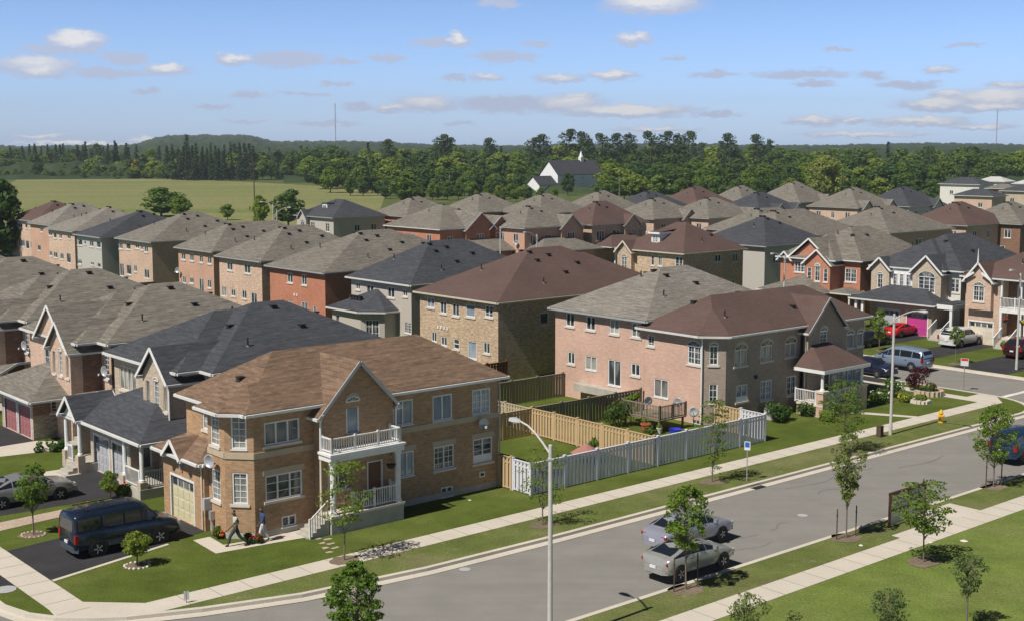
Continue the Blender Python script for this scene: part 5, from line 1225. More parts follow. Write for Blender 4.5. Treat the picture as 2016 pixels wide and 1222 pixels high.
T = [('locust_tree', 'sparse young locust in front of the white porch of the rust roofed house', 678, 1102, 893, 'locust', 2.7, .32, 0.074, 46, 34, 1, 'layer', (.10, .17), 0, .8),
 ('maple_tree', 'dense round maple at the bottom edge, left of the tall lamp post', 700, 1330, 1092, 'maple', 2.4, .34, 0.085, 130, 30, 2, 'oval', (.065, .115), 0, 0),
 ('locust_tree', 'sparse low locust beside the tall white lamp post', 1068, 1033, 872, 'locust', 3.1, .25, 0.070, 36, 28, 3, 'layer', (.09, .15), 0, .8),
 ('locust_tree', 'thin locust standing before the grey white fence', 1402, 948, 772, 'locust', 2.3, .1, 0.074, 42, 34, 4, 'layer', (.10, .17), 0, .9),
 ('maple_tree', 'staked young maple in front of the two silver cars', 1350, 1160, 942, 'maple', 2.3, .36, 0.078, 120, 25, 5, 'oval', (.06, .11), 2, .9),
 ('locust_tree', 'spreading locust before the pillared porch of the dark roofed corner house', 1660, 890, 735, 'locust', 3.5, .22, 0.081, 56, 36, 6, 'layer', (.09, .16), 0, .9),
 ('maple_tree', 'staked young maple left of the maroon notice frame', 1666, 1058, 845, 'pear', 2.5, .34, 0.074, 110, 23, 7, 'vase', (.06, .11), 2, .9),
 ('maple_tree', 'staked young maple in front of the blue van', 1956, 958, 788, 'maple', 2.9, .28, 0.081, 125, 25, 8, 'oval', (.06, .11), 2, .9),
 ('locust_tree', 'light crowned locust in front of the maroon notice frame', 1818, 1106, 936, 'locust', 3.1, .34, 0.085, 54, 38, 9, 'layer', (.09, .16), 0, .9),
 ('pear_tree', 'small slender pear tree at the bottom right of the park lawn', 1903, 1235, 1082, 'pear', 2.1, .42, 0.056, 70, 24, 10, 'vase', (.08, .13), 0, 0),
 ('pear_tree', 'pear tree top at the bottom edge, second from the right', 1748, 1310, 1152, 'pear', 2.2, .4, 0.056, 76, 24, 11, 'vase', (.08, .13), 0, 0),
 ('pear_tree', 'pear tree at the bottom edge, reaching over the pavement', 1472, 1330, 1150, 'pear', 2.0, .3, 0.059, 70, 24, 12, 'vase', (.08, .13), 0, 0),
 ('pear_tree', 'lowest pear tree top, just showing at the bottom edge', 1556, 1370, 1196, 'pear', 1.6, .3, 0.059, 46, 24, 13, 'vase', (.08, .13), 0, 0),
 ('ball_tree', 'little round clipped tree in a white stone ring beside the dark green van', 270, 1113, 1043, 'light', 1.5, .32, 0.056, 70, 40, 14, 'round', (.1, .16), 0, .62),
 ('maple_tree', 'young maple on the lawn in front of the beige sedan', 66, 1052, 903, 'maple', 1.9, .37, 0.074, 100, 26, 15, 'oval', (.065, .115), 0, .75),
 ('small_tree', 'small bright green tree beside the charcoal house porch', 218, 982, 922, 'maple', 1.15, .25, 0.063, 44, 34, 16, 'oval', (.1, .17), 0, 0),
 ('small_tree', 'slim green tree before the grey garage door of the magenta door house', 1731, 690, 608, 'maple', 2.0, .28, 0.089, 60, 34, 17, 'oval', (.1, .16), 0, .5),
 ('small_tree', 'thin young tree on the lawn behind the white estate car', 1881, 716, 640, 'maple', 1.5, .5, 0.081, 34, 28, 18, 'oval', (.1, .17), 0, .8)]
for nm, lb, x, y, tp, kd, wd, bf, lf, lu, pe, sd_, sh, lr_, sk, mu in T: street_tree(nm, lb, x, y, tp, kd, wd, bf, lf, lu, pe, sd_, sh, sk, mu, lr=lr_, tr=.042)
for lab, px, py in (('ring of pale stones round the little clipped tree', 270, 1113), ('ring of stones round the young maple on the left lawn', 66, 1052)):
    u, v = at(px, py); q = thing('stone_ring', lab, 'stone ring', W(u, v)); b = MB(); rr = random.Random(px)
    for i in range(16):
        a = 2 * math.pi * i / 16; s = rr.uniform(.05, .08); b.lathe([(s, 0), (s * 1.05, s * .6), (s * .5, s * 1.1)], 6, STONE if px < 100 else SILL, (.56 * math.cos(a), .5 * math.sin(a), 0))
    b.build('stones', q)
# shrubs and beds
def shrub(name, label, px, py, w, h, kind, seed, z=0, group=None, flowers=None, n=900, leaf=.1):
    u, v = at(px, py, z); rr = random.Random(seed)
    t = thing(name, label, 'shrub', W(u, v, z), A0, group); b = MB(); st = MB()
    k = max(5, int(w * 6))
    for i in range(k):
        a, r = rr.uniform(0, 6.28), rr.uniform(0, 1) ** .5 * w * .36; c = (r * math.cos(a), r * math.sin(a), h * rr.uniform(.3, .78))
        leaf_quads(b, rr, c, min(w, h * 1.6) * rr.uniform(.2, .32), n // k, leaf, LF[kind]); st.beam((r * .3 * math.cos(a), r * .3 * math.sin(a), -.05), c, .025, .02, BARK)
    st.build('stems', t); b.build('foliage', t)
    if flowers:
        f = MB()
        for i in range(16):
            a, r = rr.uniform(0, 6.28), rr.uniform(0, 1) ** .5 * w * .45; z_ = h * rr.uniform(.5, .95); s = .045
            f.box(r * math.cos(a) - s, r * math.sin(a) - s, z_ - s, r * math.cos(a) + s, r * math.sin(a) + s, z_ + s, flowers)
        f.build('flowers', t)
PET = {c: paint('petals_' + c, v, .8) for c, v in (('red', (.5, .03, .03)), ('orange', (.62, .16, .02)), ('pink', (.6, .2, .25)), ('white', (.7, .7, .66)), ('yellow', (.6, .45, .03)))}
SH = [('shrub', 'clipped green shrub at the left foot of the pillared porch', 1540, 826, 1.3, 1.0, 'bush', None), ('shrub', 'dark shrub between the air conditioner and the white fence end', 1522, 830, 1.6, 1.3, 'dark', None), ('shrub', 'leafy shrub right of the air conditioner', 1588, 818, 1.5, .9, 'bush', None),
      ('hedge', 'low dark hedge along the front of the pillared porch', 1650, 812, 2.6, 1.3, 'bush', None), ('shrub', 'round dark shrub at the right end of the porch hedge', 1693, 795, 1.6, 1.4, 'dark', None), ('shrub', 'bright low shrub under the porch hedge', 1626, 828, 1.3, .7, 'maple', None),
      ('shrub', 'purple leaved bush in the corner flower bed', 1805, 768, 1.9, 1.9, 'purple', None), ('shrub', 'green bush left of the purple bush', 1762, 782, 1.7, 1.4, 'dark', PET['white']), ('shrub', 'low green bush with white flowers along the corner bed', 1735, 790, 1.8, .9, 'bush', PET['white']),
      ('shrub', 'small round plant inside the pale stone planter', 1812, 790, .9, .6, 'light', None), ('shrub', 'pink flowering plant behind the pale stone planter', 1832, 776, 1.1, .9, 'bush', PET['pink']), ('shrub', 'yellow green plant beside the corner bed', 1780, 790, 1.2, .6, 'light', PET['yellow']),
      ('climbing_plant', 'tall climbing plant on the dark fence beside the wooden deck', 1243, 830, 1.0, 2.6, 'maple', None), ('shrub', 'wide leafy bush in the back garden below the dark fence', 1218, 838, 2.0, 1.9, 'bush', None), ('shrub', 'low bush at the corner of the yellow fence inside the garden', 1280, 862, 1.2, .8, 'bush', None),
      ('flower_bed', 'orange flowers at the corner of the rust roofed house', 436, 1056, 1.1, .45, 'bush', PET['orange']), ('flower_bed', 'red flowers under the bay of the rust roofed house', 500, 1068, .9, .45, 'bush', PET['red']), ('flower_bed', 'green and orange flower strip along the paver path', 188, 1006, 1.9, .4, 'light', PET['orange']),
      ('shrub', 'red flowering shrub beside the charcoal house steps', 240, 975, .9, .8, 'bush', PET['red']), ('hedge', 'low row of green plants before the rose garage house', 108, 886, 3.0, .5, 'dark', None), ('shrub', 'small bush on the deck side of the white balcony house steps', 1985, 690, 1.4, .8, 'light', None),
      ('shrub', 'sapling bush on the right of the fenced lawn near the red umbrella', 1170, 885, .9, .9, 'maple', None)]
for i, (nm, lb, x, y, w_, h_, kd, fl) in enumerate(SH): shrub(nm, lb, x, y, w_, h_, kd, 100 + i, 0, None, fl)
# ---------------------------------------------------------------- the woods: trees one can tell apart
KIND = []
def proto(f, *a, **k): return f(*a, **k)
GA = 'broadleaf trees of the woods'
BL = []
for i, (kd, hh, ww, sh) in enumerate((('oak', 15, 11, 'round'), ('dark', 17, 11, 'oval'), ('light', 13, 10, 'round'), ('maple', 14, 10, 'oval'), ('oak', 18, 12, 'oval'), ('dark', 14, 12, 'round'))):
    lab = {'oak': 'mid green broadleaf tree in the woods beyond the roofs', 'dark': 'dark green broadleaf tree in the woods beyond the roofs', 'light': 'yellow green broadleaf tree in the woods beyond the roofs', 'maple': 'fresh green broadleaf tree in the woods beyond the roofs'}[kd]
    BL.append((make_tree('broadleaf_tree', lab, 'tree', kd, hh, ww, hh * .12, .62, 48, 42, 40 + i, BARK, GA, sh, (.13, .22)), hh, kd))
CF = [(make_conifer('tall dark spruce in the tree belt beyond the fields', 'spruce', 22, 8, 61, 'spruces of the tree belt'), 22), (make_conifer('slim dark spruce in the tree belt beyond the fields', 'spruce', 20, 6, 62, 'spruces of the tree belt'), 20)]
PN = [(make_pine('old pine with flat ragged top rising above the woods', 23, 11, 63, 'pines above the woods'), 23), (make_pine('old pine with flat ragged top rising above the woods', 24, 9, 64, 'pines above the woods'), 24)]
USED = set()
def place(pr, x, y, top=None, sc=None, label=None, group=None, sx=1.0):
    o, hh = pr[0], pr[1]; u, v = at(x, y); p = W(u, v)
    if sc is None: sc = max(.3, (CH - (top - YH) / (y - YH) * CH) / hh)
    return dup(o, p, random.uniform(0, 6.28), (sc * sx, sc * sx, sc), label, group)
rr = random.Random(21)
def belt(x0, x1, y, top0, top1, step, mix, jy=2.0):
    x = x0
    while x < x1:
        k = rr.random(); yy = y(x) + rr.uniform(-jy, jy); tp = rr.uniform(top0, top1) if not callable(top0) else top0(x) + rr.uniform(0, top1)
        if k < mix[0]: place(rr.choice(CF), x, yy, tp - 6, sx=rr.uniform(.9, 1.3))
        elif k < mix[0] + mix[1]: place(rr.choice(PN), x, yy, tp - 8)
        else: place(rr.choice(BL), x, yy, tp + rr.uniform(0, 8), sx=rr.uniform(1.15, 1.6))
        x += step * rr.uniform(.7, 1.3)
base_l = lambda x: 348 + max(0, x - 300) * .03
belt(-40, 640, lambda x: 344, 291, 301, 15, (.4, .05), 1.5)          # tree belt behind the field
belt(-40, 650, lambda x: base_l(x) - 1, 300, 316, 16, (.22, .0), 1)
belt(-40, 340, lambda x: 350, 312, 326, 15, (0, .0), .8)
belt(-40, 330, lambda x: 351.5, 328, 338, 15, (0, .0), .4)
belt(330, 500, lambda x: 353, 286, 298, 9, (.95, .0), 1.5)
belt(340, 480, lambda x: 355, 300, 312, 15, (.9, .0), 1)
belt(60, 260, lambda x: 346, 288, 302, 14, (.85, .0), 1)
place(CF[0], 369, 353, 266, sx=1.2)
for x, tp in ((228, 277), (250, 282), (170, 279), (70, 283), (120, 285), (315, 288)): place(CF[1], x, 346, tp)
belt(600, 2040, lambda x: 352, 283, 297, 26, (.06, .12), 2)
belt(610, 2040, lambda x: 361, 295, 309, 27, (.03, .06), 2.5)
belt(640, 2040, lambda x: 371 - max(0, x - 1850) * .05, 306, 321, 29, (.03, .02), 2.5)
belt(650, 1040, lambda x: 378 + (x - 660) * .012, 324, 342, 30, (.02, 0), 2)
belt(690, 1045, lambda x: 385, 338, 352, 24, (0, 0), 1.5)
belt(760, 1040, lambda x: 392, 354, 366, 24, (0, 0), 1.5)
belt(990, 1105, lambda x: 396, 379, 385, 22, (0, 0), 1)
belt(1180, 1260, lambda x: 390, 352, 364, 24, (0, 0), 1)
belt(1200, 1870, lambda x: 382, 318, 335, 30, (.01, 0), 2.5)
belt(1205, 1850, lambda x: 394, 335, 352, 34, (0, 0), 3)
for x, tp in ((870, 268), (885, 274), (1120, 258), (1150, 263), (1185, 266), (1240, 264), (1280, 262), (1310, 262), (1335, 265), (1355, 262), (1435, 266), (1490, 268), (965, 275), (1050, 274), (1070, 268), (1215, 266)): place(rr.choice(PN), x, 362, tp)
# single trees that stand out
def single(label, x, y, top, pr, sx=1.0, nm=None):
    o = place(pr, x, y, top, label=label, sx=sx); o['group'] = ''; del o['group']; return o
u, v = at(1625, 398); make_tree('willow_tree', 'big pale green willow with domed crown before the right woods', 'tree', 'willow', 15.8, 14.5, 1.2, .45, 80, 90, 70, BARK, None, 'round', (.08, .14), loc=W(u, v))
u, v = at(268, 350); make_tree('yellow_tree', 'bright yellow leaved tree in the belt beyond the field', 'tree', 'yellow', 11, 9, 1, .6, 40, 34, 71, BARK, None, 'round', (.14, .22), loc=W(u, v))
single('broad bushy tree standing at the near edge of the hay field', 318, 425, 370, BL[0], 2.5); single('second bushy tree at the near field edge, touching the first', 355, 428, 386, BL[3], 1.7)
single('round dark tree by the lamp posts left of the lone charcoal house', 568, 446, 370, BL[1], 1.6); single('thin tree beside the tall wooden pole', 512, 448, 385, BL[3], .9); single('small shrub like tree behind the grey roofs at the field edge', 448, 432, 405, BL[2], 1.5)
single('dark round tree at the right end of the hay field', 640, 372, 327, BL[5], 1.0); single('dark tree in front of the white church', 1118, 384, 338, BL[1], 1.2)
single('wide green tree behind the grey roofs right of the hay field', 800, 400, 340, BL[0], 1.7); single('small dark tree right of the wide tree behind the grey roofs', 862, 392, 362, BL[5], 1.1)
single('small round tree before the pale walled house at the far right', 1862, 402, 378, BL[1], 1.5); single('bright broad tree at the far right edge', 1985, 352, 314, BL[2], 1.6)
u, v = at(6, 505); make_tree('dark_tree', 'tall dark tree at the left edge beside the farthest left house', 'tree', 'dark', 13.6, 8.5, 1.0, .5, 70, 60, 72, BARK, None, 'oval', (.13, .22), loc=W(u, v))
u, v = at(-28, 500); make_tree('dark_tree', 'dark tree cut by the left edge, behind the tall dark one', 'tree', 'dark', 11.5, 8, 1.0, .5, 60, 50, 73, BARK, None, 'oval', (.13, .22), loc=W(u, v))
for pr in BL + CF + PN:                                  # first of each kind joins the wood too
    x = rr.uniform(700, 1300); u, v = at(x, 358); pr[0].location = W(u, v); s = .95; pr[0].scale = (s, s, s)
# ---------------------------------------------------------------- fences
W_YEL = woodm('fence_fresh', (.56, .41, .235), (.48, .345, .195)); W_GREY = woodm('fence_weathered', (.27, .235, .175), (.22, .19, .14)); W_WHITE = woodm('fence_white_grey', (.66, .66, .69), (.60, .60, .64)); W_RED = woodm('fence_stained', (.20, .075, .04), (.15, .055, .03))
W_PALE = woodm('fence_pale', (.5, .42, .31), (.43, .36, .26))
def fence(label, pts, hgt, mat, cap=None, bay=2.44, name='wooden_fence', board=.14, group=None, sides=(1, -1)):
    """boards on rails between capped posts"""
    u0, v0 = pts[0]; t = thing(name, label, 'fence', W(u0, v0), A0, group)
    for i in range(len(pts) - 1):
        a, b = Vector((pts[i][0] - u0, pts[i][1] - v0, 0)), Vector((pts[i + 1][0] - u0, pts[i + 1][1] - v0, 0)); d = b - a; L_ = d.length; d /= L_; n = Vector((-d.y, d.x, 0)); k = max(1, round(L_ / bay)); st = L_ / k
        for j in range(k + 1):
            if j == 0 and i > 0: continue
            p = a + d * st * j; q = MB(); q.box(p.x - .06, p.y - .06, -.1, p.x + .06, p.y + .06, hgt + .06, mat); q.box(p.x - .085, p.y - .085, hgt + .06, p.x + .085, p.y + .085, hgt + .11, mat); q.build('post', t)
        for j in range(k):
            q = MB(); p0 = a + d * (st * j + .065); p1 = a + d * (st * (j + 1) - .065); ln = (p1 - p0).length; nb = max(1, int(ln / board))
            for z in (.12, hgt - .06, hgt * .84): q.beam(p0 + Vector((0, 0, z)), p1 + Vector((0, 0, z)), .045, .09, mat)
            q.beam(p0 + Vector((0, 0, hgt)), p1 + Vector((0, 0, hgt)), .14, .035, mat)
            for s in range(nb):
                c = p0 + d * (ln * (s + .5) / nb); o = n * (.035 if s % 2 else -.035); w = d * (ln / nb * .54); tt = n * .009
                lo, hi = Vector((0, 0, .06)), Vector((0, 0, hgt - .04))
                q.hexa([c + o - w - tt + lo, c + o + w - tt + lo, c + o + w + tt + lo, c + o - w + tt + lo], [c + o - w - tt + hi, c + o + w - tt + hi, c + o + w + tt + hi, c + o - w + tt + hi], mat)
            q.build('panel', t)
    return t
fence('long pale grey board fence beside the pavement, with square white posts', [(46.2, 54.0), (46.2, 52.5), (66.6, 52.5), (66.7, 54.6)], 1.8, W_WHITE)
fence('short fresh yellow fence panel joining the rust roofed house to the pale fence', [(46.12, 55.15), (46.15, 54.1)], 1.85, W_YEL, bay=3)
fence('fresh yellow board fence crossing the gardens behind the pale fence', [(46.2, 63.9), (56.3, 63.9), (56.3, 52.7)], 1.8, W_YEL)
fence('dark weathered fence between the two gardens, ending at the climbing plant', [(56.5, 64.0), (66.9, 64.0)], 1.8, W_GREY)
fence('weathered grey fence behind it, ending at the twin house patio door', [(56.5, 72.3), (67.0, 72.4)], 1.8, W_GREY)
fence('pale lit fence along the back of the gardens beside the rust roofed house', [(56.5, 64.2), (56.5, 72.2)], 1.7, W_PALE)  # paler boards here: sunlight on this side put into the colour
fence('dark red stained fence at the foot of the chocolate roofed house', [(56.7, 79.0), (66.9, 79.0)], 1.9, W_RED, bay=2)
for v, lb in ((93.4, 'grey fence left of the tan brick house garden'), (108.0, 'grey fence between the stucco sunroom and the red brick house'), (124.0, 'grey fence left of the red brick house garden'), (139.0, 'grey fence left of the mottled blush house garden'), (156, 'grey fence beyond the salmon brick house garden')):
    fence(lb, [(57, v), (69.4 + max(0, (v - 100) * .06), v)], 1.8, W_GREY)
fence('grey rear fence running behind the left street houses', [(56.8, 79.2), (57, 160)], 1.75, W_GREY, bay=4)
fence('yellow wood panel beside the pale pink corner house', [(66.75, 54.75), (66.9, 57.0)], 1.75, W_YEL, bay=3)
fence('short white fence below the tall chocolate roofed dormer house', [(112.5, 100.6), (118.2, 100.2)], 1.9, WHITE, bay=3)
# ---------------------------------------------------------------- garden deck and what stands there
t = thing('garden_deck', 'weathered wooden deck with railings at the patio door', 'deck', W(64.6, 60.3), A0)
b = MB()
for i in range(16): b.box(-1.5 + i * .165, -1.7, .78, -1.5 + i * .165 + .15, 1.7, .84, W_GREY)
b.build('floor', t)
b = MB(); railing(b, (-1.5, -1.7), (-1.5, 1.7), .84, 1.8, W_GREY); railing(b, (-1.5, -1.7), (1.1, -1.7), .84, 1.8, W_GREY); b.build('railing', t)
for x in (-1.4, .9):
    for y in (-1.6, 1.6): b = MB(); b.box(x - .06, y - .06, -.1, x + .06, y + .06, .78, W_GREY); b.build('leg', t)
def ground_dish(label, u, v, z, th, r=.42, mat=None):
    t = thing('satellite_dish', label, 'satellite dish', W(u, v, z), th); m = MB(); m.lathe([(.02, 0), (r * .6, .04), (r, .14), (r, .155), (r * .6, .06), (.02, .02)], 18, mat or ALU)
    m.v = [(x, -zz, y + 1.0) for x, y, zz in m.v]; m.build('bowl', t, smooth=True); p = MB(); p.cyl((0, .05, -.05), (0, .05, 1.0), .025, .025, 8, DARK); p.beam((0, -.5, 1.0), (0, .05, .75), .03, .03, DARK); p.build('mast', t)
ground_dish('white satellite dish on the right side of the deck', 65.3, 58.9, .84, A0 - 1.4, .33); ground_dish('grey satellite dish on the left side of the deck', 64.0, 60.6, .84, A0 - .4, .3); ground_dish('dark satellite dish standing right of the deck', 65.6, 57.8, .3, A0 - .9, .36, GREYTRIM)
t = thing('tub', 'blue plastic tub on the ground under the deck', 'tub', W(63.9, 57.9), A0); b = MB(); b.lathe([(.34, 0), (.42, .3), (.46, .32), (.44, .32), (.38, .05)], 16, paint('blue_plastic', (.03, .06, .5), .4)); b.build('bowl', t)
for i, (u, v, c, lb) in enumerate(((62.6, 59.4, (.4, .1, .05), 'terracotta pot, tallest of the things left of the blue tub'), (62.4, 58.8, (.45, .12, .06), 'low terracotta pot on the soil before the deck'), (63.1, 58.6, (.6, .58, .55), 'white garden pot on the soil before the deck'))):
    t = thing('garden_pot', lb, 'pot', W(u, v), 0); s = (1.5, 1.0, .9)[i]; m = paint('pot_%d' % i, c, .8); b = MB(); b.lathe([(.15 * s, 0), (.22 * s, .35 * s), (.25 * s, .36 * s), (.25 * s, .42 * s), (.2 * s, .42 * s)], 12, m); b.build('pot_body', t)
    b = MB(); leaf_quads(b, random.Random(i), (0, 0, .5 * s), .22 * s, 60, .08, LF['maple']); b.build('plant', t)
t = thing('air_conditioner', 'grey air conditioning unit against the shaded wall', 'air conditioner', W(72.6, 56.6), A0)
b = MB(); b.box(-.45, -.4, 0, .45, .4, .85, GREYTRIM); b.build('casing', t); b = MB(); b.cyl((0, 0, .85), (0, 0, .9), .36, .36, 16, DARK); b.build('fan_grille', t); b = MB()
for i in range(9): b.box(-.4, -.412, .1 + i * .08, .4, -.4, .13 + i * .08, DARK)
b.build('vent_grille', t)
def umbrella(name, label, u, v, z, mat, op, h=2.3, r=1.3):
    t = thing(name, label, 'parasol', W(u, v, z)); b = MB(); b.cyl((0, 0, 0), (0, 0, h + .1), .03, .03, 8, ALU); b.lathe([(.28, 0), (.26, .08), (.05, .1)], 12, CONC); b.build('pole', t); b = MB()
    if op: b.lathe([(r, h - .55), (r * .5, h - .25), (.03, h), (.02, h - .02), (r * .5, h - .29), (r * .99, h - .58)], 8, mat)
    else: b.lathe([(.1, .9), (.2, 1.0), (.16, 1.5), (.1, 2.0), (.03, h)], 10, mat)
    b.build('canopy', t)
CLOTH = paint('parasol_cloth', (.72, .72, .7), .9); RED = paint('parasol_red', (.34, .16, .13), .9)
umbrella('closed_parasol', 'closed white parasol in the garden of the red brick house', 66.0, 109.2, 1.0, CLOTH, False); umbrella('closed_parasol', 'closed white parasol near the sunroom garden fence', 63.6, 99.5, .6, CLOTH, False)
umbrella('open_parasol', 'faded red open parasol inside the yellow fence corner', 54.0, 56.2, -.9, RED, True, 2.0, 1.0)
t = thing('gazebo', 'blue topped garden gazebo behind the charcoal roof', 'gazebo', W(64.5, 113.6), A0); b = MB(); b.hexa([(-1.6, -1.6, 2.3), (1.6, -1.6, 2.3), (1.6, 1.6, 2.3), (-1.6, 1.6, 2.3)], [(-.1, -.1, 3.0), (.1, -.1, 3.0), (.1, .1, 3.0), (-.1, .1, 3.0)], paint('navy_canvas', (.03, .035, .16), .8)); b.build('canopy', t)
b = MB(); b.box(-1.65, -1.65, 2.12, 1.65, 1.65, 2.3, WHITE); b.build('valance', t)
for x in (-1.5, 1.5):
    for y in (-1.5, 1.5): b = MB(); b.cyl((x, y, 0), (x, y, 2.2), .05, .05, 8, WHITE); b.build('leg', t)
for (u, v, a, z, c, lb) in ((62.4, 107.0, 0, 2.3, W_PALE, 'pale shed roof beside the sunroom garden'), (64.9, 107.8, 0, 2.0, WHITE, 'white shed roof right of the blue gazebo')):
    t = thing('garden_shed', lb, 'shed', W(u, v), A0); b = MB(); b.box(-1.0, -.9, 0, 1.0, .9, z - .1, W_GREY); b.build('wall', t); b = MB(); b.hexa([(-1.2, -1.1, z - .1), (1.2, -1.1, z - .1), (1.2, 1.1, z + .1), (-1.2, 1.1, z + .1)], [(-1.2, -1.1, z), (1.2, -1.1, z), (1.2, 1.1, z + .2), (-1.2, 1.1, z + .2)], c); b.build('roof', t); b = MB(); b.box(-1.02, -.4, .05, -1.0, .4, 1.75, W_PALE); b.build('door', t)
t = thing('stone_planter', 'curved pale stone planter on the corner lawn', 'planter', W(*at(1812, 792)), A0)
b = MB()
for i in range(14): a = 2 * math.pi * i / 14; b.box(.62 * math.cos(a) - .13, .62 * math.sin(a) - .13, 0, .62 * math.cos(a) + .13, .62 * math.sin(a) + .13, .22 + .02 * (i % 3), SILL)
b.build('stones', t); b = MB(); b.lathe([(.55, 0), (.55, .18)], 14, M_MULCH); b.build('soil', t)
t = thing('stone_planter', 'low curved pink stone wall round the purple bush', 'planter', W(*at(1828, 776)), A0); b = MB()
for i in range(12): a = R(150 + 20 * i); b.box(1.0 * math.cos(a) - .15, 1.0 * math.sin(a) - .15, 0, 1.0 * math.cos(a) + .15, 1.0 * math.sin(a) + .15, .4, STONE)
b.build('stones', t)
# ---------------------------------------------------------------- lamps, poles, signs
def lamp(label, u, v, h, dirn, arm=2.2, group='street lamps', mat=None, r=.1, rise=.75):
    t = thing('street_lamp', label, 'street lamp', W(u, v), 0, group); mat = mat or POLE
    b = MB(); b.lathe([(r * 1.25, -.1), (r * 1.2, .5), (r, .9), (r * .78, h), (r * .78, h + .12), (.03, h + .14)], 14, mat); b.build('pole', t, smooth=False)
    d = Vector((math.cos(A0 + dirn), math.sin(A0 + dirn), 0)); b = MB(); P = [d * (arm * s) + Vector((0, 0, h - .25 + rise * math.sin(s * 1.5))) for s in (0, .25, .5, .75, 1)]; b.tube(P, [.045, .042, .04, .038, .035], 8, mat)
    b.box(-r, -r, h - .45, r, r, h - .38, mat); b.build('arm', t)
    b = MB(); e = P[-1]; q = d.cross(Vector((0, 0, 1))); pr = [(0, .05, .04), (.15, .11, .07), (.4, .15, .1), (.6, .12, .07), (.68, .04, .03)]
    for i in range(4):
        (x0, w0, z0), (x1, w1, z1) = pr[i], pr[i + 1]
        f = lambda x, w, z: [e + d * x - q * w + Vector((0, 0, -.05)), e + d * x + q * w + Vector((0, 0, -.05)), e + d * x + q * w * .6 + Vector((0, 0, z)), e + d * x - q * w * .6 + Vector((0, 0, z))]
        b.hexa(f(x0, w0, z0), f(x1, w1, z1), LAMPH)
    o = b.build('lamp_head', t); b = MB(); c = e + d * .38 + Vector((0, 0, -.05)); b.lathe([(.05, -.1), (.11, -.04), (.12, 0)], 10, paint('lamp_glass', (.6, .6, .55), .2), tuple(c)); b.build('lens', o)
POLE = paint('concrete_pole', (.50, .485, .45), .75, .2, 0, .12, 5); LAMPH = paint('lamp_head_grey', (.42, .42, .42), .5)
lamp('tall white concrete street lamp in the foreground, at the road edge', 32.6, 35.9, 7.75, R(90), 1.75, rise=1.0)
lamp('white street lamp on the far grass strip, near the yellow hydrant', 74.6, 48.3, 8.0, R(-90), 1.8)
lamp('white street lamp at the right edge before the white balcony', 104.9, 55.7, 8.2, R(180), 1.2)
for lb, x, y, h, dr in (('street lamp beside the orange red brick house', 1545, 507, 8, R(180)), ('street lamp standing between the red brick and salmon brick houses', 985, 449, 8, R(0)), ('street lamp top above the chocolate roof, right of the other cross street lamp', 1057, 464, 8, R(180)),
                        ('curved street lamp left of the lone charcoal house', 537, 403, 9, R(150)), ('short straight lamp beside the curved one at the field', 545, 415, 9, R(-30))):
    u, v = at(x, y, h); lamp(lb, u, v, h, dr, 1.6)
t = thing('utility_pole', 'tall dark wooden pole at the near edge of the hay field', 'pole', W(*at(502, 446))); b = MB(); b.cyl((0, 0, -.2), (0, 0, 15.5), .17, .1, 8, BARK); b.build('shaft', t); b = MB(); b.box(-1.0, -.06, 14.6, 1.0, .06, 14.8, BARK)
for x in (-.9, -.4, .4, .9): b.cyl((x, 0, 14.8), (x, 0, 15.0), .04, .03, 6, ALU)
b.build('crossarm', t)
for lb, x, y in (('thin pole behind the grey roof right of the church', 1219, 395), ('thin pole before the willow', 1613, 392), ('pole with a small top before the right woods', 1724, 385)):
    t = thing('utility_pole', lb, 'pole', W(*at(x, y))); b = MB(); b.cyl((0, 0, -.2), (0, 0, 8.5), .14, .09, 8, W_GREY); b.box(-.5, -.05, 8.0, .5, .05, 8.15, W_GREY); b.build('shaft', t)
def mast(label, x, top, d, mat):
    az = math.atan((x - 1008) / F); p = Vector((d * math.sin(az), d * math.cos(az), 0)); h = CH + (YH - top) / F * d
    t = thing('radio_mast', label, 'radio mast', p); b = MB(); w = .9; n = 26
    for k in range(3): a = k * 2.094; b.beam((w * math.cos(a), w * math.sin(a), 0), (w * math.cos(a), w * math.sin(a), h), .35, .35, mat)
    for i in range(n):
        for k in range(3):
            a, c = k * 2.094, (k + 1) * 2.094; z = h * i / n; b.beam((w * math.cos(a), w * math.sin(a), z), (w * math.cos(c), w * math.sin(c), z + h / n), .25, .25, PAINTW if (i // 3) % 2 else mat)
    b.build('lattice', t)
PAINTW = paint('mast_white', (.6, .6, .6), .6); mast('slender red and white radio mast on the horizon above the left woods', 663, 206, 2600, paint('mast_red', (.3, .2, .2), .6)); mast('faint thin radio mast on the horizon at the far right', 1955, 222, 3000, GREYTRIM)
t = thing('fire_hydrant', 'yellow fire hydrant on the grass strip near the corner', 'hydrant', W(*at(1852, 831)), A0); HY = paint('hydrant_yellow', (.75, .43, .03), .45)
b = MB(); b.lathe([(.2, 0), (.2, .05), (.13, .07), (.13, .62), (.17, .64), (.17, .7), (.14, .72), (.12, .82), (.05, .88), (.04, .94)], 14, HY); b.build('barrel', t)
for s in (1, -1): b = MB(); b.cyl((0, s * .1, .48), (0, s * .24, .48), .075, .075, 10, HY); b.build('nozzle_cap', t)
b = MB(); b.cyl((-.1, 0, .42), (-.26, 0, .42), .1, .1, 10, HY); b.build('nozzle_cap', t)
t = thing('post', 'short brown wooden post on the grass strip beside the far street lamp', 'post', W(*at(1732, 859)), A0); b = MB(); b.box(-.17, -.17, -.1, .17, .17, .72, BARK); b.box(-.19, -.19, .72, .19, .19, .76, BARK); b.build('shaft', t)
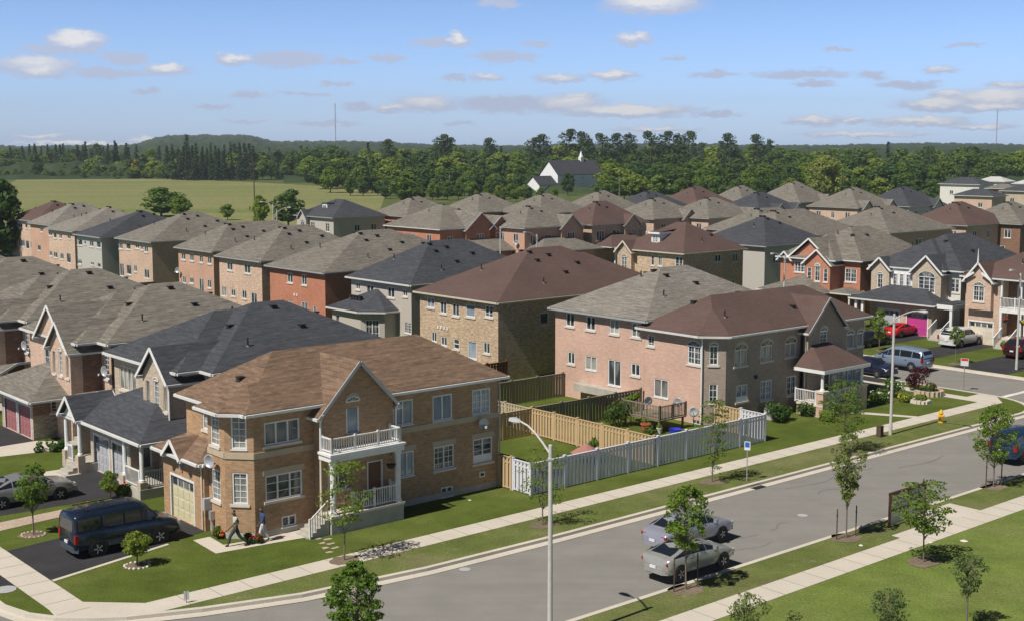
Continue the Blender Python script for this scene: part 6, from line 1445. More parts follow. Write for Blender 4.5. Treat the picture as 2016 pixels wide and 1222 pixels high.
def sign(name, label, x, y, h, w, hh, mat, text=None, th=0, pm=None):
    u, v = at(x, y); t = thing(name, label, 'sign', W(u, v), th); b = MB(); b.cyl((0, .03, -.1), (0, .03, h), .03, .03, 8, pm or ALU); b.build('pole', t)
    b = MB(); b.box(-w / 2, -.01, h - hh, w / 2, .01, h, mat); o = b.build('panel', t)
    if text:
        for z0, z1, m in text: b = MB(); b.box(-w / 2 + .04, -.014, h - hh + z0, w / 2 - .04, -.0105, h - hh + z1, m); b.build('band', o)
sign('bus_stop_sign', 'small blue and white bus stop sign before the pale fence', 1470, 947, 2.35, .34, .5, paint('sign_white', (.7, .72, .75), .4), [(.16, .46, paint('sign_blue', (.03, .12, .5), .4))], A0 - R(60))
sign('stop_sign', 'red stop sign turned away at the side street corner', 1897, 766, 2.5, .6, .6, paint('sign_back', (.62, .6, .58), .5), [(.4, .58, paint('sign_red', (.5, .03, .03), .4))], A0 - R(70), W_GREY)
# real estate style flag stake on the near pavement edge
t = thing('marker_flag', 'small dark marker flag on the grass strip at the lower left', 'flag', W(*at(367, 1186)), A0 - .6); b = MB(); b.cyl((0, 0, -.05), (0, 0, .55), .012, .012, 6, DARK); b.build('stick', t); b = MB(); b.box(-.1, -.005, .15, .12, .005, .52, GREYTRIM); b.build('panel', t)
# maroon framed notice stand by the south pavement
u, v = 57.6, 36.15; t = thing('notice_frame', 'maroon framed outdoor notice stand with grey panels beside the south pavement', 'notice stand', W(u, v), A0)
MAR = paint('maroon_steel', (.085, .022, .022), .5); PAN = paint('grey_panel', (.3, .31, .33), .35, .5, .3)
for x in (-1.6, 0, 1.6):
    b = MB(); b.box(x - .05, -.05, -.1, x + .05, .05, 1.75, MAR); b.build('post', t)
b = MB(); b.box(-1.65, -.06, 1.68, 1.65, .06, 1.8, MAR); b.box(-1.55, -.04, .82, 1.55, .04, .9, MAR); b.beam((-1.6, 0, 1.7), (-1.15, .0, 1.25), .05, .05, MAR); b.beam((-1.15, 0, 1.7), (-1.6, 0, 1.25), .05, .05, MAR); b.build('frame', t)
b = MB()
for i in range(7):
    for j in range(3): b.box(-1.5 + i * .43, -.03, .93 + j * .25, -1.5 + i * .43 + .39, .03, .93 + j * .25 + .21, PAN)
b.box(-1.53, -.02, .92, 1.53, .02, 1.66, DARK); b.build('panel', t)
b = MB(); b.box(-1.5, -.02, .12, 1.5, .02, .8, PAN); b.build('lower_panel', t)
# catch basins and covers
m = MB(); x, y = at(1485, 952); sheet(m, [(x - .5, VN - .5), (x + .5, VN - .5), (x + .5, VN - .1), (x - .5, VN - .1)], ZL + .03, DARK); x, y = at(10, 1160); sheet(m, [(x + .5 * math.cos(a * .5), y + .5 * math.sin(a * .5)) for a in range(12)], .02, GREYTRIM)
for (x, y) in ((1630, 1075), (915, 1120), (1580, 1014)): u, v = at(x, y, ZL); sheet(m, [(u + .28 * math.cos(a * .6283), v + .28 * math.sin(a * .6283)) for a in range(10)], ZL + .014, GREYTRIM)
plain('drain_covers', m)
for i, (x, y, lb) in enumerate(((1898, 1065, 'white scrap of litter on the park lawn'), (1832, 1068, 'small white scrap near the pavement edge of the park lawn'), (1695, 1074, 'pale scrap on the south grass strip'), (925, 985, 'grey stone on the lawn at the foot of the yellow fence panel'))):
    t = thing('litter', lb, 'litter', W(*at(x, y))); b = MB(); s = .16 if i == 0 else .09
    b.lathe([(s, 0), (s * 1.3, .03), (s * .5, .08)], 7, SILL if i < 3 else CONC); b.build('scrap', t)
# ---------------------------------------------------------------- cars
C_GLASS = paint('car_glass', (.012, .016, .022), .05, .8, 0, .1); RUBBER = paint('tyre_rubber', (.014, .014, .014), .8); RIM = paint('alloy_rim', (.45, .45, .46), .35, .5, .6); TAIL = paint('tail_lamp', (.30, .012, .012), .2); HEAD = paint('head_lamp', (.6, .6, .6), .1, .8); PLATE = paint('number_plate', (.65, .66, .7), .5); HUB = paint('hub_cap', (.5, .5, .5), .4, .5, .4)
# x, floor, belt, roof, half width at belt, half width at roof
PROF = {
 'sedan': (4.6, .30, [(-2.3, .42, .68, .69, .58, .52), (-2.23, .31, .84, .85, .72, .64), (-2.02, .26, .92, .935, .81, .70), (-1.74, .23, .965, 1.0, .865, .64), (-.9, .22, .965, 1.35, .872, .58), (-.2, .22, .955, 1.42, .875, .6), (.42, .22, .94, 1.37, .872, .58), (1.15, .22, .91, .95, .862, .66), (1.7, .22, .86, .875, .85, .68), (2.12, .25, .75, .765, .79, .66), (2.3, .36, .6, .605, .64, .56)], (-1.45, 1.38)),
 'coupe': (4.3, .30, [(-1.97, .44, .70, .71, .52, .46), (-1.92, .33, .84, .85, .68, .6), (-1.8, .27, .91, .93, .78, .66), (-1.62, .24, .93, .97, .82, .62), (-.55, .21, .93, 1.27, .85, .54), (-.1, .2, .915, 1.29, .85, .54), (.3, .2, .9, 1.25, .85, .54), (1.0, .2, .87, .9, .845, .64), (1.6, .21, .79, .805, .83, .66), (2.0, .26, .66, .67, .74, .6), (2.15, .36, .54, .545, .6, .5)], (-1.28, 1.3)),
 'van': (4.8, .36, [(-2.4, .42, 1.12, 1.74, .88, .76), (-2.3, .32, 1.14, 1.9, .93, .79), (-1.2, .3, 1.14, 1.94, .95, .8), (-.2, .3, 1.14, 1.95, .95, .8), (.6, .3, 1.13, 1.93, .95, .8), (.85, .3, 1.12, 1.86, .95, .78), (1.5, .3, 1.1, 1.17, .94, .76), (2.0, .31, 1.02, 1.05, .92, .8), (2.32, .36, .9, .92, .86, .78), (2.42, .44, .72, .73, .78, .7)], (-1.42, 1.4)),
 'minivan': (4.75, .32, [(-2.37, .4, .95, 1.3, .8, .66), (-2.2, .28, .98, 1.6, .87, .68), (-1.4, .25, .98, 1.72, .9, .68), (-.3, .24, .97, 1.76, .9, .68), (.5, .24, .96, 1.68, .9, .66), (.8, .24, .955, 1.58, .9, .64), (1.75, .25, .92, .98, .87, .66), (2.15, .27, .8, .83, .8, .66), (2.35, .36, .62, .63, .66, .58)], (-1.4, 1.45)),
 'estate': (4.8, .34, [(-2.4, .42, .98, 1.15, .8, .68), (-2.28, .3, 1.02, 1.3, .86, .68), (-1.75, .27, 1.02, 1.62, .89, .68), (-.8, .26, 1.01, 1.68, .9, .68), (.1, .26, 1.0, 1.66, .9, .68), (.45, .26, .99, 1.58, .9, .66), (1.15, .26, .97, 1.02, .89, .7), (1.9, .27, .92, .94, .87, .74), (2.28, .31, .8, .81, .8, .7), (2.4, .4, .62, .63, .68, .6)], (-1.42, 1.45))}
WHEELS = {}
def wheel_mesh(r, w, rm):
    k = (r, w, rm.name)
    if k in WHEELS: return WHEELS[k]
    t, q = MB(), MB(); t.lathe([(r * .6, -w / 2), (r * .92, -w / 2), (r, -w * .36), (r, w * .36), (r * .92, w / 2), (r * .6, w / 2)], 22, RUBBER); t.v = [(x, z, y) for x, y, z in t.v]
    q.lathe([(r * .62, -w * .42), (r * .62, w * .44), (r * .5, w * .46), (r * .15, w * .4), (.02, w * .45)], 20, rm)
    for i in range(5): a = i * 1.2566; q.box(0, 0, 0, .001, .001, .001, rm); q.beam((r * .12 * math.cos(a), r * .12 * math.sin(a), w * .47), (r * .58 * math.cos(a), r * .58 * math.sin(a), w * .47), .05, .02, rm)
    q.v = [(x, z, y) for x, y, z in q.v]
    WHEELS[k] = (t.mesh('tyre', smooth=False), q.mesh('rim')); return WHEELS[k]
def car(name, label, cat, style, col, u, v, ang, sc=1.08, z=0, rim=None, glass=True, roofmat=None, rack=False, trim=None, metal=.2, plate=True):
    """body lofted through its cross sections; glass, lamps, wheels and mirrors are parts"""
    Ln, wr, st, ax = PROF[style]; t = thing(name, label, cat, W(u, v, z), A0 + ang); t.scale = (sc, sc, sc); pm = carpaint('car_' + name + '_' + ''.join('%02d' % int(c * 99) for c in col), col, metal)
    fine = []
    for i in range(len(st) - 1):
        for s in range(3):
            f = s / 3; p0 = st[max(0, i - 1)]; p1 = st[i]; p2 = st[i + 1]; p3 = st[min(len(st) - 1, i + 2)]
            q = [p1[0] + (p2[0] - p1[0]) * f]
            for k in range(1, 6):
                m1, m2 = (p2[k] - p0[k]) * .35, (p3[k] - p1[k]) * .35
                if k == 3: m1, m2 = m1 * .5, m2 * .5
                q.append((2 * f ** 3 - 3 * f * f + 1) * p1[k] + (f ** 3 - 2 * f * f + f) * m1 + (-2 * f ** 3 + 3 * f * f) * p2[k] + (f ** 3 - f * f) * m2)
            fine.append(q)
    fine.append(list(st[-1]))
    def ring(q):
        x, zb, zt, zr, w, r_ = q; zr = max(zr, zt + .004); h = [(0, zb), (w * .8, zb), (w * .95, zb + .1), (w, zb + (zt - zb) * .45), (w * .985, zt - .07), (w * .95, zt), (r_ * 1.03 if zr > zt + .1 else min(w * .9, r_ * 1.15), zt + (zr - zt) * .86), (r_ * .82, zr - .004), (0, zr + .015)]
        return [Vector((x, y, z_)) for y, z_ in h] + [Vector((x, -y, z_)) for y, z_ in h[-2:0:-1]]
    B = MB(); k = B.mi(pm); rings = [ring(q) for q in fine]; n = len(rings[0])
    for rg in rings: B.v += [tuple(p) for p in rg]
    for i in range(len(rings) - 1):
        for j in range(n): B.f.append((i * n + j, i * n + (j + 1) % n, (i + 1) * n + (j + 1) % n, (i + 1) * n + j)[::-1]); B.m.append(k)
    B.f.append(tuple(range(n))); B.m.append(k); B.f.append(tuple((len(rings) - 1) * n + j for j in range(n))[::-1]); B.m.append(k)
    body = B.build('body', t, smooth=True)
    G_ = MB()
    def pane(q, sh=.9, off=.012, mat=C_GLASS):
        c = sum(q, Vector()) / 4; nn = (q[1] - q[0]).cross(q[3] - q[0]).normalized()
        if nn.dot(Vector((c.x * .15, c.y, c.z - .7))) < 0: nn = -nn
        a = [c + (p - c) * sh + nn * off for p in q]; b_ = [p - nn * .03 for p in a]; G_.hexa(b_, a, mat)
    cab = [i for i in range(len(st)) if st[i][3] > st[i][2] + .12]
    R0 = [ring(q) for q in st]
    lo, hi = cab[0], cab[-1]
    for i in range(max(0, lo - 1), min(len(st) - 1, hi + 1)):
        a, b_ = R0[i], R0[i + 1]
        rising = st[i][3] < st[i + 1][3] - .1; falling = st[i][3] > st[i + 1][3] + .1
        A_, B_ = (.1, .92)
        for s in (1, -1):
            f = lambda rg, k_: Vector((rg[k_].x, s * abs(rg[k_].y), rg[k_].z))
            q = [f(a, 5), f(b_, 5), f(b_, 6), f(a, 6)]
            if (q[2] - q[1]).length < .09 and (q[3] - q[0]).length < .09: continue
            q = [q[0].lerp(q[3], .1), q[1].lerp(q[2], .1), q[1].lerp(q[2], .9), q[0].lerp(q[3], .9)]
            pane(q, .93)
        if (rising and st[i][3] < st[i][2] + .4 and style not in ('van',)) or (falling and st[i + 1][3] < st[i + 1][2] + .12):
            q = [a[7], a[9], b_[9], b_[7]]; q = [Vector((p.x, p.y * 1.12, p.z)) for p in q]; pane(q, .9, .02)
    if style in ('van', 'minivan'):
        q0, q1 = st[0], st[1]; xb = st[0][0]
        zb_, zt_ = (1.2, 1.66) if style == 'van' else (.99, 1.26); w_ = .68 if style == 'van' else .6
        sl = .0 if style == 'van' else .06
        G_.hexa([(xb - .03, -w_, zb_), (xb - .03, w_, zb_), (xb + sl, w_ * .92, zt_), (xb + sl, -w_ * .92, zt_)], [(xb + .03, -w_, zb_), (xb + .03, w_, zb_), (xb + .06 + sl, w_ * .92, zt_), (xb + .06 + sl, -w_ * .92, zt_)], C_GLASS)
    G_.build('glass', t)
    if roofmat:
        q = MB(); i0 = [i for i in range(len(st)) if st[i][3] > 1.2]
        for i in range(i0[0], i0[-1]):
            a, b_ = R0[i], R0[i + 1]; up = Vector((0, 0, .012))
            q.hexa([p for p in (a[6], a[10], b_[10], b_[6])], [p + up for p in (a[6], a[10], b_[10], b_[6])], roofmat); q.hexa([a[7] , a[9], b_[9], b_[7]], [p + up * 2 for p in (a[7], a[9], b_[9], b_[7])], roofmat)
        q.build('soft_roof', t)
    wmax = max(q[4] for q in st)
    tm, rm_ = wheel_mesh(wr, .2, rim or RIM)
    for x in ax:
        for s in (1, -1):
            o = link('wheel', tm, t, (x, s * (wmax - .085), wr), 0 if s > 0 else math.pi); link('rim', rm_, o)
            A_ = MB(); A_.cyl((x, s * (wmax - .16), wr + .03), (x, s * (wmax + .003), wr + .03), wr * 1.17, wr * 1.17, 20, DARK); A_.build('wheel_arch', t)
    x0, x1 = st[0][0], st[-1][0]; zr_ = st[1][2]; wb = st[1][4]
    tall = style in ('van', 'minivan', 'estate')
    for s in (1, -1):
        L_ = MB()
        if tall: L_.box(x0 - .01, s * (wb - .17), .72, x0 + .14, s * (wb + .012), 1.08, TAIL)
        else: L_.box(x0 + .035, s * (wb - .26), zr_ - .16, x0 + .26, s * (wb + .022), zr_ - .045, TAIL)
        L_.build('tail_light', t)
        L_ = MB(); xe = st[-2][0]; L_.box(xe - .12, s * (st[-2][4] - .3), st[-2][2] - .16, xe + .1, s * (st[-2][4] - .0), st[-2][2] - .02, HEAD); L_.build('headlight', t)
        mz = max(q[2] for q in st[3:-2]); mx_ = next(q[0] for q in st[::-1] if q[3] > q[2] + .3) + .42
        M_ = MB(); M_.box(mx_ - .08, s * (wmax - .03), mz, mx_ + .06, s * (wmax + .15), mz + .13, pm); M_.build('wing_mirror', t)
    bm = trim or pm; b = MB(); b.hexa([(x0 + .12, -wb * .98, .3), (x0 - .045, -wb * .7, .3), (x0 - .045, wb * .7, .3), (x0 + .12, wb * .98, .3)], [(x0 + .12, -wb * .98, .54), (x0 - .045, -wb * .7, .54), (x0 - .045, wb * .7, .54), (x0 + .12, wb * .98, .54)], bm); b.build('rear_bumper', t); b = MB(); b.box(x1 - .14, -st[-2][4] * .84, .3, x1 + .05, st[-2][4] * .84, .5, bm); b.build('front_bumper', t)
    if plate: b = MB(); b.box(x0 - .065, -.16, .5 if not tall else .62, x0 - .02, .16, .61 if not tall else .74, PLATE); b.build('number_plate', t)
    b = MB()
    for s in (1, -1):
        for x in ((ax[0] + .42, ax[1] - .5) if style != 'coupe' else (ax[0] + .5,)): b.box(x, s * (wmax - .02), .78, x + .2, s * (wmax + .012), .82, DARK if tall else pm)
    b.build('door_handle', t)
    if rack:
        b = MB()
        for s in (1, -1): b.beam((-1.9, s * .6, 2.02), (.4, s * .6, 2.02), .04, .04, DARK)
        for x in (-1.7, -.6, .3): b.beam((x, -.6, 2.03), (x, .6, 2.03), .04, .03, DARK)
        b.build('roof_rack', t)
    if trim:
        b = MB()
        for s in (1, -1): b.box(ax[0] + .45, s * (wmax - .03), .42, ax[1] - .45, s * (wmax + .018), .56, trim)
        b.build('side_trim', t)
    return t
def by_wheels(xr, yr, xf, yf, style, sc=1.08):
    """centre of a car heading up the grid from where its two near wheels stand"""
    a, b = at(xr, yr), at(xf, yf); half = max(q[4] for q in PROF[style][2]) * sc
    return (a[0] + b[0]) / 2 - sum(PROF[style][3]) / 2 * sc, (a[1] + b[1]) / 2 + half - .1
u, v = by_wheels(193.6, 1096, 313, 1067, 'van'); car('passenger_van', 'dark blue green passenger van with roof rack on the near driveway', 'van', 'van', (.012, .022, .042), u, v, 0, 1.1, rack=True, trim=paint('van_trim', (.06, .075, .09), .4), rim=HUB, metal=.3)
u, v = by_wheels(10, 1003, 112.5, 982, 'sedan'); car('sedan', 'silver beige sedan on the driveway at the left edge', 'car', 'sedan', (.30, .30, .30), u, v, 0, 1.1, rim=HUB, metal=.4)
u, v = by_wheels(1339, 1141, 1418, 1116, 'coupe'); car('convertible', 'silver convertible with dark soft roof parked at the near kerb', 'car', 'coupe', (.40, .395, .37), u, v, 0, 1.12, roofmat=paint('soft_roof', (.014, .016, .035), .9), metal=.4)
a = at(1420, 1062); car('sedan', 'silver lilac sedan passing beside the parked convertible', 'car', 'sedan', (.36, .37, .44), a[0] - 1.38 * 1.08, a[1] + .86, 0, 1.08, metal=.4)
a = at(1990, 914); car('minivan', 'blue minivan at the right edge of the main road', 'van', 'minivan', (.018, .05, .105), a[0] + 2.7, a[1] + .7, 0, 1.08, metal=.3)
a = at(1793, 729); car('minivan', 'light blue grey minivan parked across the side street', 'van', 'minivan', (.22, .29, .40), a[0] + .95, a[1] + 1.5, R(90), 1.08, rim=HUB, metal=.35)
a = at(1731, 740); car('sedan', 'dark navy sedan facing us on the side street, left of the blue grey minivan', 'car', 'sedan', (.02, .025, .06), a[0] - .85 + 1.0, a[1] + 1.2, R(-90), 1.05, metal=.3)
u, v = by_wheels(1772, 667, 1803, 658, 'coupe', 1.05); car('sports_car', 'bright red sports car before the magenta garage door', 'car', 'coupe', (.55, .012, .018), u, v, 0, 1.05, metal=0)
a = at(1738, 684); car('sedan', 'black car parked left of the bright red sports car', 'car', 'sedan', (.012, .014, .016), a[0] + .4, a[1] + 1.6, 0, 1.05, metal=.2)
u, v = by_wheels(1891, 685, 1925, 678, 'estate', 1.1); car('estate_car', 'white estate car on the driveway of the white balcony house', 'car', 'estate', (.62, .62, .61), u, v, 0, 1.1, metal=0)
a = at(2006, 706); car('estate_car', 'dark car with red lamps cut by the right edge', 'car', 'estate', (.05, .012, .016), a[0] + 2.0, a[1] + .4, 0, 1.08, metal=.2)
car('hatchback', 'white car half hidden behind the dark roofed corner house', 'car', 'estate', (.6, .6, .6), 112.3, 80.2, 0, 1.0, metal=0)
car('sedan', 'dark car on the driveway before the rose garage doors', 'car', 'sedan', (.03, .02, .03), 25.6, 88.2, 0, 1.05, metal=.2)
# ---------------------------------------------------------------- two men walking to the driveway
def skin_mesh(name, joints, edges, mat, parent, sub=2):
    me = bpy.data.meshes.new(name); me.from_pydata([j[0] for j in joints], edges, []); me.materials.append(mat)
    o = bpy.data.objects.new(name, me); COL.objects.link(o); o.parent = parent
    md = o.modifiers.new('skin', 'SKIN'); md.use_smooth_shade = True
    for i, j in enumerate(joints):
        s = me.skin_vertices[0].data[i]; r = j[1]; s.radius = r if isinstance(r, tuple) else (r, r); s.use_root = (i == 0)
    sm = o.modifiers.new('sub', 'SUBSURF'); sm.levels = sub; sm.render_levels = sub
    return o
def man(label, u, v, ang, skin, shirt, trousers, hair, stride, arms, sleeve=True, sc=1.0, cap=None):
    t = thing('person', label, 'person', W(u, v), A0 + ang); t.scale = (sc, sc, sc)
    V_ = lambda *a: Vector(a)
    fx = stride
    hip = V_(0, 0, .92); chest = V_(.03, 0, 1.3); neck = V_(.05, 0, 1.5); head = V_(.09, 0, 1.63); top = V_(.1, 0, 1.72)
    kn = [V_(fx * .52, -.1, .52), V_(-fx * .3, .1, .49)]; an = [V_(fx * .72, -.1, .1), V_(-fx * .98, .1, .17)]; toe = [V_(fx * .72 + .16, -.1, .05), V_(-fx * .98 + .15, .1, .05)]
    hp = [V_(.0, -.1, .9), V_(0, .1, .9)]; sh = [V_(.03, -.19, 1.43), V_(.03, .19, 1.43)]; el = [V_(-.05 - arms * .3, -.25, 1.14), V_(.03 + arms * .3, .25, 1.14)]; wr = [V_(.05 - arms * .35, -.25, .9), V_(.22 + arms * .5, .24, .93)]
    J = [(hip, (.15, .11)), (chest, (.165, .115)), (neck, .06), (V_(.075, 0, 1.58), (.075, .085)), (head, (.082, .098)), (top, (.07, .08))]; E = [(0, 1), (1, 2), (2, 3), (3, 4), (4, 5)]
    for s in (0, 1):
        b = len(J); J += [(hp[s], .085), (kn[s], .06), (an[s], .042), (toe[s], (.045, .03))]; E += [(0, b), (b, b + 1), (b + 1, b + 2), (b + 2, b + 3)]
        b = len(J); d = (wr[s] - el[s]).normalized(); J += [(sh[s], .062), (el[s], .044), (wr[s], .03), (wr[s] + d * .07, (.038, .02))]; E += [(1, b), (b, b + 1), (b + 1, b + 2), (b + 2, b + 3)]
        for k in range(4):
            side = V_(.0, 0, 0) + Vector((.028 - .019 * k, 0, 0)); c = len(J); L_ = (.07, .08, .078, .062)[k]
            J += [(wr[s] + d * .1 + side, .009), (wr[s] + d * (.1 + L_ * .6) + side + V_(.008, 0, 0), .008), (wr[s] + d * (.1 + L_) + side + V_(.022, 0, 0), .007)]; E += [(b + 3, c), (c, c + 1), (c + 1, c + 2)]
        c = len(J); J += [(wr[s] + d * .06 + V_(.045, 0, 0), .01), (wr[s] + d * .1 + V_(.06, 0, 0), .009)]; E += [(b + 3, c), (c, c + 1)]
    c = len(J); J += [(head + V_(.1, 0, -.01), .014)]; E += [(4, c)]
    for s in (-1, 1): c = len(J); J += [(head + V_(0, s * .1, 0), .016)]; E += [(4, c)]
    skin_mesh('body', J, E, skin, t)
    J = [(hip + V_(0, 0, .04), (.165, .125)), (V_(.02, 0, 1.1), (.165, .125)), (chest, (.19, .135)), (V_(.045, 0, 1.46), (.1, .085))]; E = [(0, 1), (1, 2), (2, 3)]
    for s in (0, 1):
        b = len(J); e = wr[s] if sleeve else sh[s].lerp(el[s], .75); J += [(sh[s], .082), (el[s] if sleeve else sh[s].lerp(el[s], .5), .062)]; E += [(2, b), (b, b + 1)]
        J += [(e, .048 if sleeve else .066)]; E += [(b + 1, b + 2)]
    skin_mesh('jacket' if sleeve else 'shirt', J, E, shirt, t)
    J = [(hip + V_(0, 0, .06), (.155, .118)), (hip - V_(0, 0, .03), (.16, .12))]; E = [(0, 1)]
    for s in (0, 1): b = len(J); J += [(hp[s] - V_(0, 0, .06), .105), (kn[s], .082), (an[s] + V_(0, 0, .02), .07)]; E += [(1, b), (b, b + 1), (b + 1, b + 2)]
    skin_mesh('trousers', J, E, trousers, t)
    for s in (0, 1): skin_mesh('shoe', [(an[s] - V_(.04, 0, .03), .055), (toe[s] + V_(0, 0, .0), (.052, .04))], [(0, 1)], DARK, t)
    skin_mesh('hair', [(head + V_(-.035, 0, .02), (.082, .095)), (top + V_(-.02, 0, .012), (.08, .088)), (head + V_(.03, 0, .085), (.055, .075))], [(0, 1), (1, 2)], hair, t)
SKIN = paint('skin_brown', (.13, .07, .045), .6); HAIR = paint('hair_black', (.012, .011, .011), .7)
man('man in a pale shirt and dark green trousers striding along the house path', 29.35, 54.85, R(162), SKIN, paint('pale_shirt', (.45, .48, .40), .9), paint('green_trousers', (.04, .06, .05), .9), HAIR, .5, .4, False, 1.02)
man('man in a blue jacket and white trousers walking behind the other man', 30.75, 54.7, R(165), SKIN, paint('blue_jacket', (.04, .07, .17), .9), paint('white_trousers', (.6, .58, .56), .9), HAIR, .25, .2, True, .98)
# ---------------------------------------------------------------- sun, sky, camera
EL = R(53); AZ = R(42.4)
L = Vector((math.cos(AZ) * math.cos(EL), math.sin(AZ) * math.cos(EL), -math.sin(EL)))
sd = bpy.data.lights.new('sun', 'SUN'); sd.energy = 5.0; sd.angle = R(.53); sd.color = (1, .945, .86)
so = bpy.data.objects.new('sun', sd); COL.objects.link(so); so.rotation_euler = L.to_track_quat('-Z', 'Y').to_euler(); so.location = (-60, -60, 90)
w = bpy.data.worlds.new('World'); S.world = w; w.use_nodes = True
n, l = w.node_tree.nodes, w.node_tree.links; bg = n['Background']
sky = n.new('ShaderNodeTexSky'); sky.sky_type = 'NISHITA'; sky.sun_disc = False
sky.sun_elevation = EL; sky.sun_rotation = math.atan2(-L.x, -L.y); sky.altitude = 200; sky.air_density = 1.0; sky.dust_density = .6; sky.ozone_density = 2.0
bg.inputs[1].default_value = .05
# clouds: each a soft patch at its own azimuth and elevation
CL = [(150, 82, 52, 20, 1), (125, 97, 75, 9, .3), (70, 130, 75, 20, .5), (85, 142, 45, 13, .6), (245, 115, 45, 11, .4), (215, 143, 70, 10, .3), (330, 137, 42, 12, .8), (465, 118, 36, 12, .9), (565, 118, 75, 15, .35),
      (870, 84, 60, 9, .3), (900, 78, 22, 15, .9), (1285, 10, 90, 20, .9), (1245, 78, 38, 12, .5), (995, 112, 65, 11, .4), (893, 155, 28, 7, .4), (958, 152, 32, 10, .6), (1100, 155, 50, 9, .5), (1205, 149, 50, 11, .7), (1410, 145, 44, 7, .4),
      (1575, 147, 88, 9, .4), (1600, 166, 40, 6, .4), (1720, 150, 28, 8, .2), (1785, 168, 55, 8, .4), (1850, 137, 32, 9, .5), (1840, 207, 66, 13, .9), (1868, 188, 36, 8, .7), (1960, 195, 90, 18, .8), (1990, 168, 46, 8, .5), (1950, 212, 60, 9, .8), (490, 187, 34, 6, .3), (290, 180, 24, 7, .3),
      (660, 166, 34, 6, .3), (760, 115, 38, 8, .3), (840, 206, 62, 17, .5), (705, 210, 32, 7, .3), (772, 213, 36, 9, .5), (1000, 206, 105, 17, .45), (1120, 206, 70, 18, .6), (1235, 220, 130, 12, .9), (1140, 190, 36, 7, .6), (640, 243, 70, 5, .3), (420, 212, 36, 4, .2), (480, 238, 42, 5, .2),
      (1600, 238, 55, 9, .7), (1680, 238, 30, 6, .7), (1810, 240, 90, 9, .8), (1930, 250, 60, 6, .6), (1290, 255, 80, 6, .5), (1700, 265, 120, 6, .7), (150, 285, 130, 5, .8), (300, 277, 50, 8, .8), (80, 270, 60, 6, .5), (1330, 115, 26, 5, .2), (1650, 98, 30, 4, .15), (1060, 88, 30, 8, .15), (985, 6, 40, 10, .3), (680, 120, 30, 6, .2), (1900, 90, 40, 5, .1), (905, 243, 26, 5, .3), (1410, 225, 50, 6, .3), (600, 185, 50, 4, .15)]
tc = n.new('ShaderNodeTexCoord')
sep = n.new('ShaderNodeSeparateXYZ'); l.new(tc.outputs['Generated'], sep.inputs[0])
def math_(op, a, b=None):
    x = n.new('ShaderNodeMath'); x.operation = op
    for i, q in enumerate((a, b)):
        if q is None: continue
        if isinstance(q, (int, float)): x.inputs[i].default_value = q
        else: l.new(q, x.inputs[i])
    return x.outputs[0]
az = math_('ARCTAN2', sep.outputs[0], sep.outputs[1]); el = math_('ARCSINE', sep.outputs[2])
cmb = n.new('ShaderNodeCombineXYZ'); l.new(az, cmb.inputs[0]); l.new(el, cmb.inputs[1])
nz1 = n.new('ShaderNodeTexNoise'); nz1.inputs['Scale'].default_value = 1; nz1.inputs['Detail'].default_value = 6; nz1.inputs['Roughness'].default_value = .62
mp = n.new('ShaderNodeMapping'); mp.inputs['Scale'].default_value = (85, 200, 1); l.new(cmb.outputs[0], mp.inputs[0]); l.new(mp.outputs[0], nz1.inputs['Vector'])
vs = n.new('ShaderNodeVectorMath'); vs.operation = 'SUBTRACT'; l.new(nz1.outputs['Color'], vs.inputs[0]); vs.inputs[1].default_value = (.5, .5, .5)
vm = n.new('ShaderNodeVectorMath'); vm.operation = 'MULTIPLY'; l.new(vs.outputs[0], vm.inputs[0]); vm.inputs[1].default_value = (.024, .0125, 0)
va = n.new('ShaderNodeVectorMath'); va.operation = 'ADD'; l.new(cmb.outputs[0], va.inputs[0]); l.new(vm.outputs[0], va.inputs[1])
best = None; shade = None
for ci, (x, y, rx, ry, br) in enumerate(CL):
    if ci and ci % 8 == 0:                             # work through the clouds a few at a time
        q_ = n.new('ShaderNodeVectorMath'); q_.operation = 'MULTIPLY_ADD'; l.new(best, q_.inputs[0]); q_.inputs[1].default_value = (1e-7, 1e-7, 0); l.new(va.outputs[0], q_.inputs[2]); va = q_
    d = Vector(ray(x, y)).normalized(); a0 = math.atan2(d.x, d.y); e0 = math.asin(d.z)
    def patch(dy, gx, gy):
        m_ = n.new('ShaderNodeMapping'); l.new(va.outputs[0], m_.inputs[0]); m_.inputs['Scale'].default_value = (F / rx * gx, F / ry * gy, 1); m_.inputs['Location'].default_value = (-a0 * F / rx * gx, -(e0 + dy * ry / F) * F / ry * gy, 0)
        g_ = n.new('ShaderNodeTexGradient'); g_.gradient_type = 'SPHERICAL'; l.new(m_.outputs[0], g_.inputs[0]); return g_.outputs['Fac']
    dens = math_('MULTIPLY', patch(0, .72, .72), .92 + .4 * br)
    best = dens if best is None else math_('MAXIMUM', best, dens)
    if br > .45:
        sh = math_('MULTIPLY', patch(.35, .9, 1.0), .35 + .75 * br)
        shade = sh if shade is None else math_('MAXIMUM', shade, sh)
mr = n.new('ShaderNodeMapRange'); mr.interpolation_type = 'SMOOTHSTEP'; mr.inputs['From Min'].default_value = .02; mr.inputs['From Max'].default_value = .62; mr.inputs['To Max'].default_value = .92; l.new(best, mr.inputs[0])
cr = n.new('ShaderNodeValToRGB'); cr.color_ramp.elements[0].color = (9.4, 10.7, 14.4, 1); cr.color_ramp.elements[1].color = (16.6, 16.3, 16.3, 1); cr.color_ramp.elements[0].position = .1; cr.color_ramp.elements[1].position = .7; l.new(shade, cr.inputs[0])
tint = n.new('ShaderNodeMix'); tint.data_type = 'RGBA'; tint.blend_type = 'MULTIPLY'; tint.inputs[0].default_value = 1
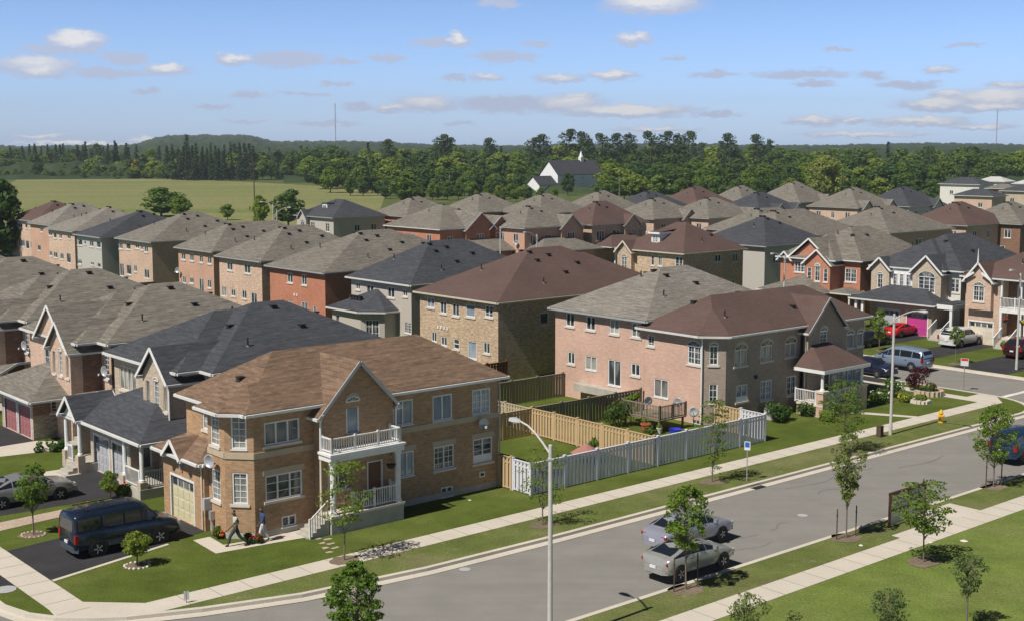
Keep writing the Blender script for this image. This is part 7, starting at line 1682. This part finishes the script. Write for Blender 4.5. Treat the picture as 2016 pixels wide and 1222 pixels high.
tr = n.new('ShaderNodeValToRGB'); l.new(el, tr.inputs[0]); tr.color_ramp.elements[0].position = 0; tr.color_ramp.elements[0].color = (1.85, 2.45, 4.2, 1); tr.color_ramp.elements[1].position = .125; tr.color_ramp.elements[1].color = (1.42, 1.74, 2.5, 1)
e3 = tr.color_ramp.elements.new(.2); e3.color = (.3, .36, .5, 1); e4 = tr.color_ramp.elements.new(.6); e4.color = (.28, .32, .42, 1)
l.new(sky.outputs[0], tint.inputs[6]); l.new(tr.outputs[0], tint.inputs[7])
mx = n.new('ShaderNodeMix'); mx.data_type = 'RGBA'; l.new(mr.outputs[0], mx.inputs[0]); l.new(tint.outputs[2], mx.inputs[6]); l.new(cr.outputs[0], mx.inputs[7])
l.new(mx.outputs[2], bg.inputs[0])

# thin summer air between here and the hill
hz = MB(); hz.box(-3600, -120, -1.3, 3600, 3700, 150, None); hm = bpy.data.materials.new('haze_air'); hm.use_nodes = True
hn = hm.node_tree.nodes; hn.remove(hn['Principled BSDF']); pv_ = hn.new('ShaderNodeVolumePrincipled'); pv_.inputs['Color'].default_value = (.82, .9, 1, 1); pv_.inputs['Density'].default_value = .00013; pv_.inputs['Anisotropy'].default_value = .2
hm.node_tree.links.new(pv_.outputs[0], hn['Material Output'].inputs['Volume']); hz.mats = [hm]; ho = hz.build('haze'); ho['kind'] = 'stuff'
cam = bpy.data.cameras.new('camera'); co = bpy.data.objects.new('camera', cam); COL.objects.link(co)
co.location = (0, 0, CH); co.rotation_euler = (math.pi / 2 - TH, 0, 0)
cam.sensor_width = 36; cam.sensor_fit = 'HORIZONTAL'; cam.lens = F / 2016 * 36; cam.shift_y = -(611 - YP) / 2016
cam.clip_start = .5; cam.clip_end = 20000
S.camera = co
vw = S.view_settings; vw.view_transform = 'Standard'; vw.look = 'None'; vw.gamma = 1; vw.exposure = .12; vw.use_curve_mapping = False
S.cycles.use_adaptive_sampling = True; S.cycles.adaptive_threshold = .015; S.cycles.max_bounces = 6; S.cycles.diffuse_bounces = 2; S.cycles.glossy_bounces = 3; S.cycles.transmission_bounces = 4; S.cycles.transparent_max_bounces = 6
S.render.film_transparent = False
